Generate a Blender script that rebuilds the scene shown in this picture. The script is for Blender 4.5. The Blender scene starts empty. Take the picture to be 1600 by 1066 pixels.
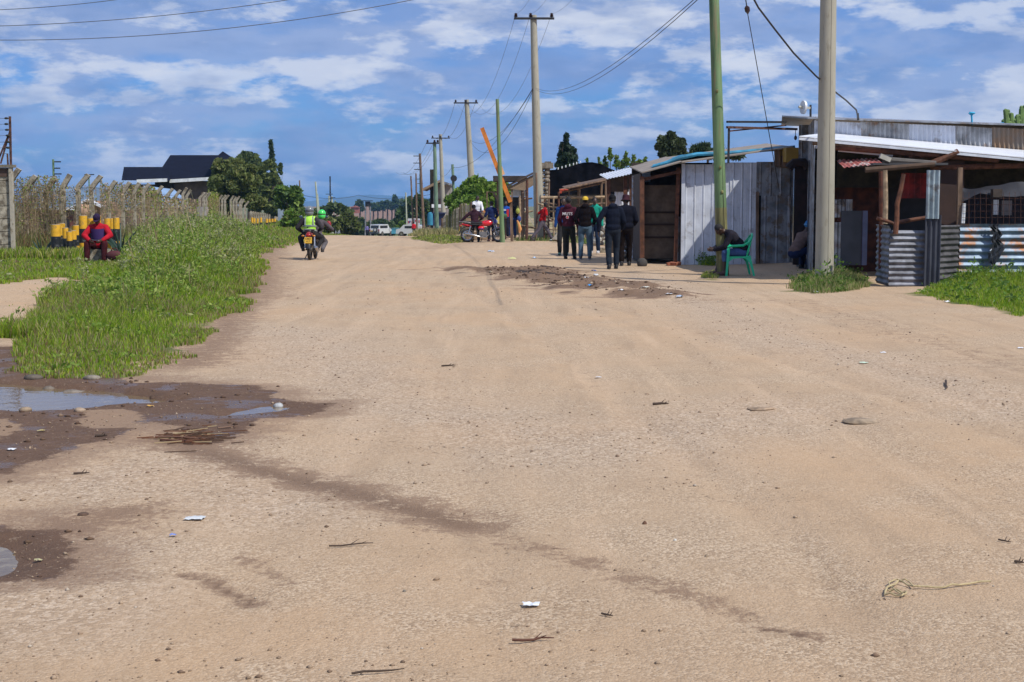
import bpy, bmesh, math, random
import numpy as np
from mathutils import Vector, Matrix, Quaternion
R=math.radians; PI=math.pi
random.seed(7); RNG=np.random.default_rng(11)
C=bpy.context.scene
COL=C.collection
# ------------------------------------------------------------ camera
F=2270.0; PITCH=math.atan(211/F); CAMZ=1.5
cam=bpy.data.objects.new('camera',bpy.data.cameras.new('camera')); COL.objects.link(cam)
cam.location=(0,0,CAMZ); cam.rotation_euler=(PI/2-PITCH,0,0)
cam.data.sensor_width=36; cam.data.lens=F/1600*36; cam.data.clip_start=.1; cam.data.clip_end=30000
C.camera=cam
# ------------------------------------------------------------ sun, sky, exposure
SUNV=Vector((.50,-.40,.80)).normalized()
sun=bpy.data.objects.new('sun',bpy.data.lights.new('sun','SUN')); COL.objects.link(sun)
sun.data.energy=4.3; sun.data.angle=R(.53); sun.data.color=(1,.95,.87)
sun.rotation_euler=SUNV.to_track_quat('Z','Y').to_euler(); sun.location=(30,-20,60)
C.view_settings.view_transform='Standard'; C.view_settings.look='None'; C.view_settings.exposure=0; C.view_settings.gamma=1
w=bpy.data.worlds.new("World"); C.world=w; w.use_nodes=True
def node(nt,t,**k):
    n=nt.nodes.new(t)
    for a,b in k.items():
        if a.startswith('i_'): n.inputs[a[2:].replace('_',' ')].default_value=b
        elif a.startswith('n_'): n.inputs[int(a[2:])].default_value=b
        else: setattr(n,a,b)
    return n
def ramp(nt,src,stops,interp='EASE'):
    r=nt.nodes.new('ShaderNodeValToRGB'); r.color_ramp.interpolation=interp
    e=r.color_ramp.elements
    while len(e)<len(stops): e.new(.5)
    for i,(p,c) in enumerate(stops):
        e[i].position=p; e[i].color=(c,c,c,1) if isinstance(c,(int,float)) else (*c,1)
    if src is not None: nt.links.new(src,r.inputs[0])
    return r
def mixc(nt,f,a,b,bt='MIX'):
    m=nt.nodes.new('ShaderNodeMix'); m.data_type='RGBA'; m.blend_type=bt
    for s,v in ((m.inputs[0],f),(m.inputs[6],a),(m.inputs[7],b)):
        if hasattr(v,'is_linked') or hasattr(v,'links'): nt.links.new(v,s)
        elif isinstance(v,(int,float)): s.default_value=v
        else: s.default_value=(*v,1)
    return m.outputs[2]
def mth(nt,op,a,b=0,c=0,clamp=False):
    m=nt.nodes.new('ShaderNodeMath'); m.operation=op; m.use_clamp=clamp
    for i,v in enumerate((a,b,c)):
        if hasattr(v,'links'): nt.links.new(v,m.inputs[i])
        else: m.inputs[i].default_value=v
    return m.outputs[0]
def world():
    nt=w.node_tree; nt.nodes.clear()
    out=node(nt,'ShaderNodeOutputWorld'); bg=node(nt,'ShaderNodeBackground')
    sky=node(nt,'ShaderNodeTexSky',sky_type='NISHITA',sun_disc=False)
    sky.sun_elevation=math.asin(SUNV.z); sky.sun_rotation=math.atan2(SUNV.x,SUNV.y)
    sky.air_density=1.0; sky.dust_density=.6; sky.ozone_density=1.5
    tc=node(nt,'ShaderNodeTexCoord')
    def vec(sx,sy,sz,off=(0,0,0)):
        m=node(nt,'ShaderNodeMapping'); m.inputs['Scale'].default_value=(sx,sy,sz); m.inputs['Location'].default_value=off
        nt.links.new(tc.outputs['Generated'],m.inputs[0]); return m.outputs[0]
    def noise(v,s,d,r=.5,dist=0,lac=2.):
        n=node(nt,'ShaderNodeTexNoise',n_2=s,n_3=d,n_4=r); n.inputs['Distortion'].default_value=dist; n.inputs['Lacunarity'].default_value=lac
        nt.links.new(v,n.inputs[0]); return n.outputs[0]
    # deeper blue, as this clear tropical sky shows it
    sc=mixc(nt,1.0,sky.outputs[0],(.33,.62,1.22),'MULTIPLY')
    # broad grey-blue cloud sheets
    a=noise(vec(1,1,3.0,(1.3,.2,.4)),7,6,.55,.1)
    ma=ramp(nt,a,[(.36,0),(.58,1)])
    b=noise(vec(1,1,3.0,(4.1,2.2,.9)),12,8,.56,.0)
    mb=ramp(nt,b,[(.40,0),(.58,1)])
    c=noise(vec(1,1,2.8,(7.7,1.2,3.1)),19,8,.60,.05)
    mc=ramp(nt,c,[(.51,0),(.65,1)])
    c1=mixc(nt,mth(nt,'MULTIPLY',ma.outputs[0],.92),sc,(2.35,3.6,6.7))
    c2=mixc(nt,mth(nt,'MULTIPLY',mb.outputs[0],.7),c1,(3.6,4.6,7.2))
    c3=mixc(nt,mth(nt,'MULTIPLY',mc.outputs[0],.72),c2,(7.2,7.7,8.8))
    e_=noise(vec(1,1,3.0,(4.13,2.2,.955)),12,8,.58,.0); me_=ramp(nt,e_,[(.51,0),(.62,1)]); c3=mixc(nt,mth(nt,'MULTIPLY',me_.outputs[0],.78),c3,(7.4,7.8,8.8))
    d=noise(vec(1,1,3.6,(2.2,9.1,.3)),15,6,.5)
    md=ramp(nt,d,[(.46,0),(.70,1)])
    c4=mixc(nt,mth(nt,'MULTIPLY',md.outputs[0],.55),c3,(1.8,2.9,5.7))
    nt.links.new(c4,bg.inputs[0]); bg.inputs[1].default_value=.1
    nt.links.new(bg.outputs[0],out.inputs[0])
world()
C.cycles.max_bounces=6; C.cycles.transparent_max_bounces=8
# ------------------------------------------------------------ numeric noise
def _h(ix,iy,s):
    n=(ix.astype(np.int64)*374761393+iy.astype(np.int64)*668265263+s*974711)&0x7fffffff
    n=((n^(n>>13))*1274126177)&0x7fffffff
    return ((n^(n>>16))&0xffff)/65535.0
def vn(x,y,s=0):
    x=np.asarray(x,float); y=np.asarray(y,float)
    ix=np.floor(x); iy=np.floor(y); fx=x-ix; fy=y-iy
    fx=fx*fx*(3-2*fx); fy=fy*fy*(3-2*fy)
    a=_h(ix,iy,s); b=_h(ix+1,iy,s); c=_h(ix,iy+1,s); d=_h(ix+1,iy+1,s)
    return (a*(1-fx)+b*fx)*(1-fy)+(c*(1-fx)+d*fx)*fy
def fbm(x,y,s=0,o=4):
    t=0; a=.5; f=1
    for i in range(o): t=t+a*(vn(x*f,y*f,s+i*17)-.5)*2; a*=.5; f*=2.03
    return t
def ss(a,b,x):
    t=np.clip((x-a)/(b-a),0,1); return t*t*(3-2*t)
# ------------------------------------------------------------ pixels of the photograph -> places
FW=Vector((0,math.cos(PITCH),-math.sin(PITCH))); UP=Vector((0,math.sin(PITCH),math.cos(PITCH)))
def W(px,py,Y):
    d=Vector(((px-800)/F,0,0))+FW+UP*((533-py)/F)
    t=Y/d.y; return Vector((d.x*t,Y,CAMZ+d.z*t))
def X(px,Y): return W(px,322,Y).x
def Gflat(px,py):
    d=Vector(((px-800)/F,0,0))+FW+UP*((533-py)/F); t=CAMZ/-d.z
    return (d.x*t,d.y*t)
def poly(pts): return np.array([Gflat(*p) for p in pts])
def sdist(x,y,P):      # signed distance to polygon, positive inside
    x=np.asarray(x,float); y=np.asarray(y,float)
    ins=np.zeros(x.shape,bool); dm=np.full(x.shape,1e9); n=len(P)
    for i in range(n):
        x1,y1=P[i]; x2,y2=P[(i+1)%n]
        dx,dy=x2-x1,y2-y1; t=np.clip(((x-x1)*dx+(y-y1)*dy)/(dx*dx+dy*dy+1e-12),0,1)
        dm=np.minimum(dm,np.hypot(x-x1-t*dx,y-y1-t*dy))
        c=((y1>y)!=(y2>y))&(x<(x2-x1)*(y-y1)/((y2-y1) if y2!=y1 else 1e-9)+x1)
        ins^=c
    return np.where(ins,dm,-dm)
def ldist(x,y,P):      # distance to polyline
    dm=np.full(np.shape(x),1e9)
    for i in range(len(P)-1):
        x1,y1=P[i]; x2,y2=P[i+1]; dx,dy=x2-x1,y2-y1
        t=np.clip(((x-x1)*dx+(y-y1)*dy)/(dx*dx+dy*dy+1e-12),0,1)
        dm=np.minimum(dm,np.hypot(x-x1-t*dx,y-y1-t*dy))
    return dm
PUD=[poly([(-150,575),(0,592),(60,596),(130,603),(190,607),(265,622),(235,628),(120,634),(40,637),(0,635),(-150,640)]),
     poly([(340,650),(365,641),(415,634),(445,635),(430,641),(380,648)]),
     poly([(-60,842),(0,838),(22,846),(38,862),(30,880),(0,892),(-60,900)])]
MUD=[poly([(-150,640),(0,638),(60,640),(190,628),(130,605),(0,590),(-150,560),(-150,540),(10,548),(70,590),(200,598),(270,600),(390,604),(412,622),(492,631),(450,642),(385,655),(378,668),(330,690),(270,687),(290,664),(150,684),(60,715),(0,735),(-150,770)]),
     poly([(-80,830),(0,830),(60,838),(30,878),(0,900),(-80,910)])]
DIRT=[poly([(670,421),(740,419),(800,420),(870,420),(915,430),(970,441),(1060,457),(1095,467),(1010,465),(920,455),(850,445),(790,436),(730,427)])]
TRK=[(poly([(270,690),(330,708),(420,735),(520,760),(640,792),(720,815)]),.30,.92),
     (poly([(560,772),(640,792),(760,830),(900,872),(1050,920),(1160,958)]),.15,.64),
     (poly([(285,893),(330,903),(370,925),(400,940)]),.06,1.0),(poly([(370,868),(410,885),(450,912)]),.05,.8),
     (poly([(1200,985),(1270,998)]),.06,1.1),
     (poly([(60,835),(110,825),(200,800)]),.35,.8),
     (poly([(395,470),(360,500),(345,530),(300,570)]),.5,.8),(poly([(425,385),(412,410),(405,445),(395,465)]),.9,.8),
     (poly([(610,775),(650,777)]),.08,.5),
     (poly([(1090,470),(1250,470),(1400,520),(1600,575)]),.8,.45),
     (poly([(430,372),(500,362)]),2.,.5),(poly([(680,388),(720,380)]),1.5,.55),(poly([(690,420),(760,424)]),.5,.8)]
RUTS=[([(1600,690),(1300,590),(1000,492),(760,425),(650,384)],.34),([(1480,1066),(1180,800),(930,600),(740,455),(640,384)],.30),([(800,1066),(740,760),(670,540),(610,430),(585,384)],.30),([(1600,860),(1250,690),(1000,560),(800,450)],.26),([(330,1066),(440,820),(500,620),(530,470),(545,384)],.22)]
for q,am in RUTS:
    Pq=poly(q); TRK+= [(Pq,.13,am),(Pq+np.array([1.35,0]),.13,am*.9)]
GRV=[(poly([(1000,430),(1240,540),(1400,570),(1600,645)]),.7),(poly([(150,760),(300,720),(430,790)]),.6),(poly([(0,930),(100,870),(60,960)]),.5),(poly([(600,620),(900,700),(1200,640)]),.9),(poly([(450,520),(560,600)]),1.)]
GRASS_L=np.vstack([poly([(-200,585),(-60,560),(30,588),(75,590),(180,593),(270,574),(300,543),(330,518),(385,480),(378,462),(400,446),(412,425),(402,405),(430,393),(470,384),(484,374)]),
      np.array([(-9.5,72),(-12.,110),(-17,160),(-27,160),(-19,92),(-12,39),(-22,37),(-22,20)])])
GRASS_GAP=poly([(-300,468),(0,456),(90,445),(128,450),(105,466),(66,488),(34,514),(26,545),(52,572),(-40,588),(-300,585)])
DRY=[poly([(118,655),(135,642),(200,638),(222,655),(190,668),(140,674)]),poly([(190,668),(240,662),(285,668),(262,690),(215,688)]),poly([(-40,660),(10,655),(25,668),(0,690),(-40,695)])]
GRASS_R=[poly([(1238,455),(1250,437),(1290,428),(1345,432),(1358,448),(1330,456),(1270,460)]),
         poly([(1437,462),(1460,444),(1500,436),(1600,430),(1800,430),(1800,508),(1600,498),(1530,482),(1470,474)]),
         poly([(1088,414),(1110,405),(1128,408),(1118,416)]),poly([(1098,434),(1112,424),(1128,428),(1120,437)]),
         poly([(800,374),(850,368),(905,373),(950,380),(940,384),(860,377),(810,377)]),
         poly([(640,372),(690,366),(735,372),(728,378),(690,382)]),
         poly([(660,352),(700,356),(720,366),(690,366),(640,364),(640,356)])]
LANEY=77.
def prof(y):
    p=-.0205*np.clip(y-72,0,278)-.0015*np.clip(y-350,0,350)
    p=np.where(y>700,p+7.2*ss(700,1300,y),p)
    return np.where(y>1400,p-7*ss(1400,2200,y),p)
def gz(x,y,fine=True):
    x=np.asarray(x,float); y=np.asarray(y,float); yy=np.maximum(y,1.)
    a=x/yy
    lane=ss(-.150,-.125,a)*(1-ss(-.052,-.03,a))
    side=-.002*np.clip(y-77,0,200)
    k=np.maximum(lane,ss(220,320,y))
    z=prof(y)*k+side*(1-k)*(1-ss(220,320,y))
    z=z+.05*ss(5,8,x)*ss(14,24,y)*(1-ss(50,70,y))
    z=z+.10*ss(-5,-9,x)*ss(10,20,y)*(1-ss(60,90,y))
    z=z+.028*fbm(x*.35,y*.35,3,3)*ss(2,8,y)
    if fine:
        n=(y<60)
        if n.any():
            xs=x[n] if x.shape else x; ys=y[n] if y.shape else y
            zz=.008*fbm(xs*2.1,ys*2.1,9,4)
            P=DIRT[0]; s=sdist(xs,ys,P); m=ss(-.5,.5,s)
            zz=zz+m*(.07+.10*fbm(xs*1.6,ys*1.6,21,4)+.05*fbm(xs*5,ys*5,22,3))
            zz=zz+.03*ss(-.4,1.2,sdist(xs,ys,GRASS_L))
            for P,dp in zip(PUD,(.11,.045,.05)):
                s=sdist(xs,ys,P)+.16*fbm(xs*3,ys*3,31,4)*(1 if dp>.1 else .3)
                zz=zz-dp*ss(-.12,.14,s)
            for P,wd,am in TRK[:3]+TRK[13:]:
                zz=zz-(.012 if wd!=.13 else .04)*am*np.exp(-(ldist(xs,ys,P)/wd)**2)
            if z.shape: z=z.copy(); z[n]+=zz
            else: z=z+zz
    return z
def g1(x,y): return float(gz(np.array([x]),np.array([y]))[0])
def G(px,py):          # where a ground pixel lies
    x,y=Gflat(px,max(py,326))
    z=0
    for i in range(12):
        z=g1(x,y); d=Vector(((px-800)/F,0,0))+FW+UP*((533-py)/F); t=(CAMZ-z)/-d.z if d.z<-1e-4 else 100
        x,y=(x+d.x*t)/2,(y+d.y*t)/2
    return Vector((x,y,g1(x,y)))
def GY(px,Y): x=X(px,Y); return Vector((x,Y,g1(x,Y)))
# ------------------------------------------------------------ materials
MATS={}
def mat(name,col,rough=.8,metal=0,var=.15,vscale=3,col2=None,bump=.0,bscale=30,spec=.5,stain=None,trans=0,coat=0,attr=None,alpha=1,emit=None,vmap=(1,1,1)):
    if name in MATS: return MATS[name]
    m=bpy.data.materials.new(name); m.use_nodes=True; nt=m.node_tree; b=nt.nodes['Principled BSDF']
    MATS[name]=m
    tc=node(nt,'ShaderNodeTexCoord'); mp=node(nt,'ShaderNodeMapping'); mp.inputs['Scale'].default_value=vmap
    nt.links.new(tc.outputs['Object'],mp.inputs[0]); v=mp.outputs[0]
    n=node(nt,'ShaderNodeTexNoise',n_2=vscale,n_3=6,n_4=.6); nt.links.new(v,n.inputs[0])
    c2=col2 or tuple(max(0,c*(1-var*1.6)) for c in col); c1=tuple(min(1,c*(1+var*.6)) for c in col) if not col2 else col
    r=ramp(nt,n.outputs[0],[(.32,0),(.68,1)])
    o=mixc(nt,r.outputs[0],c2,c1)
    if stain:
        sc,amt,s_s=stain
        n2=node(nt,'ShaderNodeTexNoise',n_2=s_s,n_3=8,n_4=.65); nt.links.new(v,n2.inputs[0])
        r2=ramp(nt,n2.outputs[0],[(.56-amt*.2,0),(.70-amt*.2,1)])
        o=mixc(nt,r2.outputs[0],o,sc)
    if attr:
        at=node(nt,'ShaderNodeAttribute',attribute_name=attr); o=mixc(nt,1.,o,at.outputs[0],'MULTIPLY')
    nt.links.new(o,b.inputs['Base Color'])
    b.inputs['Roughness'].default_value=rough; b.inputs['Metallic'].default_value=metal
    b.inputs['Specular IOR Level'].default_value=spec; b.inputs['Coat Weight'].default_value=coat
    if emit: b.inputs['Emission Color'].default_value=(*emit[0],1); b.inputs['Emission Strength'].default_value=emit[1]
    if bump:
        n3=node(nt,'ShaderNodeTexNoise',n_2=bscale,n_3=5,n_4=.6); nt.links.new(v,n3.inputs[0])
        bp=node(nt,'ShaderNodeBump'); bp.inputs['Strength'].default_value=1; bp.inputs['Distance'].default_value=bump
        nt.links.new(n3.outputs[0],bp.inputs['Height']); nt.links.new(bp.outputs[0],b.inputs['Normal'])
    if trans:
        t=node(nt,'ShaderNodeBsdfTranslucent'); nt.links.new(o,t.inputs[0]); ms=node(nt,'ShaderNodeMixShader',n_0=trans)
        out=nt.nodes['Material Output']; nt.links.new(b.outputs[0],ms.inputs[1]); nt.links.new(t.outputs[0],ms.inputs[2]); nt.links.new(ms.outputs[0],out.inputs[0])
    return m
# ------------------------------------------------------------ mesh collector
WORLDP={}
class M:
    def __init__(s): s.v=[]; s.f=[]; s.c=[]
    def add(s,vs,fs):
        o=len(s.v); s.v+= [tuple(v) for v in vs]; s.f+=[tuple(i+o for i in f) for f in fs]; return s
    def box(s,c,d,rot=None,taper=1):
        x,y,z=d[0]/2,d[1]/2,d[2]/2
        vs=[Vector((a*x*(taper if e>0 else 1),b*y*(taper if e>0 else 1),e*z)) for e in (-1,1) for a,b in ((-1,-1),(1,-1),(1,1),(-1,1))]
        if rot is not None: vs=[rot@v for v in vs]
        c=Vector(c); return s.add([v+c for v in vs],[(3,2,1,0),(4,5,6,7),(0,1,5,4),(1,2,6,5),(2,3,7,6),(3,0,4,7)])
    def tube(s,pts,rad,seg=10,cap=True,squash=1,ref=None):
        pts=[Vector(p) for p in pts]; n=len(pts)
        if not hasattr(rad,'__len__'): rad=[rad]*n
        vs=[];fs=[]
        up=Vector(ref) if ref else None
        for i,p in enumerate(pts):
            t=(pts[min(i+1,n-1)]-pts[max(i-1,0)]).normalized()
            if up is None: up=Vector((0,0,1)) if abs(t.z)<.9 else Vector((1,0,0))
            a=t.cross(up)
            if a.length<1e-4: a=t.orthogonal()
            a.normalize(); b=a.cross(t).normalized(); up=b
            for k in range(seg):
                q=2*PI*k/seg; vs.append(p+a*(math.cos(q)*rad[i]*squash)+b*(math.sin(q)*rad[i]))
        for i in range(n-1):
            for k in range(seg):
                k2=(k+1)%seg; fs.append((i*seg+k,(i+1)*seg+k,(i+1)*seg+k2,i*seg+k2))
        if cap: fs.append(tuple(range(seg))); fs.append(tuple((n-1)*seg+k for k in reversed(range(seg))))
        return s.add(vs,fs)
    def bar(s,a,b,w,h=None):
        a=Vector(a); b=Vector(b); d=b-a; h=h or w
        q=d.to_track_quat('Z','Y').to_matrix()
        return s.box((a+b)/2,(w,h,d.length),q)
    def ell(s,c,r,rot=None,seg=14,rings=8):
        c=Vector(c); vs=[];fs=[]
        for i in range(rings+1):
            th=PI*i/rings
            for k in range(seg):
                q=2*PI*k/seg; v=Vector((r[0]*math.sin(th)*math.cos(q),r[1]*math.sin(th)*math.sin(q),r[2]*math.cos(th)))
                if rot is not None: v=rot@v
                vs.append(c+v)
        for i in range(rings):
            for k in range(seg):
                k2=(k+1)%seg
                if i==0: fs.append((0,(i+1)*seg+k,(i+1)*seg+k2))
                elif i==rings-1: fs.append((i*seg+k,(i+1)*seg,i*seg+k2))
                else: fs.append((i*seg+k,(i+1)*seg+k,(i+1)*seg+k2,i*seg+k2))
        return s.add(vs,fs)
    def caps(s,a,ra,b,rb,seg=10):
        a=Vector(a); b=Vector(b); d=b-a; L=d.length
        if L<1e-5: return s.ell(a,(ra,ra,ra))
        d.normalize(); pts=[];rs=[]
        for q in (-90,-60,-30): pts.append(a+d*(ra*math.sin(R(q)))); rs.append(max(ra*math.cos(R(q)),ra*.02))
        pts.append(a); rs.append(ra); pts.append(b); rs.append(rb)
        for q in (30,60,90): pts.append(b+d*(rb*math.sin(R(q)))); rs.append(max(rb*math.cos(R(q)),rb*.02))
        # straight frame
        ax=d.orthogonal().normalized(); bx=d.cross(ax); vs=[]; n=len(pts)
        for p,r in zip(pts,rs):
            for k in range(seg):
                q=2*PI*k/seg; vs.append(p+ax*(math.cos(q)*r)+bx*(math.sin(q)*r))
        fs=[(i*seg+k,i*seg+(k+1)%seg,(i+1)*seg+(k+1)%seg,(i+1)*seg+k) for i in range(n-1) for k in range(seg)]
        fs.append(tuple(reversed(range(seg)))); fs.append(tuple((n-1)*seg+k for k in range(seg)))
        return s.add(vs,fs)
    def prism(s,pts,axis,depth):   # outline (list of 3D) extruded along axis vector*depth
        pts=[Vector(p) for p in pts]; d=Vector(axis)*depth; n=len(pts)
        return s.add(pts+[p+d for p in pts],[tuple(reversed(range(n))),tuple(range(n,2*n))]+[(i,(i+1)%n,n+(i+1)%n,n+i) for i in range(n)])
    def sheet(s,o,u,v,pitch=.09,amp=.012,along='v',dent=.01,thick=.0015,seed=0,res=.12,ragged=0,box=False,sub=8):
        """corrugated sheet: origin, width vector u, height vector v, ridges run along 'v' or 'u'"""
        o=Vector(o);u=Vector(u);v=Vector(v)
        if along=='u': u,v=v,u
        n=u.cross(v).normalized(); U=u.length; V=v.length
        nu=max(2,int(U/pitch*sub)); nv=max(2,int(V/res))
        if thick: pass
        vs=[]; rg=random.Random(seed); ph=rg.random()*6
        sx=rg.random()*50
        uu=np.linspace(0,1,nu+1); vv=np.linspace(0,1,nv+1)
        A,B=np.meshgrid(uu,vv,indexing='ij')
        D=fbm(A*U*1.6+sx,B*V*1.6,seed,3)*dent+fbm(A*U*7+sx,B*V*7,seed+5,2)*dent*.35
        if box:
            fr=(A*U/pitch+.1)%1.0; H=np.clip(1-np.abs(fr-.5)/.09,0,1); H=np.clip(H*2,0,1)*amp
            f2=(A*U/pitch*5)%1.0; H=H+np.where(np.abs(fr-.5)>.15,np.clip(1-abs(f2-.5)/.2,0,1)*amp*.13,0)
        else: H=np.sin(A*U/pitch*2*PI+ph)*amp
        Z=H+D
        rag=np.zeros_like(A)
        if ragged: rag=(fbm(A*U*2+sx,A*0,seed+9,4))*ragged*np.where(B>.99,1,0)+(fbm(A*U*2+sx,A*0+9,seed+19,4))*ragged*np.where(B<.01,1,0)
        P=np.array(o)[None,None]+A[...,None]*np.array(u)+(B+rag)[...,None]*np.array(v)+Z[...,None]*np.array(n)
        P=P.reshape(-1,3); k=nv+1; base=len(s.v)
        s.v+= [tuple(p) for p in P.tolist()]
        s.f+= [(base+i*k+j,base+(i+1)*k+j,base+(i+1)*k+j+1,base+i*k+j+1) for i in range(nu) for j in range(nv)]
        return s
    def build(s,name,m,parent=None,smooth=35,label=None):
        me=bpy.data.meshes.new(name); vs=s.v
        if parent is not None and parent.name in WORLDP:
            off=WORLDP[parent.name]; vs=[(a-off[0],b-off[1],c-off[2]) for a,b,c in vs]
        me.from_pydata(vs,[],s.f); me.update()
        o=bpy.data.objects.new(name,me); COL.objects.link(o)
        if m is not None:
            for mm in (m if isinstance(m,(list,tuple)) else [m]): me.materials.append(mm)
        if smooth is not None:
            me.polygons.foreach_set('use_smooth',[True]*len(me.polygons))
            if smooth<170: me.set_sharp_from_angle(angle=R(smooth))
        if parent is not None:
            root=parent
            o.parent=parent
            if parent.name in WORLDP: WORLDP[o.name]=(0,0,0) if False else WORLDP[parent.name]
        if label: o['label']=label
        return o
def tag(o,label=None,cat=None,group=None,kind=None):
    if label: o['label']=label
    if cat: o['category']=cat
    if group: o['group']=group
    if kind: o['kind']=kind
    return o
def E(name,label,cat,loc,rz=0,group=None,world=False):
    o=bpy.data.objects.new(name,None); COL.objects.link(o); o.location=loc; o.rotation_euler=(0,0,rz); o.empty_display_size=.2
    tag(o,label,cat,group)
    if world: WORLDP[o.name]=tuple(loc)
    return o
def top(m,name,mt,label,cat,base=None,group=None,kind=None,smooth=35):
    """a one-mesh thing; world coordinates, origin put at base"""
    if base is None:
        a=np.array(m.v); base=(float(a[:,0].mean()),float(a[:,1].mean()),float(a[:,2].min()))
    mm=M(); mm.f=m.f; mm.v=[(a-base[0],b-base[1],c-base[2]) for a,b,c in m.v]
    o=mm.build(name,mt,None,smooth); o.location=base
    return tag(o,label,cat,group,kind)
ORD='first second third fourth fifth sixth seventh eighth ninth tenth eleventh twelfth thirteenth fourteenth fifteenth sixteenth seventeenth eighteenth nineteenth twentieth'.split()
def ordn(i):
    if i<20: return ORD[i]
    t=('twenty','thirty')[(i+1)//10-2]; return t+'-'+ORD[(i+1)%10-1] if (i+1)%10 else {'twenty':'twentieth','thirty':'thirtieth'}[t]
def copy_tree(o,parent=None):
    c=o.copy(); COL.objects.link(c); c.parent=parent
    for ch in o.children: copy_tree(ch,c)
    return c
def npmesh(name,V,Fc,m,col=None,smooth=False):
    """fast mesh from arrays; Fc (n,3|4)"""
    me=bpy.data.meshes.new(name); n=len(V); k=Fc.shape[1]; nf=len(Fc)
    me.vertices.add(n); me.vertices.foreach_set('co',V.astype(np.float32).ravel())
    me.loops.add(nf*k); me.loops.foreach_set('vertex_index',Fc.astype(np.int32).ravel())
    me.polygons.add(nf); me.polygons.foreach_set('loop_start',np.arange(0,nf*k,k,dtype=np.int32)); me.polygons.foreach_set('loop_total',np.full(nf,k,dtype=np.int32))
    me.update(calc_edges=True)
    if smooth: me.polygons.foreach_set('use_smooth',[True]*nf)
    if col is not None:
        a=me.color_attributes.new('tint','FLOAT_COLOR','POINT'); c=np.ones((n,4),np.float32); c[:,:3]=col; a.data.foreach_set('color',c.ravel())
    if m: me.materials.append(m)
    o=bpy.data.objects.new(name,me); COL.objects.link(o); return o
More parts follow.
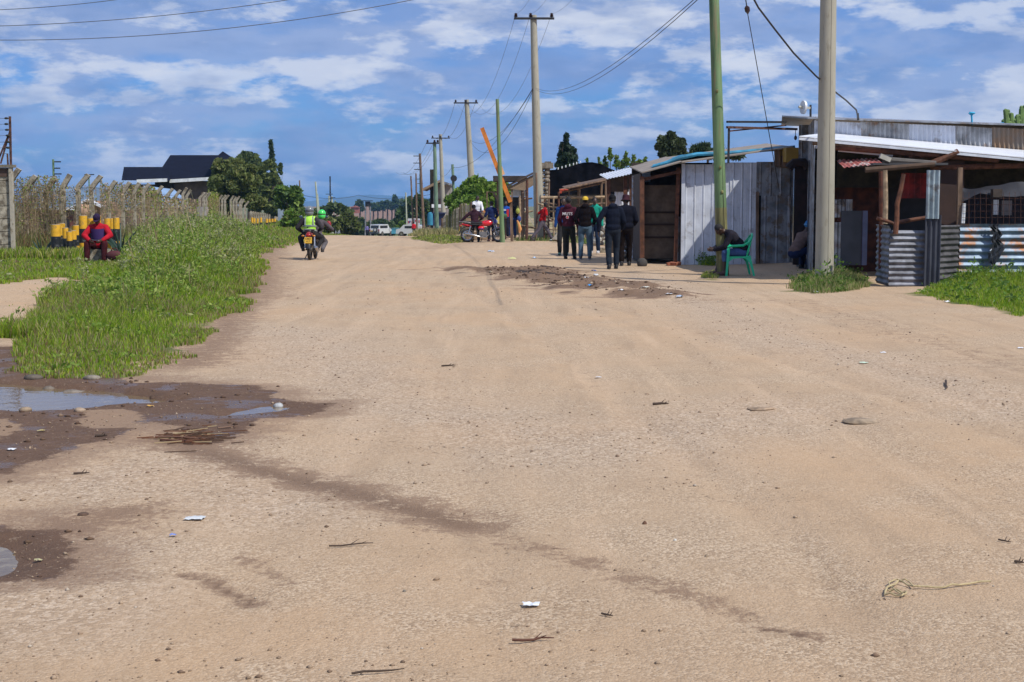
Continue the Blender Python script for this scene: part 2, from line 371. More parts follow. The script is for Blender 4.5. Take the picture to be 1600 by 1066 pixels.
# ------------------------------------------------------------ ground
def axis(lims):
    out=[lims[0][0]]
    for a,b,st0,st1 in lims:
        x=a; 
        while x<b-1e-6:
            st=st0+(st1-st0)*(x-a)/(b-a); x=min(b,x+st); out.append(x)
    return np.array(out)
def build_ground():
    ys=axis([(-30,2,4,1),(2,9,.05,.07),(9,20,.07,.11),(20,45,.12,.3),(45,120,.4,1.6),(120,500,2,12),(500,1600,14,50),(1600,12000,80,700)])
    xp=axis([(0,3,.05,.07),(3,8,.08,.14),(8,16,.16,.5),(16,60,.8,3),(60,400,5,25),(400,9000,40,800)])
    xs=np.concatenate([-xp[::-1][:-1],xp])
    Xg,Yg=np.meshgrid(xs,ys,indexing='ij'); x=Xg.ravel(); y=Yg.ravel()
    z=gz(x,y)
    V=np.stack([x,y,z],1); nx,ny=Xg.shape
    idx=np.arange(nx*ny).reshape(nx,ny)
    Fc=np.stack([idx[:-1,:-1],idx[1:,:-1],idx[1:,1:],idx[:-1,1:]],-1).reshape(-1,4)
    near=y<170
    mud=np.zeros(len(x)); trk=np.zeros(len(x)); grv=np.zeros(len(x)); grs=np.zeros(len(x))
    xn,yn=x[near],y[near]; wob=.30*fbm(xn*1.1,yn*2.2,77,6)
    m=np.zeros(len(xn))
    for P in MUD: m=np.maximum(m,ss(-.34,.16,sdist(xn,yn,P)+wob))
    for P in PUD: m=np.maximum(m,ss(-.3,.0,sdist(xn,yn,P)+wob*.5))
    for P in DRY: m=m*(1-.85*ss(-.15,.15,sdist(xn,yn,P)+wob*.6))
    mud[near]=m; dm=np.zeros(len(xn))
    for P in MUD: dm=np.maximum(dm,.85*ss(-1.0,.1,sdist(xn,yn,P)+wob*1.6))
    dm=np.maximum(dm,.6*np.exp(-((sdist(xn,yn,GRASS_L)+wob)/.45)**2))
    damp=np.zeros(len(x)); damp[near]=dm
    t=np.zeros(len(xn))
    for P,wd,am in TRK: t=np.maximum(t,am*np.exp(-((ldist(xn,yn,P)*(1+wob))/wd)**2))
    for P in DIRT: t=np.maximum(t,1.0*ss(-.7,.25,sdist(xn,yn,P)+wob*5))
    trk[near]=t
    g=np.zeros(len(xn))
    for P,wd in GRV: g=np.maximum(g,np.exp(-(ldist(xn,yn,P)/wd)**2))
    grv[near]=g
    s=sdist(xn,yn,GRASS_L); s=np.minimum(s,-sdist(xn,yn,GRASS_GAP)); q=ss(-.05,.6,s+wob*2)
    for P in GRASS_R: q=np.maximum(q,ss(-.3,.4,sdist(xn,yn,P)+wob*2))
    grs[near]=q
    # beyond the road: rough pasture each side
    side=np.maximum(ss(-3.5,-7,x-(-.10*(y-40)))*ss(60,80,y),ss(2.5,6,x-(-.085*(y-40)))*ss(70,90,y))
    grs=np.maximum(grs,side*(.55+.45*fbm(x*.2,y*.2,8,3))); grs=np.maximum(grs,ss(240,330,y))
    grs=np.maximum(grs,ss(-9.5,-12,x)*ss(20,30,y)*.8)
    fld=ss(690,780,y)*(1-ss(1250,1330,y))*ss(-.145,-.135,x/np.maximum(y,1))*(1-ss(-.04,-.03,x/np.maximum(y,1)))
    gm=bpy.data.materials.new('earth'); gm.use_nodes=True; nt=gm.node_tree; b=nt.nodes['Principled BSDF']
    tc=node(nt,'ShaderNodeTexCoord'); P=tc.outputs['Object']
    def mp(sc,rot=0):
        n=node(nt,'ShaderNodeMapping'); n.inputs['Scale'].default_value=sc; n.inputs['Rotation'].default_value=(0,0,rot); nt.links.new(P,n.inputs[0]); return n.outputs[0]
    def nz(v,s,d=6,r=.6):
        n=node(nt,'ShaderNodeTexNoise',n_2=s,n_3=d,n_4=r); nt.links.new(v,n.inputs[0]); return n.outputs[0]
    def at(nm):
        n=node(nt,'ShaderNodeAttribute',attribute_name=nm); return n.outputs['Fac']
    big=ramp(nt,nz(P,.22,5),[(.35,0),(.65,1)]).outputs[0]
    c=mixc(nt,big,(.480,.322,.190),(.430,.313,.203))
    md=ramp(nt,nz(P,1.5,9,.68),[(.40,0),(.70,1)]).outputs[0]
    c=mixc(nt,mth(nt,'MULTIPLY',md,.45),c,(.37,.255,.155))
    st=ramp(nt,nz(mp((1.5,.13,1),R(-26)),1.6,9,.62),[(.49,0),(.66,1)]).outputs[0]
    c=mixc(nt,mth(nt,'MULTIPLY',st,.68),c,(.345,.240,.150))
    st2=ramp(nt,nz(mp((1.9,.11,1),R(-10)),1.3,8,.62),[(.50,0),(.66,1)]).outputs[0]
    c=mixc(nt,mth(nt,'MULTIPLY',st2,.6),c,(.55,.39,.25))
    # fine grit: light and dark grains
    v1=node(nt,'ShaderNodeTexVoronoi',n_2=95.); nt.links.new(P,v1.inputs[0])
    gcol=ramp(nt,v1.outputs['Color'],[(.25,(.24,.165,.105)),(.5,(.44,.315,.20)),(.8,(.66,.53,.38))],'LINEAR').outputs[0]
    gn=ramp(nt,nz(P,.9,7,.72),[(.42,0),(.60,1)]).outputs[0]
    c=mixc(nt,mth(nt,'MULTIPLY_ADD',gn,.38,.16),c,gcol)
    gm2=mth(nt,'MULTIPLY',at('gravel'),mth(nt,'ADD',.35,nz(P,4,4)),clamp=True)
    v2=node(nt,'ShaderNodeTexVoronoi',n_2=55.); nt.links.new(P,v2.inputs[0])
    g2=ramp(nt,v2.outputs['Color'],[(.3,(.26,.19,.135)),(.55,(.45,.34,.24)),(.85,(.66,.55,.43))],'LINEAR').outputs[0]
    c=mixc(nt,mth(nt,'MULTIPLY',gm2,.55),c,g2)
    # dark crumbs, in drifts of two sizes
    fine=nz(mp((1,.75,1)),34,6,.75)
    dr=ramp(nt,nz(P,.75,6,.7),[(.42,0),(.66,1)]).outputs[0]
    sp=ramp(nt,mth(nt,'ADD',fine,mth(nt,'MULTIPLY_ADD',dr,.11,-.10)),[(.60,0),(.66,1)]).outputs[0]
    c=mixc(nt,mth(nt,'MULTIPLY',sp,.65),c,(.20,.13,.08))
    # brown soil dragged along by wheels, broken up into crumbs
    mid=nz(P,5.5,8,.72)
    tk=ramp(nt,mth(nt,'ADD',mth(nt,'ADD',mth(nt,'MULTIPLY',at('track'),.62),mth(nt,'MULTIPLY_ADD',fine,1.0,-.50)),mth(nt,'MULTIPLY_ADD',mid,1.3,-.65)),[(.22,0),(.52,1)]).outputs[0]
    tk=mth(nt,'MULTIPLY',tk,mth(nt,'MULTIPLY',at('track'),3.,clamp=True))
    c=mixc(nt,mth(nt,'MULTIPLY',tk,.85),c,mixc(nt,ramp(nt,at('track'),[(.72,0),(.98,1)]).outputs[0],mixc(nt,mid,(.17,.105,.066),(.29,.19,.12)),mixc(nt,mid,(.075,.040,.025),(.20,.122,.076))))
    da=ramp(nt,mth(nt,'ADD',at('damp'),mth(nt,'ADD',mth(nt,'MULTIPLY_ADD',mid,1.0,-.5),mth(nt,'MULTIPLY_ADD',fine,.9,-.45))),[(.30,0),(.85,1)]).outputs[0]
    da=mth(nt,'MULTIPLY',da,mth(nt,'MULTIPLY',at('damp'),4.,clamp=True))
    c=mixc(nt,mth(nt,'MULTIPLY',da,.8),c,mixc(nt,mid,(.15,.088,.055),(.30,.20,.13)))
    mu=ramp(nt,mth(nt,'ADD',at('mud'),mth(nt,'ADD',mth(nt,'MULTIPLY_ADD',mid,1.1,-.55),mth(nt,'MULTIPLY_ADD',fine,.5,-.25))),[(.40,0),(.58,1)]).outputs[0]
    mc=mixc(nt,nz(P,7,8,.7),(.060,.034,.022),(.170,.098,.060))
    mc=mixc(nt,mth(nt,'MULTIPLY',mth(nt,'GREATER_THAN',fine,.60),.55),mc,(.30,.22,.15))
    c=mixc(nt,mth(nt,'MULTIPLY',mu,.97),c,mc)
    gg=ramp(nt,mth(nt,'ADD',at('grassy'),mth(nt,'MULTIPLY_ADD',nz(P,2.5,8,.7),.8,-.4)),[(.35,0),(.65,1)]).outputs[0]
    gc=mixc(nt,ramp(nt,nz(P,.6,8,.7),[(.4,0),(.6,1)]).outputs[0],(.085,.105,.025),(.22,.19,.075))
    c=mixc(nt,gg,c,gc)
    c=mixc(nt,at('field'),c,(.24,.14,.085))
    nt.links.new(c,b.inputs['Base Color'])
    wet=mth(nt,'MULTIPLY',mu,ramp(nt,nz(P,2.2,6,.6),[(.50,0),(.60,1)]).outputs[0])
    nt.links.new(mth(nt,'MULTIPLY_ADD',wet,-.68,.95),b.inputs['Roughness']); b.inputs['Specular IOR Level'].default_value=.3
    h=mth(nt,'ADD',mth(nt,'MULTIPLY',nz(P,9,9,.75),.017),mth(nt,'MULTIPLY',v1.outputs['Distance'],-.004))
    h=mth(nt,'ADD',h,mth(nt,'MULTIPLY',mth(nt,'MULTIPLY',v2.outputs['Distance'],gm2),-.006))
    h=mth(nt,'ADD',h,mth(nt,'MULTIPLY',sp,.008))
    bp=node(nt,'ShaderNodeBump'); bp.inputs['Strength'].default_value=.9; bp.inputs['Distance'].default_value=1.
    nt.links.new(h,bp.inputs['Height']); nt.links.new(bp.outputs[0],b.inputs['Normal'])
    o=npmesh('ground',V,Fc,gm,smooth=True); tag(o,kind='structure')
    for nm,arr in (('mud',mud),('damp',damp),('track',trk),('gravel',grv),('grassy',grs),('field',fld)):
        a=o.data.attributes.new(nm,'FLOAT','POINT'); a.data.foreach_set('value',arr.astype(np.float32))
    # puddle water
    wm=bpy.data.materials.new('puddle_water'); wm.use_nodes=True; nt=wm.node_tree; b=nt.nodes['Principled BSDF']
    b.inputs['Base Color'].default_value=(.16,.115,.065,1); b.inputs['Roughness'].default_value=.03; b.inputs['IOR'].default_value=1.33
    n=node(nt,'ShaderNodeTexNoise',n_2=6.,n_3=3.); tc=node(nt,'ShaderNodeTexCoord'); nt.links.new(tc.outputs['Object'],n.inputs[0])
    bp=node(nt,'ShaderNodeBump'); bp.inputs['Distance'].default_value=.004; nt.links.new(n.outputs[0],bp.inputs['Height']); nt.links.new(bp.outputs[0],b.inputs['Normal'])
    for P,dz in zip(PUD,(-.045,-.016,-.034)):
        c=P.mean(0); bd=sdist(*np.meshgrid([c[0]],[c[1]]),P)
        zz=float(np.mean(gz(P[:,0],P[:,1],False)))+dz
        m=M(); Q=c+(P-c)*1.06; 
        e=.25
        x0,y0=P.min(0)-e; x1,y1=P.max(0)+e
        n_=24; m.add([(x0+(x1-x0)*i/n_,y0+(y1-y0)*j/8,zz) for i in range(n_+1) for j in range(9)],[(i*9+j,(i+1)*9+j,(i+1)*9+j+1,i*9+j+1) for i in range(n_) for j in range(8)])
        keep=[]
        o=m.build('puddle',wm,None,170); tag(o,kind='structure')
build_ground()
def build_hills():
    # far blue range
    m=M(); n=220
    for (Y,dep,base,px0,px1,hs,seed) in ((7600,1500,318,-1500,3500,15,3),):
        xs=np.linspace(X(px0,Y),X(px1,Y),n); pxs=np.linspace(px0,px1,n)
        prof_=np.interp(pxs,[-1500,0,300,470,520,575,640,700,900,1500,3500],[13,8,5,6,13,17.5,15,11,9,12,8])
        hh=prof_+1.3*fbm(pxs*.012,pxs*0,4,5)
        zt=1.5+hh/F*Y
        rows=[(-dep,0),(-dep*.6,.35),(-dep*.25,.8),(0,1),(dep*.5,.7),(dep,0)]
        vs=[];
        for dy,k in rows:
            for i in range(n):
                rr=fbm(np.array([xs[i]*.002]),np.array([dy*.002]),6,4)[0]*8 if 0<k<1 else 0
                vs.append((xs[i],Y+dy,-12+(zt[i]+12)*k+rr))
        m.add(vs,[(r*n+i,r*n+i+1,(r+1)*n+i+1,(r+1)*n+i) for r in range(len(rows)-1) for i in range(n-1)])
    o=m.build('hills',mat('hill_forest',(.05,.09,.08),.95,vscale=.004,var=.4,col2=(.08,.10,.08)),None,170); tag(o,kind='structure')
build_hills()
HAZE=True
def build_haze():
    m=M(); m.box((0,4600,55),(22000,12400,150))
    hm=bpy.data.materials.new('haze_air'); hm.use_nodes=True; nt=hm.node_tree; nt.nodes.clear()
    out=node(nt,'ShaderNodeOutputMaterial'); v=node(nt,'ShaderNodeVolumePrincipled'); v.inputs['Color'].default_value=(.25,.55,1,1); v.inputs['Density'].default_value=HAZED
    nt.links.new(v.outputs[0],out.inputs['Volume'])
    o=m.build('haze',hm,None,None); o.data.materials.clear(); o.data.materials.append(hm); tag(o,kind='stuff'); o.visible_shadow=True
HAZED=1.5e-4
if HAZE: build_haze()
# ------------------------------------------------------------ shared materials
conc=mat('pole_concrete',(.36,.34,.27),.9,vscale=3,var=.07,vmap=(1,1,.25),bump=.002,bscale=60,stain=((.27,.25,.19),.1,14))
conc2=mat('post_concrete',(.42,.37,.28),.95,vscale=5,var=.25,bump=.006,bscale=50,stain=((.16,.13,.09),.5,7))
gwood=mat('green_treated_wood',(.17,.27,.125),.85,vscale=9,var=.3,vmap=(1,1,.10),bump=.010,bscale=22,col2=(.095,.16,.07),stain=((.20,.19,.10),.08,6))
gwood_b=mat('green_wood_worn',(.20,.19,.075),.85,vscale=9,var=.3,vmap=(1,1,.12),bump=.006,bscale=25)
tealp=mat('pale_green_pole_wood',(.16,.25,.17),.85,vscale=4,var=.25,vmap=(1,1,.2))
bwood=mat('weathered_wood',(.20,.13,.085),.9,vscale=9,var=.35,vmap=(1,1,.2),bump=.004,bscale=30)
owood=mat('red_brown_wood',(.14,.055,.028),.85,vscale=8,var=.35,bump=.004,bscale=30)
lwood=mat('pale_timber',(.40,.29,.18),.85,vscale=8,var=.3,bump=.003,bscale=30)
steel=mat('dark_steel',(.05,.05,.055),.6,metal=.6,vscale=9)
rust=mat('rusty_steel',(.11,.05,.035),.9,vscale=14,var=.4)
black=mat('black_rubber',(.02,.02,.012),.6)
cable=mat('cable_black',(.03,.03,.035),.6)
alu=mat('wire_aluminium',(.16,.16,.18),.5,metal=.5)
ceram=mat('insulator_brown',(.045,.02,.018),.25)
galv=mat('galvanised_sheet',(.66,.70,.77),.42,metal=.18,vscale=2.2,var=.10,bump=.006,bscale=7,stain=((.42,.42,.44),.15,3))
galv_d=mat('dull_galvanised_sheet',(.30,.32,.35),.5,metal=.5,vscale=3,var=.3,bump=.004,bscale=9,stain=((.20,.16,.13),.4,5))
galv_r=mat('rusting_sheet',(.42,.43,.44),.6,metal=.35,vscale=3,var=.3,bump=.003,bscale=12,stain=((.26,.16,.10),.25,2.2))
galv_b=mat('bluish_sheet',(.24,.32,.41),.55,metal=.3,vscale=3,var=.25,bump=.003,bscale=12,stain=((.34,.15,.06),.22,2.5))
wroof=mat('white_roof_sheet',(.78,.80,.83),.4,metal=.1,vscale=3,var=.06)
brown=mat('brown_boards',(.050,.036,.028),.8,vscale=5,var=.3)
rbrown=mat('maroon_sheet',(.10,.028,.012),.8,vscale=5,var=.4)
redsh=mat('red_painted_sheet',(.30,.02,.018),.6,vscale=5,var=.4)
dark=mat('dark_boards',(.030,.024,.011),.9,vscale=6,var=.4)  # near-black board colour, varied at random
bluet=mat('blue_tarpaulin',(.03,.25,.42),.6,vscale=3,var=.3,bump=.01,bscale=5)
# ------------------------------------------------------------ utility poles
def pole_mesh(b,t,rb,rt,seg=14):
    m=M(); b=Vector(b); t=Vector(t); n=7
    b=b-(t-b).normalized()*.5
    m.tube([b.lerp(t,i/(n-1)) for i in range(n)],[rb+(rt-rb)*i/(n-1) for i in range(n)],seg); return m
TOPS={}
def arm_pole(key,px0,py0,px1,py1,Y,wb,wt,armpx,mt,label,name='power_pole',two=False):
    base=GY(px1,Y); tp=W(px0,py0,Y)
    e=E(name,label,'power pole',base,0,'poles of the overhead power line',True)
    pole_mesh(base,tp,wb/2*Y/F,wt/2*Y/F).build('pole',mt,e)
    a,b=W(armpx[0],armpx[1],Y-.15),W(armpx[2],armpx[1],Y-.15)
    m=M().bar(a,b,.10,.09); m.build('crossarm',steel,e)
    sp=[]
    for q in armpx[3:]:
        c=W(q,armpx[1],Y-.15); m=M(); m.tube([c,c+Vector((0,0,.10))],.018,6); m.build('insulator_pin',steel,e)
        m=M(); z=[.06,.09,.11,.15,.17,.21,.235]; r=[.05,.10,.055,.09,.05,.07,.03]
        m.tube([c+Vector((0,0,k)) for k in z],r,10); m.build('insulator',ceram,e); sp.append(c+Vector((0,0,.2)))
    TOPS[key]=sp
    return e
P1b=GY(1290,27.5)
e=E('power_pole','thick concrete pole rising out of frame from a grass tuft beside the shops','power pole',P1b,0,'poles of the overhead power line',True)
M().tube([P1b.lerp(Vector((W(1292.5,0,27.5).x,27.5,10.)),t)+Vector((.03,-.173+.05*t,0)) for t in (0,.25,.5,.8)],.0035,5).build('mould_seam',mat('seam_grey',(.14,.13,.11)),e)
P1t=Vector((W(1292.5,0,27.5).x,27.5,10.)); 
pole_mesh(P1b,P1t,.178,.125,24).build('pole',conc,e)
m=M().bar(P1t+Vector((-.85,-.1,-.2)),P1t+Vector((.85,-.1,-.2)),.1,.09); m.build('crossarm',steel,e)
TOPS['p1']=[]
for dx in (-.8,-.15,.8):
    c=P1t+Vector((dx,-.1,-.2)); M().tube([c+Vector((0,0,k)) for k in (.06,.09,.11,.15,.17,.21,.235)],[.05,.10,.055,.09,.05,.07,.03],10).build('insulator',ceram,e); TOPS['p1'].append(c+Vector((0,0,.2)))
arm_pole('p2',833.5,24,843,375,64.5,17,10,(803,29,866,806,829,862),conc,'tall concrete power pole with crossarm, base behind the man in a red shirt')
arm_pole('p3',729,156,741,362,108,12.5,7,(709,161,747,712,728,744),conc,'concrete power pole with crossarm standing behind the seated man in white')
arm_pole('p4',688,210,694,362,140,8,5,(674,216,703,676,688,701),conc,'concrete power pole right beside the pale green pole')
arm_pole('p4b',679,222,682.5,362,100,7.5,5,(666,224,686,668,679,684),tealp,'pale green wooden pole with a short crossarm, left of its concrete neighbour')
# green wooden poles
def wood_pole(px0,py0,px1,Y,wb,wt,mt,label,name='wooden_pole',group='wooden poles along the right of the road',cat='pole',base=None):
    base=base or GY(px1,Y); tp=W(px0,py0,Y)
    e=E(name,label,cat,base,0,group,True); pole_mesh(base,tp,wb/2*Y/F,wt/2*Y/F,16).build('pole',mt,e); return e,base,tp
e,gb,gt=wood_pole(1113.5,-70,1131,31.6,19.5,15,gwood,'thick green treated wooden pole in front of the silvery sheet wall')
for pz in ((1119,143),(1124,262),(1127,300)):
    p=W(pz[0],pz[1],31.6)+Vector((0,-.13,0)); M().ell(p,(.03,.02,.04)).build('knot',gwood_b,e)
pts=[gb.lerp(gt,t) for t in (-.02,.10,.2,.235)]
M().tube(pts,[9.9*31.6/F,9.6*31.6/F,9.25*31.6/F,9.0*31.6/F],16).build('worn_foot',gwood_b,e)
M().tube([gb.lerp(gt,t)+Vector((.045,-.126+.03*t,0)) for t in (.0,.12,.25,.36)],[.006,.009,.007,.002],5).build('crack',mat('crack_dark',(.02,.02,.012)),e)
e2,_,_=wood_pole(777,155,785,60.5,8,5,gwood,'slim green wooden pole in front of the motorcycle, bare top','wooden_pole')
e5,_,_=wood_pole(707,257,711.5,98,5,4,tealp,'green wooden pole behind the stick fence carrying a round dark dish')
p=W(709,279,97.8); m=M(); m.tube([p+Vector((0,.1,0)),p+Vector((0,.05,0)),p+Vector((0,-.05,0))],[.08,.2,.22],16); m.build('dish',steel,e5)
p=W(711,340,97.8); M().ell(p,(.14,.12,.12)).build('clay_marker',mat('tan_cloth',(.55,.40,.15)),e5)
# farther plain or rungs poles (right of road)
def rung_pole(px0,py0,px1,py1,Y,w,mt,label,rungs=(),cat='pole',group='distant poles beside the road'):
    b=W(px1,py1,Y); t=W(px0,py0,Y); b.z=min(b.z,g1(b.x,Y)); e=E('distant_pole',label,cat,b,0,group,True)
    pole_mesh(b,t,w/2*Y/F,w*.4*Y/F,8).build('pole',mt,e)
    for (a,pb,q) in rungs: M().bar(W(a,q,Y-.1),W(pb,q,Y-.1),.09,.09).build('crossarm',steel,e)
    return e
rung_pole(656,240,662.5,344,165,4.6,bwood,'brown wooden pole with three short arms to its left, behind the earth heap',((646,657,244),(646,657,255),(647,658,265)))
rung_pole(656.5,272,657.5,330,240,3.2,tealp,'thin far pole with small arms just left of the three-armed pole',((651,656,280),(652,661,287),(654,660,300)))
rung_pole(642,275,646,346,190,3,bwood,'thin dark bare pole left of the signboard vehicle')
rung_pole(650,271,651.5,345,185,3,bwood,'thin brown bare pole just right of the signboard')
rung_pole(634,301,636,350,200,2.6,mat('pale_pole_wood',(.45,.48,.36)),'pale thin leaning pole left of the white vehicle')
pg=mat('pale_pole_wood',(.45,.48,.36))
rung_pole(493,284,499,333,150,3.2,pg,'pale green leaning pole above the green helmet')
rung_pole(496,303,501.5,334,150,2.2,pg,'thin brace pole leaning beside the pale green leaning pole')
rung_pole(468,282,470,322,160,2.6,bwood,'dark plain pole rising behind the roadside bushes')
rung_pole(514,306,514,345,230,2.6,pg,'pale post with a wide crossarm left of the lattice mast',((509,520,303.5),))
rung_pole(518.5,307,519,350,220,3,pg,'pale post with a crossarm directly under the lattice mast',((517,524,309),))
rung_pole(523.5,313,523.5,341,240,2,pg,'short pale post just right of the two crossarm posts')
rung_pole(529,318,530,338,250,1.6,pg,'thin short post in the bushes, left one of a close pair')
rung_pole(533,319,532.5,338,250,1.6,tealp,'thin short green post, right one of a close pair')
rung_pole(83,249,84.5,300,110,4,gwood,'green pole with three short arms far behind the bent fence posts',((85,95,253),(85,94,263),(85,96,272)))
rung_pole(139,274,139,310,130,2.4,gwood,'grey pole with a crossarm and two insulators behind the fence',((132,147,273),))
# lattice mast
b=W(516.5,345,330); e=E('lattice_mast','tall thin lattice mast far beyond the bushes','mast',b,0,None,True)
m=M(); hk=(W(516.5,280,330).z-b.z)/14
for k in range(14):
    z0=b.z+k*hk; w0=.22-.012*k; 
    for sx,sy in ((-1,-1),(1,-1),(1,1),(-1,1)):
        m.bar((b.x+sx*w0,b.y+sy*w0,z0),(b.x+sx*(w0-.012),b.y+sy*(w0-.012),z0+hk),.09)
    m.bar((b.x-w0,b.y-w0,z0),(b.x+w0,b.y-w0,z0+hk),.06)
    m.bar((b.x+w0,b.y-w0,z0),(b.x-w0,b.y-w0,z0+hk),.06)
m.build('lattice',steel,e); zt=W(516.5,277,330).z; M().bar((b.x,b.y,z0),(b.x,b.y,zt+.2),.3).build('antenna',steel,e)
# ------------------------------------------------------------ wires
def wire(a,b,sag,label,r=.012,mt=alu,name='power_line',grp='overhead wires',n=18,extra=None):
    a=Vector(a); b=Vector(b); m=M(); pts=[]
    for i in range(n+1):
        t=i/n; p=a.lerp(b,t); p.z-=sag*4*t*(1-t); pts.append(p)
    m.tube(pts,r,6 if r>.01 else 5); o=top(m,name,mt,label,'wire',tuple(a),grp,smooth=170); return o
SD=['left','middle','right']
for i in range(3):
    wire(TOPS['p3'][i],TOPS['p2'][i],2.4,f'sagging line from the crossarm of the tallest pole back to the next, {SD[i]} insulator',.007)
    wire(TOPS['p4'][i],TOPS['p3'][i],1.2,f'thin sagging line between the two farther crossarm poles, {SD[i]} insulator',.012)
    wire(TOPS['p2'][i],W((960,1010,1100)[i],-420,24),1.0,f'line leaving the tallest crossarm up out of the frame, {SD[i]} insulator',.0045)
    wire(TOPS['p4b'][i],TOPS['p4b'][i]+Vector((-5.5,42,-1.2)),1.0,f'faint line running on from the pale green pole, {SD[i]} insulator',.010)
a=W(837,138,61.7); 
wire(a,W(1095,-10,20),.55,'upper strand of the service cable rising right from the tallest crossarm pole',.006,cable,'service_cable')
wire(W(837,140,61.7),W(1095,-5,20),.62,'lower strand of the service cable rising right from the tallest crossarm pole',.006,cable,'service_cable')
wire(W(833,139,61.8),W(735,219,108),1.0,'upper cable sloping down left between the two nearest concrete poles',.010,cable,'service_cable')
wire(W(833,141,61.8),W(735,221,108),1.6,'lower cable sloping down left between the two nearest concrete poles',.010,cable,'service_cable')
wire(W(832,139,61.8),W(708,262,98),.9,'cable dropping from the tallest crossarm pole to the pole with a dish',.010,cable,'service_cable')
wire(W(706,261,98),W(686,272,140),.4,'short cable from the pole with a dish to the farther concrete pole',.010,cable,'service_cable')
wire(W(-60,17,38),W(330,-25,38),.15,'topmost grey wire crossing the sky at upper left',.009,alu)
wire(W(-60,42,37),W(620,-30,37),.25,'middle grey wire crossing the sky at upper left',.009,alu)
wire(W(-60,62,36),W(800,-35,36),.45,'lowest grey wire crossing the sky at upper left',.009,alu)
wire(W(441,297,170),W(560,305,260),.8,'thin wire strung from the dark plain pole across the far hills',.03,cable)
wire(W(560,305,260),W(690,300,200),.8,'thin wire continuing across the far hills towards the road poles',.03,cable)
# guy wire with insulator
ga,gb2=W(1161,-30,30.),W(1218,300,33.); e=E('guy_wire','guy wire with a brown strain insulator slanting down to the shop roof','wire',gb2,0,None,True)
M().tube([ga,W(1167,12,30.3)],.012,6).build('upper_strand',cable,e)
M().tube([W(1168,20,30.4),gb2],.009,6).build('lower_strand',steel,e)
M().tube([W(1166.5,9,30.3),W(1167,12,30.3),W(1168,17,30.3),W(1168.5,21,30.4)],[.02,.055,.055,.02],10).build('strain_insulator',ceram,e)
# thick black drop cable
m=M(); pts=[W(1165,-25,24),W(1185,12,24.6),W(1210,45,25.3),W(1240,83,26.2),W(1275,119,27.3),W(1300,140,28),W(1322,157,29),W(1338,172,29.6),W(1341,186,29.9)]
m.tube(pts,.016,8); top(m,'drop_cable',cable,'thick black cable curving down behind the concrete pole to the shop roof','wire',tuple(pts[-1]))
# ------------------------------------------------------------ left concrete wall
def panel_wall():
    Y=37.0; x1=X(17,Y); x0=X(-330,Y); z0=g1(x1,Y)-.25; zt=W(0,262,Y).z
    e=E('panel_wall','grey precast concrete panel wall with capping at the left edge','wall',(x1,Y,z0),0,None,True)
    n=8; h=(zt-z0)/n
    for k in range(n):
        m=M(); m.box(((x0+x1)/2,Y,z0+h*(k+.5)),(x1-x0,.06,h-.014)); m.build('panel',conc2,e)
    M().box(((x0+x1)/2,Y+.02,(z0+zt)/2),(x1-x0-.1,.03,zt-z0-.05)).build('mortar',mat('mortar_dark',(.12,.10,.08)),e)
    for xx in (X(19.8,Y),X(-90,Y),X(-200,Y)): M().box((xx,Y-.045,(z0+zt)/2),(.075,.13,zt-z0)).build('wall_post',mat('post_pale',(.47,.42,.33),.9,vscale=5,stain=((.2,.16,.1),.3,5)),e)
    M().box(((x0+x1)/2+.05,Y-.02,zt+.035),(x1-x0+.18,.22,.07)).build('coping',mat('coping',(.22,.19,.14),.9,vscale=8,var=.3),e)
    M().box(((x0+x1)/2,Y-.04,zt-.13),(x1-x0-.1,.03,.20)).build('top_band',mat('band_dark',(.10,.06,.045)),e)
    b=E('fence_bracket','rusty electric fence bracket with black insulators on top of the panel wall','bracket',(X(15,Y),Y,zt+.07),0,None,True)
    up=[(W(17,258,Y),W(15.5,182,Y)),(W(1,256,Y),W(15.5,205,Y)),(W(-6,258,Y),W(13,212,Y)),(W(12.5,258,Y),W(11.5,240,Y))]
    for i,(p,q) in enumerate(up): M().bar(p,q,.035 if i else .05).build('strut',rust,b)
    for (px,py) in ((10,185),(10,194),(11,203),(12,212),(13,222),(12.5,231)):
        p=W(px,py,Y-.03); M().tube([p+Vector((-.05,0,0)),p+Vector((-.02,0,0)),p+Vector((.02,0,0)),p+Vector((.05,0,0))],[.015,.028,.028,.015],8).build('insulator',black,b)
    for py in (185,194,203,212,222,231,240):
        wire(W(-330,py+6,Y),W(10,py,Y-.03),.03,f'thin electric fence strand above the panel wall, {ordn((py-184)//9)} from the top',.005,steel,'fence_strand','electric fence strands on the wall')
panel_wall()
# ------------------------------------------------------------ bent concrete fence posts
def bent_post(base,ztip,lean=.27,w=.11,tilt=0):
    base=Vector(base); H=ztip-base.z; k=H-.36; m=M(); w2=w/2
    # outline in xz (local), extruded in y
    s=tilt
    pts=[(-w2,-.3),(w2,-.3),(w2+s*k,k-.03),(w2*.8+lean+s*k,H-.03),(-w2*.8+lean+s*k-.02,H+.03),(-w2+s*k,k+.04)]
    P=[Vector((a,-w2,b)) for a,b in pts]; m.prism(P,(0,1,0),w); return m
POSTS=[(29,264),(54,275),(85,278),(110,273),(138,273),(160,275),(182,283),(203,285),(219,286),(232,287),(255,291),(271,295),(283,297),(291,293.5),(299,297),(319,301),(323,302),(328,301),(346,305),(352,305),(358,305),(366,306),(370,308),(374,307),(378,311),(382,312),(388.5,315)]
FPX=np.array([-200]+[q[0] for q in POSTS]+[420.]); FYY=np.array([40,39.5,40,41,41,41,42,47,50,52,54,60,66,71,74,77,88,90,92,106,109,111,113,114,115,116,117,118,150.])
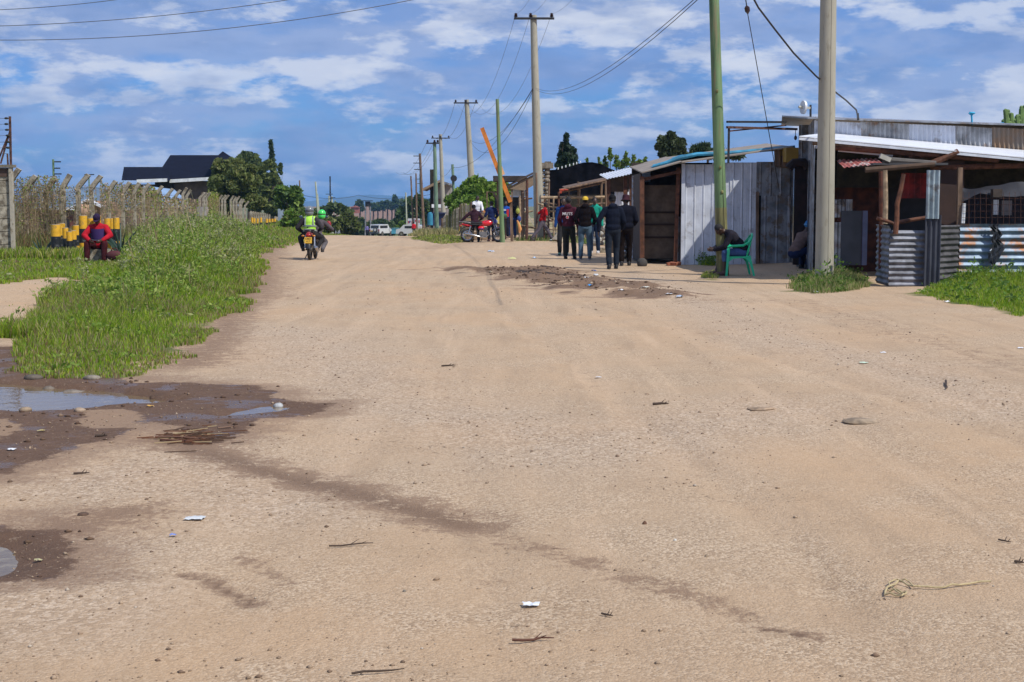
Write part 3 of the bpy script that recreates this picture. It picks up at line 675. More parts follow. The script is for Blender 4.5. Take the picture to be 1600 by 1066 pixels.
def fence():
    rg=random.Random(5)
    for i,(px,py) in enumerate(POSTS):
        Y=float(np.interp(px,FPX,FYY))
        tip=W(px,py,Y); lean=.27+rg.uniform(-.05,.05)
        bx=tip.x-lean; by=Y; b=Vector((bx,by,g1(bx,by)))
        tl=rg.uniform(-.02,.025)
        m=bent_post(b,tip.z,lean,.115+.02*(Y>80),tl); 
        o=m.build('fence_post',conc2,None,20); o.location=b
        nm='nearest' if i==0 else None
        if i<4: lab=['weathered bent-top concrete post right beside the panel wall','leaning-top concrete post buried in creeper, second from the panel wall','bent-top concrete post thick with creeper, behind the bollard cluster','mossy bent-top concrete post, the fourth along from the panel wall'][i]
        else: lab=f'bent-top concrete fence post, {ordn(i)} along from the panel wall'
        tag(o,lab,'fence post','concrete posts of the left-hand fence')
    # straight picket posts beyond
    for i in range(9):
        px=392+i*3.6; Y=118+i*5; b=GY(px,Y); zt=W(px,331+i*.6,Y).z
        m=M().box((0,0,(zt-b.z)/2-.2),(.17,.17,zt-b.z+.4)); m.box((0,0,zt-b.z+.03),(.13,.13,.08)); o=m.build('fence_post',conc2); o.location=b
        tag(o,f'short straight grey post, {ordn(i)} from the left behind the far yellow bollards','fence post','short straight posts beyond the bent-top ones')
    # low stone wall further on
    m=M(); a,b=GY(424,160),GY(452,175)
    m.bar(Vector((a.x,a.y,.6)),Vector((b.x,b.y,.5)),.2,2.3); top(m,'boundary_wall',conc2,'low grey boundary wall behind the farthest bollards','wall')
    # strands of wire between the posts
    pts=[]
    for px,py in POSTS[:18]:
        Y=float(np.interp(px,FPX,FYY)); pts.append((W(px,py,Y).x-.27,Y))
    for k,z in enumerate((.5,1.0,1.45,1.9)):
        m=M(); m.tube([Vector((x,y,g1(x,y)+z+.02*math.sin(i*2.1+k))) for i,(x,y) in enumerate(pts)],.006,4)
        top(m,'fence_wire',steel,f'rusty wire strand of the left fence, {["lowest","second lowest","second highest","highest"][k]} of four','wire',(pts[0][0],pts[0][1],0),'wire strands of the left fence')
fence()
# ------------------------------------------------------------ striped bollards
ylw=mat('bollard_yellow',(.78,.42,.02),.6,vscale=6,var=.15,stain=((.35,.22,.06),.15,6)); blk=mat('bollard_black',(.012,.014,.017),.5,vscale=6,stain=((.10,.10,.10),.2,9)); ctop=mat('bollard_concrete',(.40,.34,.26),.9)
def bollard(px,pt,pb,wpx,Y,label,tilt=0,grp='yellow and black culvert bollards near the fence'):
    h=(pb-pt)*Y/F; x=X(px,Y); z=W(px,pb,Y).z; z=g1(x,Y) if abs(z-g1(x,Y))<.0 else z
    e=E('bollard',label,'bollard',(x,Y,z),0,grp); r=wpx/2*Y/F; e.rotation_euler=(0,tilt,0)
    a=h*.30; b=h*.66; rr=r*.95
    def ring(z0,z1,nm,mt): M().tube([(0,0,z0),(0,0,z1)],r,18).build(nm,mt,e)
    ring(-.25,0.02,'foot',ctop); ring(.0,a,'yellow_band',ylw); ring(a,b,'black_band',blk); ring(b,h-.012,'yellow_band',ylw)
    M().tube([(0,0,h-.012),(0,0,h)],rr,18).build('cap',ctop,e)
    return e
LB=['widest front bollard at the left end of the cluster','bollard tucked close behind the wide front one','narrow bollard third from the left in the cluster','lower narrow bollard in the middle of the cluster','lowest bollard standing second from the right in the near cluster','bollard at the right end of the near cluster, half in weeds']
for i,(px,pt,pb,wd,Y) in enumerate(((86,351,406,15,37),(94,349,405,13,38.4),(101,356,405,9,37.6),(107,362,405,9,37.3),(113,360,403,10,38),(118,352,398,13,39.5))): bollard(px,pt,pb,wd,Y,LB[i])
LB=['tallest yellow bollard directly left of the seated man in a cap','shorter bollard just behind the seated man\'s left shoulder side','bollard hidden mostly behind the seated man\'s head','narrow bollard first to the right of the seated man','bollard between the two behind the dark agave','rightmost bollard of the far cluster beside the dark agave']
for i,(px,pt,pb,wd,Y) in enumerate(((129,337,398,13,38.8),(141,341,396,11,40),(151,337,394,12,39.8),(167,341,392,9,39.8),(174,341,391,9,40.2),(181,340,393,10,39.6))): bollard(px,pt,pb,wd,Y,LB[i])
def far_b(px,pt,Y,wd,lab,tilt=0):
    x=X(px,Y); z=g1(x,Y); h=(W(px,pt,Y).z-z); h=max(.5,h); e=E('bollard',lab,'bollard',(x,Y,z),0,'far yellow topped bollards on the verge'); e.rotation_euler=(0,tilt,0); r=wd/2*Y/F
    M().tube([(0,0,-.2),(0,0,h*.45)],r,10).build('black_band',blk,e); M().tube([(0,0,h*.45),(0,0,h)],r,10).build('yellow_band',ylw,e)
fl=0
for k,(px,pt) in enumerate(((393.5,340),(397,341),(402,341.5),(407.5,340),(416.5,342),(420.5,342),(425,342),(429,343),(440.5,346),(445,346.5),(449,346))):
    far_b(px,pt,98+k*4.5,3.6 if k<8 else 2.8,f'small distant yellow topped bollard, {ordn(k)} from the left on the far verge')
far_b(455,346,138,2.6,'distant bollard leaning over at the right end of the verge rows',.5); far_b(459,349,136,2.6,'last distant bollard fallen sideways next to the leaning one',.8)
# ------------------------------------------------------------ buildings on the left
def gable_prism(m,p0,p1,ridge0,ridge1,depth): pass
def left_buildings():
    # big dark hip roof house
    Y=125.; roofm=mat('dark_slate_roof',(.008,.010,.022),.95,spec=.1,vscale=1.5,var=.15); wall=mat('house_block_wall',(.17,.125,.095),.9,vscale=2,var=.2)
    e=E('house','large house with a dark navy hipped roof and white gutter behind the left fence','house',GY(275,Y),0,None,True)
    f=lambda px,py,dy=0: W(px,py,Y)*1+Vector((0,dy,0))
    def P(px,py,D): return W(px,py,D)
    m=M()
    # main block: eave front at Y, ridge further
    m.add([P(243,282,Y),P(362,277,Y),P(352,242.5,Y+7),P(266,242.5,Y+7),P(243,277,Y+15),P(362,277,Y+15)],[(0,1,2,3),(3,2,5,4),(1,5,2),(0,3,4)])
    m.build('main_roof',roofm,e,20)
    m=M(); m.add([P(190,282,Y-1),P(266,282.5,Y-1),P(266,261,Y+4),P(193.5,261,Y+4),P(190,281,Y+10),P(266,281,Y+10)],[(0,1,2,3),(3,2,5,4),(0,3,4)]); m.build('wing_roof',roofm,e,20)
    m=M(); m.add([P(330,252,Y-.5),P(372,252,Y-.5),P(348,236.5,Y+3),P(348,238,Y+9)],[(0,1,2),(1,3,2),(0,2,3)]); m.build('gable_roof',roofm,e,20)
    m=M(); m.bar(P(214,283.3,Y-1.1),P(261,281.5,Y-1.1),.15,.28); m.bar(P(265,283.2,Y-.1),P(326,279.6,Y-.1),.15,.28); m.build('gutter',mat('gutter_white',(.75,.78,.8),.4),e)
    m=M(); x0,x1=X(247,Y),X(360,Y); zt=P(300,279,Y).z; m.box(((x0+x1)/2-.3,Y+3.6,zt/2-.3),(x1-x0-.6,6,zt+.2)); m.build('wall',wall,e)
    m=M(); x0,x1=X(197,Y),X(247,Y); m.box(((x0+x1)/2,Y+5,zt/2-.4),(x1-x0-.1,9,zt-.2)); m.build('wing_wall',wall,e)
    M().box((X(256,Y),Y+.4,zt-1.6),(1.5,.6,3.)).build('porch',mat('porch_dark',(.02,.018,.018),.8),e)
    for px in (286,304,323):
        c=P(px,291.5,Y+.7); M().box(c,(.42*1.1,.12,.55)).build('window',mat('window_dark',(.008,.010,.02),.2),e)
        M().box(c+Vector((0,.03,-.02)),(.62,.1,.70)).build('window_frame',mat('window_frame_brown',(.10,.07,.05)),e)
    # long low building with grey-blue sheet roof
    Y=78.; e=E('long_shed','long low building with a grey blue sheet roof and white eave behind the creepers','building',GY(180,Y),0,None,True)
    rm=mat('blue_grey_roof',(.16,.24,.33),.55,metal=.2,vscale=.8,var=.2)
    def sl(a,b,c,d,dd=5,nm='roof',mt=rm):
        M().add([P(a,c,Y),P(b,c,Y),P(b-4,d,Y+dd),P(a+4,d,Y+dd)],[(0,1,2,3)]).build(nm,mt,e,20)
    sl(40,205,325.5,292); 
    M().bar(P(60,326.5,Y-.05),P(203,326.5,Y-.05),.1,.12).build('eave',mat('gutter_white',(.75,.78,.8),.4),e)
    m=M(); x0,x1=X(42,Y),X(200,Y); z1=P(0,327,Y).z; m.box(((x0+x1)/2,Y+2.6,(z1-.4)/2),(x1-x0,4.8,z1+.4)); m.build('wall',mat('red_brown_wall',(.16,.045,.035),.9,vscale=1.5,var=.3,col2=(.12,.10,.08)),e)
    for px in (92,176): M().box((X(px,Y),Y+.17,z1-1.),(1.,.1,.9)).build('window',mat('window_dark',(.008,.010,.02),.2),e)
    Y=84.; e=E('pale_shed','shed with a light blue roof glimpsed between the fence posts in front of the house','building',GY(260,Y),0,None,True)
    M().add([P(212,322,Y),P(300,321,Y),P(272,296,Y+5),P(224,290,Y+5)],[(0,1,2,3)]).build('roof',mat('light_blue_roof',(.27,.40,.58),.5,metal=.2,vscale=.8),e,20)
    M().bar(P(213,323,Y-.05),P(300,322.5,Y-.05),.1,.12).build('eave',mat('gutter_white',(.75,.78,.8),.4),e)
    x0,x1=X(216,Y),X(297,Y); z1=P(0,323.5,Y).z; M().box(((x0+x1)/2,Y+2.6,(z1-.4)/2),(x1-x0,4.8,z1+.4)).build('wall',mat('grey_block_wall',(.30,.27,.25),.9,vscale=2,var=.25),e)
    M().add([P(213,303,Y-1),P(219,300,Y-1),P(226,305,Y-1)],[(0,1,2)]).build('gable_trim',mat('gutter_white',(.75,.78,.8),.4),e) if False else None
    # small gabled house
    Y=66.; e=E('gabled_hut','small brown gabled hut with white roof edges behind the bollards','hut',GY(137,Y),0,None,True)
    bm_=mat('hut_block',(.36,.20,.12),.9,vscale=4,var=.35)
    a=[P(117,322,Y),P(156,322,Y),P(156,350,Y),P(117,350,Y)]; m=M(); m.prism([P(117,350,Y),P(156,350,Y),P(156,322,Y),P(137,313.5,Y),P(117,322,Y)],(0,1,0),4); m.build('wall',bm_,e,20)
    M().bar(P(113,325,Y-.2),P(138,312.5,Y-.2),.5,.09).build('roof_edge',wroof,e); M().bar(P(137.5,312.5,Y-.2),P(161,323.5,Y-.2),.5,.09).build('roof_edge',wroof,e)
    M().add([P(112,326,Y-.3),P(137.5,312,Y-.3),P(137.5,312,Y+4.2),P(112,326,Y+4.2)],[(0,1,2,3)]).build('roof',galv_d,e,20)
    M().add([P(162,324.5,Y-.3),P(137.5,312,Y-.3),P(137.5,312,Y+4.2),P(162,324.5,Y+4.2)],[(3,2,1,0)]).build('roof',galv_d,e,20)
    m=M(); m.ell(P(133,330,Y-.9),(.38,.3,.33)); m.ell(P(141,332,Y-.9),(.2,.2,.2)); top(m,'cloth_bundle',mat('peach_cloth',(.62,.38,.25),.9),'rounded peach coloured bundle in front of the small brown hut','bundle')
    # sheet metal shed near the bushes
    Y=150.; e=E('sheet_shed','pale blue sheet metal shed with a dark door slit beyond the trees on the left','shed',GY(445,Y),0,None,True)
    x0,x1=X(434,Y),X(459,Y); z1=P(0,320,Y).z; z0=g1(x0,Y)
    M().box(((x0+x1)/2,Y+1.5,(z0+z1)/2),(x1-x0,3,z1-z0)).build('wall',mat('pale_blue_sheet',(.36,.44,.53),.5,metal=.3,vscale=1),e)
    M().box(((x0+x1)/2,Y+1.5,z1+.04),(x1-x0+.3,3.3,.08)).build('roof',galv_d,e); M().box((X(447.5,Y),Y-.03,(z0+z1)/2+.5),(.16,.08,z1-z0-1.4)).build('door_slit',mat('navy_paint',(.02,.03,.09)),e)
left_buildings()
# ------------------------------------------------------------ shops on the right
def P(px,py,Y): return W(px,py,Y)
def stick(m,a,b,w,seg=8,j=0): m.tube([a,(Vector(a)+Vector(b))/2+Vector((j,0,j*.5)),b],[w,w*.92,w*.85],seg); return m
def k1():
    Y=37.4
    z0=g1(X(1100,Y),Y)-.06
    e=E('sheet_kiosk','kiosk of silvery ribbed metal sheets with an open dark front, behind the green pole','kiosk',(X(1150,Y),Y,0),0,None,True)
    # front wall: ribbed sheets
    xs=[1066,1112,1140,1181]
    for i in range(3):
        a,b=X(xs[i],Y),X(xs[i+1]+1,Y); zt=P(0,(257,255,254)[i],Y).z; z0=g1(a,Y)-.08
        M().sheet((a,Y-.004*i,z0),(b-a,0,0),(0,0,zt-z0),pitch=.225,amp=.022,along='v',dent=.030,seed=i+3,box=True,sub=14,res=.09).build('wall_sheet',galv,e,30)
    a,b=X(1181,Y),X(1233,Y); zt=P(0,253,Y).z; zm=P(0,306,Y).z
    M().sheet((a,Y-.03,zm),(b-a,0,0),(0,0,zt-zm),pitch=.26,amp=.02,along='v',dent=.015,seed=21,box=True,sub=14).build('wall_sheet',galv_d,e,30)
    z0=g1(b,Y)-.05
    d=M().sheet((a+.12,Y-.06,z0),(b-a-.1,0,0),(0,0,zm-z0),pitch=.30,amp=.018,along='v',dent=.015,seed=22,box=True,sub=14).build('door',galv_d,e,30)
    M().bar((a+.05,Y-.08,z0),(a+.02,Y-.08,zm+.1),.07).build('door_post',bwood,e)
    M().bar((a+.1,Y-.09,zm),(b,Y-.09,zm),.04).build('door_rail',steel,d) if False else None
    # left edge white trim
    zt=P(0,256,Y).z; M().box((X(1067,Y),Y-.03,(g1(X(1067,Y),Y)+zt)/2),(.09,.07,zt-g1(X(1067,Y),Y))).build('corner_trim',galv,e)
    xr=X(1238,Y)
    # side wall going back (left)
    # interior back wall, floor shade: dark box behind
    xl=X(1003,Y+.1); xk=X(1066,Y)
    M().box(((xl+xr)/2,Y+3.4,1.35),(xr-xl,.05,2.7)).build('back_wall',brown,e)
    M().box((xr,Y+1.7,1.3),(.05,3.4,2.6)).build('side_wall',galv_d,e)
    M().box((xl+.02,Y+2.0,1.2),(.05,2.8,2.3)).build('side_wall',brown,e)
    # stub wall of dark sheet at right of opening, boards of stall counter in the opening
    M().box((X(1030,Y+.9),Y+.9,P(0,347,Y+.9).z),(X(1058,Y)-X(1004,Y),.05,(405-291)*(Y+.9)/F)).build('board_panel',mat('olive_boards',(.15,.112,.078),.8,vscale=4,var=.25),e)
    for py in (332,351,371): M().box((X(1030,Y+.8),Y+.86,P(0,py,Y+.86).z),(X(1058,Y)-X(1004,Y),.03,.05)).build('batten',mat('dark_batten',(.035,.018,.012)),e)
    M().sheet((X(1057,Y),Y+.3,g1(xl,Y)),(X(1066,Y)-X(1057,Y),0,0),(0,0,(410-335)*Y/F),pitch=.09,amp=.01,seed=4).build('side_sheet',galv_d,e)
    p=P(1003,276,Y-.2); b=GY(1004,Y-.2); M().bar(b,p,.11,.11).build('corner_post',owood,e)
    b=GY(1062,Y+.1); M().bar(b+Vector((-.1,0,0)),P(1060,262,Y+.1),.09).build('door_post',owood,e)
    M().bar(P(1003,281,Y-.1),P(1064,268,Y-.1),.08).build('beam',owood,e)
    # roof sloping up right
    def rs(pl,pr,dy,nm,mt,th=.03):
        a=Vector(P(pl[0],pl[1],Y-.35)); b=Vector(P(pr[0],pr[1],Y-.35)); v=Vector((0,dy,.25))
        m=M(); m.prism([a,b,b+v,a+v],(0,0,1),th); m.build(nm,mt,e,20)
    rs((1003,271),(1066,254),3.9,'roof_sheet',mat('tan_roof_edge',(.30,.25,.20),.7,metal=.2,vscale=4))
    rs((1062,255.5),(1240,231),4.0,'roof_sheet',mat('tan_roof_edge',(.30,.25,.20),.7,metal=.2,vscale=4))
    m=M(); aa=[(1020,262),(1040,257),(1062,249),(1090,243),(1130,242),(1165,239),(1200,236),(1242,233)]
    m.tube([P(x,y-2,Y+.2)+Vector((0,0,0)) for x,y in aa],[.04,.05,.06,.05,.05,.05,.05,.06],8)
    for i in range(len(aa)-1):
        q0,q1=P(aa[i][0],aa[i][1]-1,Y+.2),P(aa[i+1][0],aa[i+1][1]-1,Y+.2); m.add([q0,q1,q1+Vector((0,3.4,.12)),q0+Vector((0,3.4,.12))],[(0,1,2,3)])
    top(m,'blue_tarpaulin',bluet,'blue tarpaulin spread over the roof of the silvery sheet kiosk','tarpaulin')
    # lumps of timber on the roof by the tall shop
    m=M(); m.bar(P(1215,260,Y-.2),P(1214,234,Y-.2),.16,.12); m.bar(P(1226,262,Y-.2),P(1229,232,Y-.2),.3,.2); top(m,'timber_stub',bwood,'short weathered timber stubs propped on the kiosk roof beside the tall shop','timber')
    # battered dark box on ground and brick bits
    p=GY(1004,36.6); m=M(); m.ell(p+Vector((0,0,.08)),(.14,.12,.13),seg=9,rings=6); top(m,'boulder',mat('dark_stone',(.06,.055,.05),.9),'dark rounded stone at the foot of the red brown kiosk post','stone',tuple(p))
    rg=random.Random(3)
    BL=['leftmost','turned sideways, left middle','in the middle','tilted, right middle','nearest the sheet corner']
    for k in range(5):
        p=GY(1046+k*4,36.9+rg.uniform(-.2,.25)); m=M(); m.box((0,0,.045),(.2,.1,.07),Matrix.Rotation(rg.uniform(0,3),3,'Z')@Matrix.Rotation(rg.uniform(-.3,.3),3,'X'))
        o=m.build('brick',mat('broken_brick',(.30,.10,.05),.9)); o.location=p; tag(o,'broken orange brick by the silvery sheet corner, '+BL[k],'brick','broken bricks by the kiosk')
k1()
def s2():
    Y=42.
    e=E('white_roof_stall','stall with a white corrugated roof behind the two men in navy','stall',(X(970,Y),Y,0),0,None,True)
    # roof: edge from (948,280)->(1022,262) front; back edge (937,272)->(1015,258)
    a,b,c,d=P(949,280,Y),P(1024,263.5,Y),P(1018,257,Y+3),P(936,272.5,Y+3)
    M().sheet(a,b-a,(d-a),pitch=.09,amp=.012,along='v',dent=.01,seed=5).build('roof_sheet',wroof,e)
    for px,pt in ((978,276),(987,274),(952,282)): M().bar(GY(px,Y+.3),P(px-1,pt,Y+.3),.10).build('post',owood,e)
    M().box((X(965,Y+2.8),Y+2.8,P(0,287,Y+2.8).z),(X(985,Y)-X(948,Y),.05,.5)).build('upper_board',brown,e)
    M().box((X(965,Y+2.9),Y+2.9,.55),(X(985,Y)-X(948,Y),.05,1.)).build('counter_board',brown,e)
    M().sheet((X(960,Y+2.9),Y+2.85,P(0,325,Y+2.9).z),(X(990,Y)-X(960,Y),0,0),(0,0,(325-294)*Y/F),pitch=.09,amp=.012,seed=6).build('back_sheet',galv,e)
    # horizontally corrugated panel
    yy=Y-1.8
    a=P(987,352,yy); m=M().sheet((a.x,yy,g1(a.x,yy)),(X(1004,yy)-a.x,0,0),(0,0,P(0,275,yy).z-g1(a.x,yy)),pitch=.16,amp=.02,along='u',dent=.01,seed=7); m.build('side_sheet',galv,e)
    M().sheet((X(1003,yy),yy,P(0,284,yy).z),(X(1016,yy)-X(1003,yy),0,0),(0,0,.35),pitch=.09,amp=.01,along='u',seed=8).build('side_sheet',galv,e)
    M().box((X(993,yy),yy-.04,P(0,320,yy).z),(.2,.02,.28)).build('notice',mat('white_card',(.75,.78,.8),.6),e)
s2()
def stick_stall():
    Y=64.
    e=E('stick_stall','open market stall of rough sticks and rails left of the white roofed stall','stall',(X(890,Y),Y,0),0,None,True)
    rg=random.Random(8)
    for px,pt,Yq,w,mt in ((838,270,63.5,.05,bwood),(823.5,281,62.6,.065,rust),(858,285,64.0,.045,bwood),(865,309,63.5,.04,lwood),(873,300,63.2,.05,owood),(889,290,65.0,.04,bwood),(903,284,65.0,.045,bwood),(906,285,65.4,.04,lwood),(940,284,64.5,.06,bwood),(946,283,64.5,.05,bwood),(851,312,64.0,.035,owood),(915,320,66.0,.04,bwood),(928,310,66.0,.035,owood),(812,306,63.0,.05,lwood),(817,300,64.0,.06,bwood)):
        m=M(); b=GY(px+rg.uniform(-1,1),Yq); stick(m,b-Vector((0,0,.2)),P(px,pt,Yq),w,8,rg.uniform(-.04,.04)); m.build('post',mt,e)
    for i,(x0,y0,x1,y1) in enumerate(((845,309,945,308),(846,316,870,320),(855,330,945,333),(858,345,944,347),(845,323,890,325),(900,320,946,318),(850,358,900,360),(812,312,832,310),(815,332,833,330),(812,352,838,357),(840,318,852,322))):
        m=M(); stick(m,P(x0,y0,63.7+(i%3)*.3),P(x1,y1,63.7+(i%3)*.3),.045+.02*(i==0)); m.build('rail',(lwood,bwood)[i%2],e)
    M().bar(P(820,325,63),P(834,352,63),.05).build('brace',mat('pale_stick',(.5,.47,.38)),e)
    for qa,qb,qy in (((874,297),(948,281.5),63),((874,301),(948,285),64.5),((880,293.5),(948,280),66)): m=M(); stick(m,P(*qa,qy),P(*qb,qy),.045); m.build('roof_pole',bwood,e)
    a,b=P(882,294.5,63),P(948,280.5,63); m=M(); m.prism([a,b,b+Vector((0,3,.1)),a+Vector((0,3,.1))],(0,0,1),.03); m.build('roof_mat',mat('dry_thatch',(.14,.09,.06),.9,vscale=9),e,20)
    m=M(); p=P(878,297.5,62.8); m.ell(p,(.11,.08,.06),seg=9,rings=6); m.ell(p+Vector((.16,0,.02)),(.12,.08,.04),seg=9,rings=6); m.box(p+Vector((-.05,-.05,-.07)),(.08,.03,.12))
    o=top(m,'red_rag',mat('red_rag',(.42,.06,.03),.9,vscale=9),'red rag hanging on the tip of the stick stall roof','cloth')
    m=M(); m.box((X(925,67),67.2,P(0,325,67).z),(X(965,67)-X(880,67),.04,1.2)); m.build('back_board',dark,e)
    # rubble/white sacks pile
    rg=random.Random(4)
    m=M()
    sm=mat('pale_stones',(.44,.42,.36),.9,vscale=4,var=.3)
    for k in range(46):
        px=rg.uniform(931,965); Yq=rg.uniform(55,57); h=rg.random()**.7*1.25*max(.2,1-abs(px-946)/24); b=GY(px,Yq)
        s=rg.uniform(.11,.20); m.ell(b+Vector((0,0,h)),(s,s*.9,s*.75),Matrix.Rotation(rg.uniform(0,3),3,'Z'),7,5)
    top(m,'stone_pile',sm,'heap of pale stones beside the man in the teal hoodie','stones',kind=None)
    p=GY(877,60.5); m=M(); m.box((0,0,.18),(.6,.45,.36),Matrix.Rotation(.5,3,'Z')@Matrix.Rotation(.35,3,'Y'),.6); o=m.build('rock',mat('tan_rock',(.45,.38,.27),.9,vscale=4,bump=.02,bscale=6)); o.location=p; tag(o,'angular tan rock on the ground left of the man in maroon','rock')
    # kerb stone/trough behind teal man
    M_=M().bar(GY(938,47)+Vector((0,0,.08)),GY(968,47)+Vector((0,0,.08)),.3,.16); top(M_,'kerb_stone',conc2,'long grey kerb stone lying before the pale stone heap','stone')
stick_stall()
def net():
    Y=76.
    e=E('netted_shelter','large black netting enclosure with a curved top edge behind the stick stall','shelter',(X(910,Y),Y,0),0,None,True)
    tops=[(856,266),(870,265),(885,262),(900,257),(912,254),(925,253.5),(938,256),(952,263),(968,269),(990,273),(1010,275)]
    m=M(); n=len(tops)
    for i in range(n-1):
        a,b=P(*tops[i],Y),P(*tops[i+1],Y); za,zb=.9,.9
        m.add([(a.x,Y,za),(b.x,Y,zb),b,a,(a.x,Y+.05,za),(b.x,Y+.05,zb),b+Vector((0,.05,0)),a+Vector((0,.05,0))],[(0,1,2,3),(5,4,7,6),(3,2,6,7)])
    m.build('net_wall',mat('black_netting',(.007,.007,.009),.95,vscale=2,var=.5,spec=.05),e,20)
    m=M(); 
    for i in range(n-1):
        a,b=P(*tops[i],Y),P(*tops[i+1],Y); m.add([a,b,b+Vector((0,6,-.6)),a+Vector((0,6,-.6))],[(0,1,2,3)])
    m.build('net_roof',mat('black_netting',(.010,.010,.012),.9),e,20)
    for px in (857,967): 
        q=P(px,266,Y-.05); M().bar((q.x,Y-.05,-.1),q,.09).build('post',bwood,e)
    for k,px in enumerate((872,878,884,890,896,901,907)):
        q=P(px,266-(px-870)*.29,Y-.03); M().tube([q,q+Vector((0,0,.07)),q+Vector((.01,0,.13))],[.018,.035,.008],6).build('white_spike',mat('white_card',(.75,.78,.8),.6),e)
    # stone pillar
    xx=X(850,68.); m=M(); rg=random.Random(9)
    zt=P(0,263,68).z; k=0; z=.0
    while z<zt:
        for j in range(2):
            w=.23; m.ell((xx-.12+j*.24+rg.uniform(-.02,.02),68.+rg.uniform(-.05,.02),z+.09),(w*.68,.2,.125),None,8,5)
        z+=.185
    top(m,'stone_pillar',mat('pillar_stone',(.24,.20,.15),.9,vscale=6,var=.35),'rough stone masonry pillar right of the tall crossarm pole','pillar')
    m=M(); m.box(P(850,259,68),(.85,.5,.26)); m.box(P(856,256,68),(.3,.3,.2)); top(m,'coping_blocks',mat('pillar_stone',(.24,.20,.15)),'loose grey blocks on top of the stone pillar','blocks')
    m=M(); 
    # shed roofs left of pole P2
    e=E('lean_to_shed','brown lean-to shed roof sloping up to the stone pillar behind the red shirted man','shed',(X(815,70),70,0),0,None,True)
    a,b=P(790,294,70),P(846,266,70); m=M(); m.prism([a,b,b+Vector((0,4,.1)),a+Vector((0,4,.1))],(0,0,1),.07); m.build('roof',mat('brown_roof_sheet',(.075,.05,.038),.8,vscale=3),e,20)
    m=M(); m.prism([a+Vector((0,.1,-.02)),b+Vector((0,.1,-.02)),b+Vector((0,.1,-.5)),a+Vector((.9,.1,-.12))],(0,1,0),.04); m.build('fascia',mat('tan_board',(.28,.20,.13),.9),e,20)
    for px,pt in ((800,290),(822,280),(843,300)): M().bar(GY(px,70.2),P(px,pt,70.2),.08).build('post',bwood,e)
    M().box((X(812,71),71,P(0,302,71).z),(.85,.03,.35)).build('white_board',mat('white_card',(.75,.78,.8),.6),e)
    e=E('flat_roof_shelter','dark flat roofed shelter behind the orange beam','shelter',(X(795,70),70,0),0,None,True)
    m=M(); m.box(P(797,280,72),(X(823,72)-X(771,72),3,.26)); m.build('roof',brown,e)
    for px in (778,816): M().bar(GY(px,71),P(px,283,71),.12).build('post',bwood,e)
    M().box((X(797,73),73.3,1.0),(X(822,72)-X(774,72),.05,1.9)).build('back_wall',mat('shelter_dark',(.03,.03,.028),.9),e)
    m=M(); m.bar(P(761,300,66),P(761,345,66),.05); m.bar(P(761,300,66),P(778,301,66),.05); m.bar(P(771,302,66),P(784,322,66),.10,.08); top(m,'stall_frame',bwood,'thin upright frame with a leaning plank beside the flat roofed shelter','frame')
    # goods on the table between
    rg=random.Random(6); 
    for k in range(16):
        px=752+k*2.5; py=rg.uniform(329,338); c=rg.choice([(.45,.16,.04),(.35,.1,.04),(.5,.3,.05),(.2,.12,.06),(.05,.12,.05)]); cn={.45:'orange',.35:'rust red',.5:'yellow',.2:'brown',.05:'green'}[c[0]]
        p=P(px,py,66+rg.uniform(-.4,.4)); m=M().ell(p,(.09,.09,.11),None,8,6); o=top(m,'produce_sack',mat('goods_%d'%(int(c[0]*100)),c,.8),f'small {cn} sack on the stall table, {ordn(k)} from the left','sack',None,'sacks of goods on the stall table')
    t=E('market_table','low wooden market table behind the man in blue','table',GY(770,66),0,None,True)
    zt=P(0,341,66).z; M().box((X(771,66),66,zt),(X(792,66)-X(750,66),1.,.05)).build('table_top',bwood,t)
    for px in (752,790):
        for dy in (-.4,.4): M().bar(GY(px,66+dy),Vector((X(px,66),66+dy,zt-.03)),.06).build('leg',bwood,t)
    m=M(); a=P(775,336,64.5); m.prism([P(771,336,64.3),P(784,338,64.3),P(784,353,64.3),P(776,348,64.3)],(0,1,0),.5); top(m,'yellow_crate',mat('pale_yellow_plastic',(.68,.58,.16),.5),'pale yellow plastic container behind the motorcycle handlebar','container')
    # bright clothes rack items right of the blue man
    for k,(px,py,c,lab) in enumerate(((809,330,(.35,.38,.06),'yellow green bag hanging behind the man in a blue jersey'),(811,342,(.03,.06,.25),'dark blue bag hanging below the yellow green one'),(811,352,(.02,.25,.14),'green bag lowest of the hanging three'))):
        p=P(px,py,61); m=M().ell(p,(.09,.07,.12),None,9,7); m.tube([p+Vector((-.04,0,.10)),p+Vector((0,0,.22)),p+Vector((.04,0,.10))],.008,6); top(m,'hanging_bag',mat('bag%d'%k,c),lab,'bag')
    m=M(); p=P(810,355,60.3); m.tube([p+Vector((-.05,0,.28)),p+Vector((.02,0,.12)),p+Vector((.07,0,-.1)),p+Vector((.04,0,-.24))],[.03,.06,.075,.03],10); top(m,'orange_bag',mat('orange_cloth',(.7,.32,.1)),'orange bag lying against the wooden post right of the blue jersey','bag')
    # boom beam
    b=P(797.5,316,61.5); t=P(753,200,61.5); e=E('boom_beam','long orange beam leaning up to the left behind the green pole','beam',b,0,None,True)
    M().bar(b,t,.17,.17).build('beam',mat('orange_paint',(.62,.20,.025),.55,vscale=3,var=.2),e)
    q=b.lerp(t,.42); M().box(q+Vector((.12,-.1,.05)),(.16,.12,.45),Matrix.Rotation(-.36,3,'Y')).build('bracket',mat('pale_orange',(.75,.42,.2)),e)
    M().bar(GY(800,61.6),b+Vector((.02,.1,.1)),.12).build('support_post',bwood,e)
net()
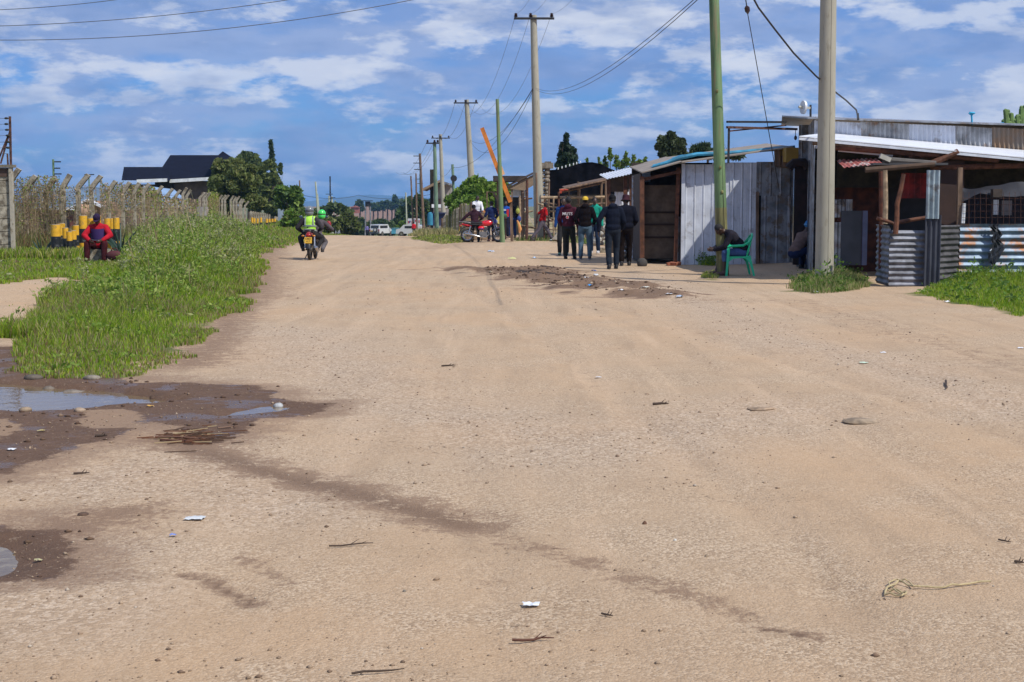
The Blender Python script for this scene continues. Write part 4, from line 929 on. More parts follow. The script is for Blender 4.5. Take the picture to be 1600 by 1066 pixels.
def mid_fence():
    rg=random.Random(12); n=30
    for i in range(n):
        t=i/(n-1); px=690+t*47; Y=104-32*t; Y=1/((1-t)/104+t/72)
        b=GY(px,Y); h=1.25+.45*t+rg.uniform(-.12,.12); m=M(); lx=rg.uniform(-.04,.04)
        m.tube([(0,0,-.2),(lx*.5,0,h*.5),(lx,0,h)],[.075,.07,.06],8); o=m.build('fence_stake',(gwood_b,bwood,lwood,conc2)[rg.choice((0,0,1,3,3))],None,60); o.location=b
        tag(o,f'rough wooden stake, {ordn(i)} from the left end of the tight stake fence','fence stake','stakes of the wooden fence on the right')
    e=E('block_house','two storey grey block building with an overhanging sheet roof behind the poles','building',GY(680,150),0,None,True); Y=150
    x0,x1=X(677,Y),X(704,Y); z1=P(0,288,Y).z
    M().box(((x0+x1)/2,Y+3,z1/2-.5),(x1-x0,6,z1+1)).build('wall',mat('grey_block_wall',(.30,.27,.25),.9,vscale=2,var=.25),e)
    M().box(((x0+x1)/2,Y-.1,P(0,316,Y).z),(x1-x0-.2,.1,.7)).build('red_band',mat('red_brown_wall',(.16,.045,.035)),e)
    m=M(); a,b=P(661,298,Y-1.5),P(687,285,Y-1.5); m.prism([a,b,b+Vector((0,7,0)),a+Vector((0,7,0))],(0,0,1),.25); m.build('roof',mat('tan_board',(.28,.20,.13)),e,20)
    m=M(); a,b=P(687,285,Y-1.4),P(705,290,Y-1.4); m.prism([a,b,b+Vector((0,7,0)),a+Vector((0,7,0))],(0,0,1),.2); m.build('roof',galv_d,e,20)
    M().box((X(676,Y),Y+1,2.),(.6,.6,6.5)).build('column',dark,e)
    M().box((X(687,Y),Y-.4,P(0,322,Y).z),(1.6,.1,.35)).build('awning',wroof,e)
    # blue drum + dark table by the poles
    p=W(673,352,135); m=M(); m.tube([p,p+Vector((0,0,.95)),p+Vector((0,0,1.15)),p+Vector((0,0,1.2))],[.30,.30,.23,.07],14); top(m,'water_tank',mat('blue_tank',(.03,.22,.35)),'blue plastic tank behind the two close poles','tank')
    m=M(); q=W(686,352,132); m.box(q+Vector((0,0,.5)),(1.1,.5,1.1)); m.box(q+Vector((0,-.1,1.1)),(1.3,.8,.1)); top(m,'dark_cabinet',mat('navy_paint',(.02,.03,.09)),'dark blue topped cabinet between the two close poles','cabinet')
    # heap of murram
    m=M(); c=GY(668,112); n=40; vs=[];fs=[]
    for i in range(13):
        r=i/12
        for k in range(n):
            q=2*PI*k/n; rr=r*(1+.12*math.sin(3*q+1)+.06*math.sin(7*q)); x=c.x+rr*1.75*math.cos(q); y=c.y+rr*1.6*math.sin(q)
            h=.85*(1-r)**.9*(1 if r>.15 else .93)+.05*float(vn(np.array([x*4]),np.array([y*4]),3)[0])
            vs.append((x,y,c.z-.1+h))
    for i in range(12):
        for k in range(n): fs.append((i*n+k,(i+1)*n+k,(i+1)*n+(k+1)%n,i*n+(k+1)%n))
    m.add(vs,fs); top(m,'earth_heap',mat('murram',(.12,.065,.045),.95,vscale=4,var=.3,bump=.03,bscale=6),'conical heap of brown earth beside the pale green pole','heap',smooth=170)
mid_fence()
# ------------------------------------------------------------ the tall shop
def shop():
    Y=31.5
    e=E('corrugated_shop','long shop of patched corrugated sheets with a white awning over its shaded front','shop',(X(1400,Y),Y,0),0,None,True)
    # upper wall band
    def band(px0,px1,t0,t1,b0,b1,mt,seed,yy=Y):
        a=P(px0,b0,yy); b=P(px1,b1,yy); c=P(px0,t0,yy); hh=c-a
        M().sheet(a,b-a,hh,pitch=.10,amp=.021,along='v',dent=.012,seed=seed).build('upper_sheet',mt,e)
    band(1272,1345,188,191,232,236,galv,1); band(1344,1420,190,194,236,240,galv_r,2,Y-.01); band(1419,1495,194,196.5,240,243,galv,3); band(1494,1550,196.5,199,243,247,galv_r,4,Y-.01); band(1549,1605,199,201,247,250,mat('rusty_sheet',(.27,.17,.10),.75,metal=.15,vscale=3,var=.35,col2=(.22,.19,.16)),5); band(1604,1900,201,212,250,262,galv_r,6,Y-.01)
    # left corner of the shop: narrow vertical wall (1246..1275) full height
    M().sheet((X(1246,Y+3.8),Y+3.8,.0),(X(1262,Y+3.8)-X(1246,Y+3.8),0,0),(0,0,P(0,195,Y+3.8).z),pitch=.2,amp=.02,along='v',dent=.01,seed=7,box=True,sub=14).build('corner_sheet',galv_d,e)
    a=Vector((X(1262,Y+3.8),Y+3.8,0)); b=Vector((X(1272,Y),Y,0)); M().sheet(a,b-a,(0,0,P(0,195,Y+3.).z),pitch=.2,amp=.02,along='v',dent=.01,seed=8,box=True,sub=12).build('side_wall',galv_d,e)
    # back & right structure to hold the dark interior
    xr=X(1900,Y)
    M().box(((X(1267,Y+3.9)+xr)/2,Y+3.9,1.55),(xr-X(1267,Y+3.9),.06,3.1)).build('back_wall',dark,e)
    # roof top
    def plate(pts,th,nm,mt): m=M(); m.prism(pts,(0,0,1),th); m.build(nm,mt,e,20)
    A=P(1222,184,Y+1.8); B=P(1250,184.,Y-.3); 
    a=P(1222,182.5,34.6); q=P(1262,186,31.3); zr=a.z; plate([Vector((7.05,38.4,zr)),a,q,P(1900,206,Y-.2),Vector((18.,38.4,zr-.4))],.03,'roof',galv_d)
    # the grey verge overhang at the left end
    
    # white awning roof
    Yf=Y-2.6
    a=P(1249,213,Yf+.6); 
    q=[P(1249,214,Yf),P(1600,247,Yf),P(1760,262,Yf),P(1760,250,Y-.05),P(1600,236,Y-.05),P(1290,209,Y-.05)]
    m=M(); m.prism([q[0],q[1],q[4],q[5]],(0,0,1),.018); m.prism([q[1]+Vector((.003,0,0)),q[2],q[3],q[4]+Vector((.003,0,0))],(0,0,1),.018); m.build('awning_roof',wroof,e,20)
    m=M(); m.bar(q[0]+Vector((0,.02,-.035)),q[1]+Vector((0,.02,-.035)),.03,.05); m.build('awning_edge',mat('white_edge',(.62,.66,.72),.5),e)
    # timbers under awning
    for i,(x0,y0,x1,y1,dy,w,mt) in enumerate(((1270,222,1375,232,.1,.06,bwood),(1300,229,1560,250,.12,.07,owood),(1452,258,1497,237,.05,.07,owood),(1455,262,1600,259,.3,.06,owood),(1350,236,1480,250,.5,.08,bwood),(1310,235,1395,243,.25,.035,wroof))):
        m=M(); stick(m,P(x0,y0,Yf+dy),P(x1,y1,Yf+dy),w,8) if mt is not wroof else m.bar(P(x0,y0,Yf+dy),P(x1,y1,Yf+dy),.02,.05); m.build('awning_beam' if mt is not wroof else 'ceiling_strip',mt,e)
    for k,(x,y) in enumerate(((1423,243),(1440,243),(1371,230))):
        p=P(x,y,Yf+.1); M().tube([p,p+Vector((0,2.,.1))],.045,8).build('rafter_end',owood,e)
    # dark underside ceiling so the front is deep shade
    # inner partition wall at depth Y (dark) below upper band
    xl,xr2=X(1308,Y),X(1900,Y)
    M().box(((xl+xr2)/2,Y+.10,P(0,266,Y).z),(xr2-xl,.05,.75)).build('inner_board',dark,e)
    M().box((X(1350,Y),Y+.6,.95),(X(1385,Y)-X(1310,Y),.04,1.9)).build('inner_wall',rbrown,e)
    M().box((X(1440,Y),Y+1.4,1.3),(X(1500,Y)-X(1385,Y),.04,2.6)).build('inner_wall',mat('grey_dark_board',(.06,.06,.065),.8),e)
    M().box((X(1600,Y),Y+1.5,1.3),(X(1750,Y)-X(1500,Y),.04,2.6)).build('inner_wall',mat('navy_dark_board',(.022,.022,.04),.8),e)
    M().sheet((X(1407,Y-1.2),Y-1.2,P(0,310,Y-1.2).z),(X(1448,Y-1.2)-X(1407,Y-1.2),0,0),(0,0,.52),pitch=.12,amp=.012,along='v',dent=.03,seed=31,box=True).build('red_sheet',redsh,e)
    # little canopy with ragged red sheet
    Yc=Y-2.9
    a=P(1318,253,Yc); b=P(1382,251,Yc)
    M().sheet(a+Vector((0,0,-.10)),b-a,Vector((0,.7,.16)),pitch=.09,amp=.012,along='v',dent=.03,seed=11,ragged=.08).build('canopy_sheet',mat('faded_red_sheet',(.36,.10,.09),.8,vscale=6,stain=((.5,.45,.42),.3,5)),e)
    m=M(); stick(m,P(1352,266,Yc-.05),P(1460,257,Yc-.05),.055); m.build('canopy_beam',mat('smoky_wood',(.09,.055,.035),.9,vscale=9,vmap=(1,1,.2)),e); m=M(); stick(m,P(1380,250,Yc),P(1462,256,Yc),.065); m.build('canopy_beam',mat('grey_sack',(.10,.09,.08),.9,vscale=6),e)
    M().box(P(1383,247,Yc-.02),(.22,.1,.09),Matrix.Rotation(.4,3,'Y')).build('loose_block',mat('pale_stones',(.44,.42,.36)),e)
    M().box((X(1420,Yc),Yc+.9,P(0,262,Yc).z+.07),(X(1462,Yc)-X(1345,Yc),1.9,.04)).build('canopy_roof',mat('grey_dark_board',(.06,.06,.065),.8),e)
    # counter booth: front corrugated, side corrugated, tall sheet post
    Yb=26.6
    zb=g1(X(1410,Yb),Yb)
    zt=P(0,360,Yb).z
    M().sheet((X(1391,Yb),Yb,zb),(X(1448,Yb)-X(1391,Yb),0,0),(0,0,zt-zb),pitch=.105,amp=.016,along='u',dent=.035,seed=12,ragged=.02).build('booth_front',mat('shade_toned_sheet',(.17,.18,.215),.55,metal=.2,vscale=5,var=.35),e)  # booth front and side stand in sun; their shade is put into the colour
    s0=Vector((X(1392,Yb),Yb,zb)); s1=Vector((X(1371,Yb+1),Yb+1,zb+.02))
    M().sheet(s1,s0-s1,Vector((0,0,P(0,352,Yb+1).z-zb)),pitch=.105,amp=.014,along='u',dent=.02,seed=13,ragged=.02).build('booth_side',mat('shade_toned_sheet',(.14,.15,.18)),e)
    M().sheet((X(1446,Yb-.1),Yb-.1,zb),(X(1471,Yb)-X(1446,Yb),0,0),(0,0,P(0,336,Yb).z-zb),pitch=.09,amp=.02,along='v',dent=.015,seed=14).build('booth_pillar',mat('shade_toned_pillar',(.06,.065,.085),.6,metal=.2,vscale=4),e)  # lower pillar sheet coloured dark to stand in for shade
    M().sheet((X(1447,Yb-.14),Yb-.14,P(0,342,Yb).z),(X(1468,Yb)-X(1447,Yb),0,0),(0,0,P(0,266,Yb).z-P(0,342,Yb).z),pitch=.09,amp=.022,along='v',dent=.01,seed=15,ragged=.02).build('booth_pillar',mat('pale_teal_sheet',(.34,.42,.46),.5,metal=.25,vscale=3,var=.2,stain=((.2,.2,.2),.2,4)),e)
    s0=Vector((X(1468,Yb),Yb,zb)); s1=Vector((X(1500,Yb+.7),Yb+.7,zb)); M().sheet(s0,s1-s0,(0,0,P(0,352,Yb+.3).z-zb),pitch=.105,amp=.016,along='u',dent=.05,seed=16).build('booth_back',mat('charcoal_sheet',(.10,.095,.095),.6,metal=.3,vscale=4,var=.3),e)
    # crooked pole frame
    for i,(x0,y0,x1,y1,dy,w) in enumerate(((1399,366,1402,320,-.1,.050),(1401,322,1412,272,-.1,.045),(1370,341,1402,352,.2,.035),(1402,348,1448,340,.25,.04),(1383,350,1383,266,.5,.05),(1376,420,1376,268,.7,.045))):
        m=M(); stick(m,P(x0,y0,Yb+dy),P(x1,y1,Yb+dy),w,8,.01); m.build('frame_pole',(owood,owood,owood,owood,lwood,rbrown)[i],e)
    # right shop front: corrugated dado
    Yr=28.4
    zr=g1(X(1550,Yr),Yr)
    zt=P(0,350,Yr).z
    x0=X(1501,Yr)
    for k,(p0,p1,zz,mt) in enumerate(((1501,1640,0,galv_b),(1636,1900,.02,galv_r))):
        M().sheet((X(p0,Yr),Yr-.01*k,zr),(X(p1,Yr)-X(p0,Yr),0,0),(0,0,zt-zr+zz),pitch=.135,amp=.020,along='u',dent=.02,seed=17+k,res=.15).build('front_sheet',mt,e)
    # counter ledge + mesh grille + bits
    m=M(); 
    for k in range(22):
        px=1505+k*9; m.bar(P(px,352,Yr+.02),P(px,300,Yr+.02),.006)
    for py in (310,320,330,340): m.bar(P(1503,py,Yr+.03),P(1700,py,Yr+.03),.006)
    m.build('wire_grille',rust,e)
    M().bar(P(1504,349,Yr+.1),P(1506,318,Yr+.1),.09,.06).build('white_post',mat('white_card',(.75,.78,.8)),e)
    M().box(P(1556,324,Yr+1.1),(.10,.03,.30)).build('white_strip',mat('white_card',(.75,.78,.8)),e); M().box(P(1573,325,Yr+1.1),(.2,.03,.30)).build('grey_card',mat('grey_card',(.22,.2,.19)),e)
    m=M(); a=P(1500,292,Yr+.2)
    M().sheet(P(1503,308,Yr+.15),P(1640,308,Yr+.15)-P(1503,308,Yr+.15),Vector((0,.3,.22)),pitch=.9,amp=.02,along='v',dent=.14,seed=19,ragged=.35).build('plastic_sheeting',mat('dusty_plastic',(.014,.015,.022),.6),e)
    M().box(P(1557,302,Yr+.05),(.18,.16,.16)).build('tin_box',brown,e)
    M().box(((X(1501,Yr)+X(1900,Yr))/2,Yr+.25,zt-.05),(X(1900,Yr)-X(1501,Yr),.45,.04)).build('counter',bwood,e)
    for px in (1500,1640,1780):
        M().bar(GY(px,Yr+.15),P(px,262,Yr+.15),.09).build('post',bwood,e)
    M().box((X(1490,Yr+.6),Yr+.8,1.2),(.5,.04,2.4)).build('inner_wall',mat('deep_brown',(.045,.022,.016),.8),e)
    # left bits of front between pole and booth
    Yl=30.2
    M().sheet((X(1303,Yl),Yl,g1(X(1310,Yl),Yl)),(X(1320,Yl)-X(1303,Yl),0,0),(0,0,P(0,341,Yl).z-.12),pitch=.08,amp=.012,seed=41).build('patch_sheet',galv_r,e)
    M().sheet((X(1303,Yl),Yl-.02,P(0,340,Yl).z),(X(1321,Yl)-X(1303,Yl),0,0),(0,0,(340-312)*Yl/F),pitch=.08,amp=.012,along='v',dent=.01,seed=42).build('patch_sheet',galv_d,e)
    M().box(P(1330,372,Yl-.1)+Vector((0,0,0)),(.42,.03,1.12)).build('door_panel',mat('blue_grey_panel',(.055,.06,.075),.6,vscale=3),e)
    M().box(P(1351,372,Yl-.14),(.10,.04,1.12)).build('door_edge',mat('light_blue_grey',(.12,.14,.24),.6),e)
    M().sheet(P(1322,330,Yl-.1),P(1332,330,Yl-.1)-P(1322,330,Yl-.1),(0,0,.24),pitch=.05,amp=.004,seed=43).build('patch_sheet',galv_d,e)
    # dark recess between kiosk and shop: rusty drum stack
    Yd=35.12
    M().box((X(1252,Yd)+.02,Yd,P(0,334,Yd).z),(X(1258,Yd)-X(1232,Yd),.08,(417-258)*Yd/F)).build('dark_gate',mat('dark_gate',(.022,.010,.009),.8,vscale=5,var=.4),e)
    M().tube([P(1232,263,Yd-.1),P(1240,255,Yd-.1),P(1256,254,Yd-.1),P(1262,262,Yd-.1)],.11,8).build('gate_roll',mat('dark_gate',(.022,.010,.009)),e)
    M().sheet((X(1262,33.4),33.4,g1(X(1265,33),33.4)),(X(1282,33.4)-X(1262,33.4),0,0),(0,0,P(0,245,33.4).z-.1),pitch=.1,amp=.014,seed=44).build('patch_sheet',galv_d,e)
    m=M(); m.box(P(1238,243,Yd+2),(.5,1,.35)); m.build('yellow_box',mat('dull_yellow',(.35,.22,.04)),e); 
    # blue sheet behind
    m=M(); m.prism([P(1236,240,38.2),P(1250,238,38.2),P(1250,232,38.8),P(1240,233,38.8)],(0,1,0),.6); top(m,'blue_cover',mat('bright_blue',(.02,.38,.62),.6),'small bright blue cover tucked between the kiosk roof and the tall shop','cover')
    # steel frame bars from green pole to the shop
    m=M(); m.bar(P(1136,190.5,31.7),P(1228,191,33),.045); m.build('frame_bar',steel,e)
    m=M(); m.bar(P(1136,199,31.7),P(1245,202,33.5),.05); m.bar(P(1140,205,31.8),P(1228,196,33.2),.03); m.build('frame_bar',rust,e)
    m=M(); m.bar(P(1139,200,31.8),P(1138,255,31.8),.045); m.build('frame_bar',steel,e)
    # bulb
    l=E('hanging_lamp','small unlit bulb holder hanging under the shop roof corner','lamp',P(1243,217,33.4),0,None,True)
    M().tube([P(1243,203,33.4),P(1243,212,33.4)],.008,6).build('cord',black,l); M().ell(P(1243,215.5,33.4),(.035,.035,.055)).build('bulb',mat('dark_glass',(.03,.03,.04),.2),l)
    # radio dish
    d=E('radio_dish','small white radio dish on a bracket on the shop roof left of the concrete pole','dish',P(1266,183,33),0,None,True)
    M().tube([P(1266.5,186,33),P(1266.5,164,33)],.025,8).build('mast',steel,d)
    c=P(1257,168,33); ax=Vector((-1,-.25,.05)).normalized(); M().tube([c+ax*-.02,c,c+ax*.05],[.06,.15,.15],18).build('reflector',mat('dish_white',(.72,.74,.75),.4),d)
    M().bar(c,P(1266,169,33),.06,.05).build('arm',mat('dish_arm',(.55,.52,.42)),d); M().tube([c+ax*.04,c+ax*.14],[.035,.03],10).build('feed',mat('dish_arm',(.55,.52,.42)),d)
    # riser pipe at the cable end
    m=M(); m.tube([P(1341,188,29.9),P(1340,177,29.9)],.024,8); top(m,'cable_riser',black,'short black pipe on the shop roof where the thick cable ends','pipe')
    m=M(); a=P(1519,196,32); m.tube([a,P(1518,178,32)],.02,6); m.ell(P(1519,177,32),(.07,.05,.03)); m.box(P(1517,178,32),(.09,.05,.05),Matrix.Rotation(.6,3,'Y')); top(m,'roof_tap',mat('bright_blue',(.02,.38,.62)),'thin blue pipe with a pale fitting standing on the shop roof','pipe')
    m=M(); m.prism([P(1555,197,36),P(1586,197,36),P(1574,190,36)],(0,1,0),.5); top(m,'blue_cover',mat('bright_blue',(.02,.38,.62)),'blue cover peeking over the shop roof by the cactus','cover')
    # torn black plastic on the dado
    a=Vector(P(1553,350,Yr-.06)); m=M(); n=16; vs=[];fs=[]
    rg=random.Random(2)
    xc=[1553,1551,1554,1557,1558,1555,1553,1556,1558,1559,1556,1552,1551,1550,1549,1549,1550]; wd=[8,9,7,8,9,8,6,9,11,12,12,12,11,10,8,5,2]
    for i in range(n+1):
        py=350+i*4.1
        for j in range(7):
            t=j/6-.5; p=P(xc[i]+t*wd[i]*1.7,py,Yr-.06); p.y-=.05*abs(math.sin(j*1.9+i*.5))+.012*i*.5; vs.append(p)
    fs=[(i*7+j,i*7+j+1,(i+1)*7+j+1,(i+1)*7+j) for i in range(n) for j in range(6)]
    m.add(vs,fs); top(m,'torn_plastic',mat('black_plastic',(.025,.027,.03),.35),'strip of torn black plastic hanging over the blue corrugated shop front','plastic')
    # sign lettering on the sack near the concrete pole
    cu=bpy.data.curves.new('t','FONT'); cu.body='CEMENT'; cu.size=.16; cu.extrude=.002; to=bpy.data.objects.new('t',cu); COL.objects.link(to)
    bpy.context.view_layer.update(); me=bpy.data.meshes.new_from_object(to.evaluated_get(bpy.context.evaluated_depsgraph_get())); bpy.data.objects.remove(to)
    o=bpy.data.objects.new('lettering',me); COL.objects.link(o); me.materials.clear(); me.materials.append(mat('dark_letter',(.05,.05,.06))); me.transform(Matrix.Rotation(PI/2,4,'X')); me.transform(Matrix.Scale(.42,4,Vector((1,0,0)))); me.transform(Matrix.Translation(P(1304,320,Yl-.055)-e.location)); o.parent=e
shop()
# ------------------------------------------------------------ vegetation
def leafmat(name,trans=.35,rough=.6):
    if name in MATS: return MATS[name]
    m=bpy.data.materials.new(name); m.use_nodes=True; nt=m.node_tree; b=nt.nodes['Principled BSDF']; MATS[name]=m
    at=node(nt,'ShaderNodeAttribute',attribute_name='tint'); nt.links.new(at.outputs['Color'],b.inputs['Base Color'])
    b.inputs['Roughness'].default_value=rough; b.inputs['Specular IOR Level'].default_value=.25
    t=node(nt,'ShaderNodeBsdfTranslucent'); nt.links.new(at.outputs['Color'],t.inputs[0]); ms=node(nt,'ShaderNodeMixShader',n_0=trans)
    out=nt.nodes['Material Output']; nt.links.new(b.outputs[0],ms.inputs[1]); nt.links.new(t.outputs[0],ms.inputs[2]); nt.links.new(ms.outputs[0],out.inputs[0])
    return m
leafm=leafmat('foliage'); grassm=leafmat('grass_blades',.4)
def blades(x,y,z,h,wd,col,lean=.35,rng=RNG,tipw=.15):
    n=len(x); a=rng.uniform(0,2*PI,n); l=h*rng.uniform(.1,1,n)*lean; b=rng.uniform(0,2*PI,n)
    dx,dy=np.cos(a)*wd/2,np.sin(a)*wd/2; lx,ly=np.cos(b)*l,np.sin(b)*l
    V=np.empty((n,6,3)); 
    V[:,0]=np.stack([x-dx,y-dy,z-.02],1); V[:,1]=np.stack([x+dx,y+dy,z-.02],1)
    V[:,2]=np.stack([x+dx*.8+lx*.35,y+dy*.8+ly*.35,z+h*.6],1); V[:,3]=np.stack([x-dx*.8+lx*.35,y-dy*.8+ly*.35,z+h*.6],1)
    V[:,4]=np.stack([x+dx*tipw+lx,y+dy*tipw+ly,z+h*.97],1); V[:,5]=np.stack([x-dx*tipw+lx,y-dy*tipw+ly,z+h],1)
    i=np.arange(n)[:,None]*6; Fc=np.concatenate([i+np.array([[0,1,2,3]]),i+np.array([[3,2,4,5]])],0)
    return V.reshape(-1,3),Fc,np.repeat(col,6,0)
def leaves(Pc,s,col,rng=RNG,elong=1.6,droop=0):
    n=len(Pc); q=rng.normal(size=(n,3)); q/=np.linalg.norm(q,axis=1)[:,None]; r=rng.normal(size=(n,3)); 
    if droop: q[:,2]-=droop; q/=np.linalg.norm(q,axis=1)[:,None]
    t=np.cross(q,r); t/=np.linalg.norm(t,axis=1)[:,None]+1e-9
    s=s[:,None]; V=np.empty((n,4,3)); V[:,0]=Pc-q*s*elong/2; V[:,1]=Pc+t*s/2; V[:,2]=Pc+q*s*elong/2; V[:,3]=Pc-t*s/2
    Fc=np.arange(n*4).reshape(n,4); return V.reshape(-1,3),Fc,np.repeat(col,4,0)
def join(parts):
    V=[];Fc=[];Cc=[];o=0
    for v,f,c in parts: V.append(v); Fc.append(f+o); Cc.append(c); o+=len(v)
    return np.concatenate(V),np.concatenate(Fc),np.concatenate(Cc)
def colmix(n,cols,rng=RNG,wts=None,jit=.18):
    cols=np.array(cols); k=rng.choice(len(cols),n,p=wts); c=cols[k]*(1+rng.uniform(-jit,jit,(n,1))); return np.clip(c,0,1)
GR=[(.23,.35,.022),(.17,.30,.022),(.32,.39,.04),(.38,.37,.12),(.42,.37,.17)]
def scatter(n,x0,x1,y0,y1,test,rng=RNG,power=0):
    x=rng.uniform(x0,x1,n); y=rng.uniform(y0,y1,n); k=test(x,y); return x[k],y[k]
def in_left(x,y,m=0): 
    wob=.55*fbm(x*1.4,y*1.4,77,5); return (sdist(x,y,GRASS_L)+wob>m)&(sdist(x,y,GRASS_GAP)+wob<-.05)
def hmap(x,y):
    px=800+F*x/y
    t=ss(20,40,y)*(1-ss(52,66,y))*ss(165,215,px)*(1-ss(385,425,px))
    t2=ss(19,30,y)*ss(180,260,px)*(1-ss(360,420,px))
    edge=ss(0,1.6,sdist(x,y,GRASS_L))
    h=.10+.09*ss(13,18,y)+.18*t2+.22*t
    h=np.where(y>60,np.minimum(h,.32),h)*(1-.55*ss(215,185,px)*ss(23,26,y)*(y<60))
    left=ss(60,110,px)*(1-ss(190,225,px))*ss(24,27,y)*(1-ss(33,35,y))*.05
    return (h+left)*(.35+.65*edge)*(1+.6*fbm(x*.9,y*.9,5,4))
def grass_left():
    parts=[]; 
    for (n,x0,x1,y0,y1,wd) in ((150000,-9,-2,12,20,.011),(150000,-14,-3.5,20,30,.016),(120000,-19,-3.5,30,48,.024),(60000,-24,-6,48,80,.04),(30000,-30,-9,80,165,.07)):
        x,y=scatter(n,x0,x1,y0,y1,lambda a,b:in_left(a,b)&(a/b>-.40))
        dens=fbm(x*.9,y*.9,41,4); k=RNG.random(len(x))<np.clip(.75+dens*1.2,.12,1); x,y=x[k],y[k]
        h=hmap(x,y)*RNG.uniform(.5,1.25,len(x)); z=gz(x,y)
        dry=ss(-.25,.4,fbm(x*.45,y*.45,55,4)+.25*ss(24,12,y)*0+.35*(ss(.5,-.1,sdist(x,y,GRASS_L)))+.30*(y>46))
        gcol=colmix(len(x),GR,wts=[.36,.28,.24,.08,.04]); dcol=colmix(len(x),[(.30,.27,.11),(.36,.30,.16),(.22,.22,.07),(.24,.15,.08)])
        pick=(RNG.random(len(x))<dry*.42)[:,None]; col=np.where(pick,dcol,gcol)
        parts.append(blades(x,y,z,h,np.full(len(x),wd)*RNG.uniform(.6,1.4,len(x)),col,.55))
    V,Fc,c=join(parts); o=npmesh('verge_grass',V,Fc,grassm,c); tag(o,'green and straw coloured grass covering the left verge','grass',kind='stuff')
    # leafy weeds
    n=13000; x,y=scatter(n,-17,-2.5,13,56,lambda a,b:in_left(a,b,.1)&(a/b>-.38)); h=hmap(x,y)*RNG.uniform(.8,1.35,len(x))
    k=(h>.24)|(RNG.random(len(x))<.16*ss(.0,.3,fbm(x*1.2,y*1.2,17,3))); x,y,h=x[k],y[k],h[k]*1.15; z=gz(x,y); parts=[]
    L=[];S=[];Cc=[]
    patch=fbm(x*.5,y*.5,91,3)
    for i in range(len(x)):
        m=26; t=RNG.uniform(.2,1.05,m); sp=.10*(1.1-t)+.05
        L.append(np.stack([x[i]+RNG.normal(0,1,m)*sp,y[i]+RNG.normal(0,1,m)*sp,z[i]+h[i]*t],1))
        S.append(RNG.uniform(.014,.034,m)*(1+y[i]/60)); 
        g=[(.20,.30,.045),(.15,.25,.035),(.28,.34,.08)] if patch[i]>-.05 else [(.28,.31,.11),(.36,.36,.20),(.20,.26,.07)]
        Cc.append(colmix(m,g))
    parts=[leaves(np.concatenate(L),np.concatenate(S),np.concatenate(Cc),elong=2.0)]
    # tall dry stalks standing clear of the rest
    k=RNG.choice(len(x),700); parts.append(None)
    bx,by=x[k]+RNG.normal(0,.1,700),y[k]+RNG.normal(0,.1,700); bl=blades(bx,by,gz(bx,by),h[k]*RNG.uniform(1.1,1.6,700),.006*(1+by/40),colmix(700,[(.40,.34,.18),(.30,.22,.12),(.34,.36,.14)]),.25,tipw=1.0); parts[-1]=bl
    # pale seed heads
    n=len(x); m=3; xs=np.repeat(x,m)+RNG.normal(0,.12,n*m); ys=np.repeat(y,m)+RNG.normal(0,.12,n*m); hs=np.repeat(h,m); zs=np.repeat(z,m)+hs*RNG.uniform(.95,1.18,n*m)
    parts.append(leaves(np.stack([xs,ys,zs],1),np.full(n*m,.012)*(1+ys/60),colmix(n*m,[(.30,.38,.07),(.27,.35,.05),(.36,.40,.12)]),elong=1.5))
    V,Fc,c=join(parts); o=npmesh('weeds',V,Fc,leafm,c); tag(o,'tall leafy weeds with pale seed heads on the left verge','weeds',kind='stuff')
grass_left()
def patch(name,P_,n,h,wd,cols,label,wts=None,weeds=0,hfun=None):
    x0,y0=P_.min(0); x1,y1=P_.max(0); x,y=scatter(n,x0,x1,y0,y1,lambda a,b:(sdist(a,b,P_)+.25*fbm(a*2,b*2,7,4))>0)
    z=gz(x,y); s=np.clip(sdist(x,y,P_),0,None); hh=h*RNG.uniform(.4,1.2,len(x))*(.4+.6*ss(0,.6,s))*(1+.4*fbm(x,y,15,3))
    if hfun: hh=hh*hfun(x,y)
    parts=[blades(x,y,z,hh,np.full(len(x),wd),colmix(len(x),cols,wts=wts),.6)]
    if weeds:
        k=RNG.choice(len(x),weeds); m=12; t=RNG.uniform(.3,1.2,(weeds,m)); xs=x[k][:,None]+RNG.normal(0,.06,(weeds,m)); ys=y[k][:,None]+RNG.normal(0,.06,(weeds,m)); zs=z[k][:,None]+(hh[k]*1.5)[:,None]*t
        parts.append(leaves(np.stack([xs.ravel(),ys.ravel(),zs.ravel()],1),RNG.uniform(.025,.055,weeds*m),colmix(weeds*m,[(.11,.21,.03),(.16,.26,.05),(.09,.16,.03)]),elong=1.9))
    V,Fc,c=join(parts); o=npmesh(name,V,Fc,grassm,c); tag(o,label,'grass',kind='stuff')
dryg=[(.30,.30,.12),(.38,.34,.16),(.16,.24,.05),(.12,.20,.035)]
patch('grass',GRASS_R[0],16000,.27,.013,dryg,'dry and green grass tuft round the foot of the thick concrete pole',weeds=60)
patch('grass',GRASS_R[1],90000,.15,.013,GR,'green grass in front of the corrugated shop at the right edge',[.4,.3,.2,.06,.04],weeds=220,hfun=lambda x,y:.75+.9*ss(25,27.5,y))
patch('grass',GRASS_R[2],3500,.34,.014,GR[:3],'small green bush of grass at the foot of the silvery sheets',weeds=120)
patch('grass',GRASS_R[3],2500,.16,.013,GR,'small grass tuft in front of the seated man')
patch('grass',GRASS_R[4],9000,.18,.03,dryg,'thin grass along the foot of the stick stall')
patch('grass',GRASS_R[5],7000,.12,.04,GR[1:]+[(.22,.2,.07)],'short grass strip left of the red motorcycle')
patch('grass',GRASS_R[6],9000,.42,.06,[(.42,.36,.17),(.36,.32,.15),(.24,.25,.08)],'straw coloured dry grass in front of the earth heap')
